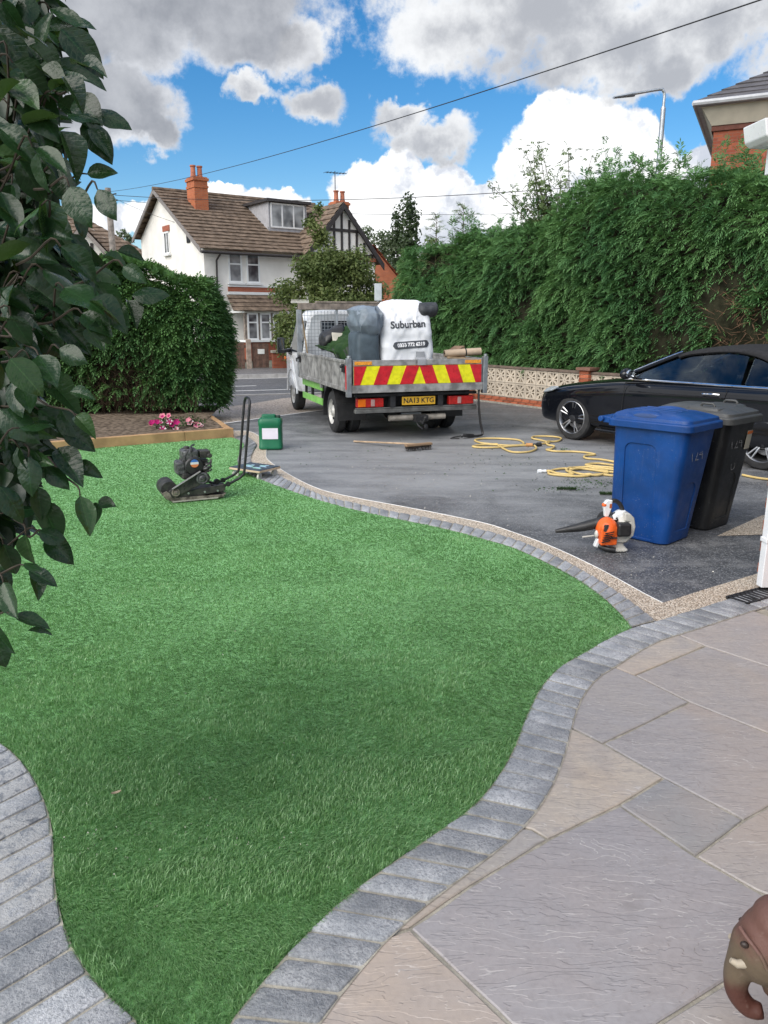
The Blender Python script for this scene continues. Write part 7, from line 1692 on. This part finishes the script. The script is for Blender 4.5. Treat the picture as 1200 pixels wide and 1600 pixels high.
camX = Vector((1, 0, 0)); camU = Vector((0, math.sin(PITCH), math.cos(PITCH))); camF = Vector((0, math.cos(PITCH), -math.sin(PITCH)))
stems = []
for k, (x, y, lean) in enumerate(((-1.55, 1.75, .42), (-1.62, 1.95, .50), (-1.5, 1.6, .28), (-1.58, 1.72, .46), (-1.75, 2.0, .5))):
    stems.append(crom([Vector((x, y, 0)), Vector((x + lean * .05, y, .6)), Vector((x + lean * .55 - .03, y + .03, 1.4)), Vector((x + lean * .9, y, 2.1)), Vector((x + lean, y - .03, 2.9))], 6))
SP = [p for s in stems for p in s]
bmb = MB()
for s in stems: bmb.tube([p - cbse for p in s], [.017 * (1 - .7 * i / len(s)) for i in range(len(s))], 6)
def leaf_axes(ang, rg, face):
    a = R(ang); d = camX * math.cos(a) - camU * math.sin(a) + camF * rg.uniform(-.45, .45); d.normalize()
    nrm = (-camF * face + Vector((0, 0, 1)) * (1 - face) * 1.4 + Vector((rg.uniform(-.5, .5), rg.uniform(-.5, .5), rg.uniform(-.3, .5)))); nrm -= d * nrm.dot(d); nrm.normalize(); return d, nrm
rg = random.Random(5); LV = []
EXP = [(20, 22, 25, 70), (78, 14, 20, 62), (70, 42, 15, 74), (95, 45, 40, 70), (45, 72, 35, 66), (20, 98, 30, 72), (78, 100, 20, 70), (112, 100, 25, 56), (100, 120, 50, 60), (145, 172, 2, 62), (120, 150, 35, 58), (140, 200, 40, 52), (132, 186, 62, 60), (96, 205, 50, 62), (105, 178, 10, 55), (90, 160, 40, 62), (40, 160, 60, 66), (55, 190, 75, 64), (136, 272, -4, 44), (152, 296, 72, 46), (108, 292, 55, 60), (92, 260, 65, 66), (60, 230, 60, 72), (118, 330, 60, 48), (70, 310, 70, 66), (80, 350, 55, 66), (35, 345, 50, 66), (184, 392, -2, 46), (160, 402, 25, 44), (142, 418, 5, 50), (125, 425, 45, 56), (192, 416, 45, 50), (150, 440, 55, 60), (206, 462, 3, 48), (200, 470, 60, 52), (170, 470, 50, 60), (140, 470, 40, 58), (100, 450, 30, 74), (40, 440, 25, 80), (0, 450, 30, 70), (128, 490, 45, 56), (90, 500, 50, 62), (20, 520, 30, 70), (60, 555, 45, 66), (92, 545, 30, 60), (70, 590, 25, 66), (110, 612, 10, 42), (60, 640, 40, 70), (95, 640, 60, 60), (100, 670, 30, 56), (118, 650, 45, 44), (90, 700, 48, 70), (112, 728, 22, 44), (70, 730, 35, 60), (125, 775, 82, 66), (66, 782, 65, 74), (58, 760, 88, 56), (154, 782, 5, 36), (150, 785, 78, 36), (40, 835, 75, 60), (72, 838, 58, 58), (60, 830, 20, 46), (5, 850, 70, 70), (45, 890, 30, 52), (52, 888, 60, 50), (38, 880, 5, 40), (5, 910, 60, 70), (22, 962, 20, 60), (44, 985, 10, 44), (-10, 980, 60, 60), (-5, 1000, 85, 60), (-30, 940, 70, 66), (15, 560, 60, 66), (30, 700, 60, 66), (0, 640, 50, 70), (0, 760, 70, 66), (30, 250, 60, 70), (0, 300, 50, 70), (0, 200, 30, 66), (15, 395, 20, 74), (60, 405, 30, 70), (95, 385, 45, 62), (110, 365, 70, 50), (135, 512, 60, 46), (150, 500, 70, 44), (20, 130, 50, 60), (-10, 40, 40, 70)]
for (u, v, a, L) in EXP: LV.append((u, v, a + rg.uniform(-16, 16), L * rg.uniform(.8, 1.1), rg.uniform(1.42, 1.62), .65))
XM = [(-60, 112), (60, 104), (100, 108), (150, 128), (200, 134), (260, 128), (320, 116), (370, 110), (410, 146), (470, 152), (520, 118), (560, 96), (600, 90), (660, 100), (720, 104), (770, 84), (810, 64), (850, 36), (900, 24), (950, 8), (1010, 0), (1060, -30)]
def xmax(v):
    for (a, x), (b_, y) in zip(XM, XM[1:]):
        if a <= v <= b_: return x + (y - x) * (v - a) / (b_ - a)
    return 0
while len(LV) < 298:
    v = rg.uniform(-50, 1040); u = xmax(v) - 24 - abs(rg.gauss(0, 1)) * 62
    if u < -70 or (rg.random() < .5 and 330 < v < 460 and u > 90): continue
    LV.append((u - 20, v - 15, rg.gauss(40, 62), rg.uniform(46, 66), rg.uniform(1.46, 1.95), rg.uniform(.2, .8)))
for (u, v, a, L, Y, face) in LV:
    p = AT(u, v, Y); d, nrm = leaf_axes(a, rg, face); s = L / 1200 * Y * 1.03; y = nrm.cross(d)
    me = LMESH[rg.randrange(len(GEO)) * 2 + (1 if rg.random() < .14 else 0)]
    o = link('leaf', me, cm); o.matrix_local = Matrix(((d.x * s, y.x * s, nrm.x * s, p.x - cbse.x), (d.y * s, y.y * s, nrm.y * s, p.y - cbse.y), (d.z * s, y.z * s, nrm.z * s, p.z - cbse.z), (0, 0, 0, 1)))
    if rg.random() < .6: continue
    q = p - d * .05 + Vector((rg.uniform(-.13, -.05), rg.uniform(.02, .16), rg.uniform(-.11, .02))); m_ = q.lerp(p - d * .03, .5) + Vector((0, 0, -.012)); bmb.tube([x - cbse for x in crom([q, m_, p - d * .02, p], 3)], [.0026, .0026, .0025, .0024, .0023, .0022, .002, .0018, .0016, .0014], 5)
bmb.build('branches', mat('brown_twig', (.035, .026, .016), .8, 0, .3, 20), cm, 60)
# the crowded inner leaves behind, one mass
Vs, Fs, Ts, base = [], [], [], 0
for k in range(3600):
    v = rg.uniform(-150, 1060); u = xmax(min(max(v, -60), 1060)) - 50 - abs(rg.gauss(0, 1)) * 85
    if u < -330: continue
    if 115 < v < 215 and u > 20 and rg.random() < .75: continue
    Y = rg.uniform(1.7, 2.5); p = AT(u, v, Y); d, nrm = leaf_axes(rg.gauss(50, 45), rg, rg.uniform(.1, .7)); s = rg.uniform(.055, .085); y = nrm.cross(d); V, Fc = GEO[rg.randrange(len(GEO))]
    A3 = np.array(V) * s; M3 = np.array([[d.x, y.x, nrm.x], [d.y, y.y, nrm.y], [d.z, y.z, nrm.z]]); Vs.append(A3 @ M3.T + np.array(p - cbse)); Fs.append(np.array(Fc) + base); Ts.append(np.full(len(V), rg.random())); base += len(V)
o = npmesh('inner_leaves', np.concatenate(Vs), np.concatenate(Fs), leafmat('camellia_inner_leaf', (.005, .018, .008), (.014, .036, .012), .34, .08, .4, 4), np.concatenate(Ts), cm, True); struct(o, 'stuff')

# ------------------------------------------------------------------ small litter
M_crumb = leafmat('turf_crumb', (.02, .06, .012), (.05, .11, .03), .8, 0, .2, 5)
def crumbs(name, regions, seed, m, size, z=.006):
    rg2 = np.random.default_rng(seed); Ps = []
    for (u, v, su, sv, n) in regions:
        for _ in range(n): Ps.append(tuple(G(u + rg2.normal(0, su), v + rg2.normal(0, sv), z)))
    P = np.array(Ps); n = len(P); a = rg2.uniform(0, 6.28, n); s = (size * rg2.uniform(.4, 1.6, n))[:, None]; d = np.stack([np.cos(a), np.sin(a), rg2.normal(0, .15, n)], 1) * s; e = np.stack([-np.sin(a), np.cos(a), rg2.normal(.1, .25, n)], 1) * s * .35
    up = np.zeros((n, 3)); up[:, 2] = .006
    V = np.stack([P - d, P - e + up * .3, P + d, P + e + up], 1).reshape(-1, 3); q = np.arange(n) * 4; F = np.concatenate([np.stack([q, q + 1, q + 2], 1), np.stack([q, q + 2, q + 3], 1)])
    o = npmesh(name, V, F, m, np.repeat(rg2.random(n), 4)); struct(o, 'stuff'); return o
crumbs('turf_crumbs', [(940, 755, 26, 5, 150), (900, 750, 20, 3, 60), (880, 765, 30, 4, 60), (800, 720, 60, 18, 90), (560, 710, 60, 12, 40), (880, 702, 6, 1.5, 40)], 4, M_crumb, .012)
for k, (u, v, w, lab) in enumerate(((885, 765, .10, 'longer green turf sliver lying on the drive left of the blue bin'), (948, 773, .07, 'short green turf scrap lying against the foot of the blue bin'))):
    b = G(u, v, .003); t = thing('turf_sliver', lab, 'turf', tuple(b), R(-4)); mb = MB(); mb.loft([[(x * w, (.016 + .006 * math.sin(x * 7)) * s_ * (1 - .5 * x * x), z) for s_, z in ((-1, 0), (1, 0), (.8, .012), (-.8, .012))] for x in np.linspace(-1, 1, 9)]); mb.build('backing', M_turfback, t, None)
    n_ = 500; Pb = np.stack([RNG.uniform(-w, w, n_), RNG.uniform(-.014, .014, n_), np.full(n_, .011)], 1); twigs('pile', Pb, np.tile([[0, -.2, 1.0]], (n_, 1)) + RNG.normal(0, .4, (n_, 3)), .022, .0016, M_turf, t)
M_chip = mat('pale_grit', (.55, .52, .46), .8)
def pale(name, regions, seed, size, z): 
    return crumbs(name, regions, seed, M_chip, size, z)
pale('pale_grit', [(250, 1330, 110, 60, 60), (190, 1290, 40, 50, 25), (330, 1290, 30, 20, 12), (420, 1230, 120, 60, 25), (300, 960, 200, 60, 20)], 8, .0026, .040)
pale('drive_grit', [(750, 745, 90, 22, 50), (620, 725, 80, 20, 30), (850, 800, 60, 20, 20), (1050, 885, 60, 15, 14)], 9, .008, .005)
fl_ = thing('fallen_leaf', 'tiny curled pale dry leaf lying on the lawn at lower left', 'leaf', tuple(G(182, 1240, .040)), R(30)); mb = MB(); mb.sheet([[(x * .018, y * .008 * (1 - x * x * .8), .006 * y * y + .004 * x * x) for y in (-1, 0, 1)] for x in np.linspace(-1, 1, 6)]); mb.build('blade', mat('dry_leaf', (.42, .34, .24), .8), fl_, 60)
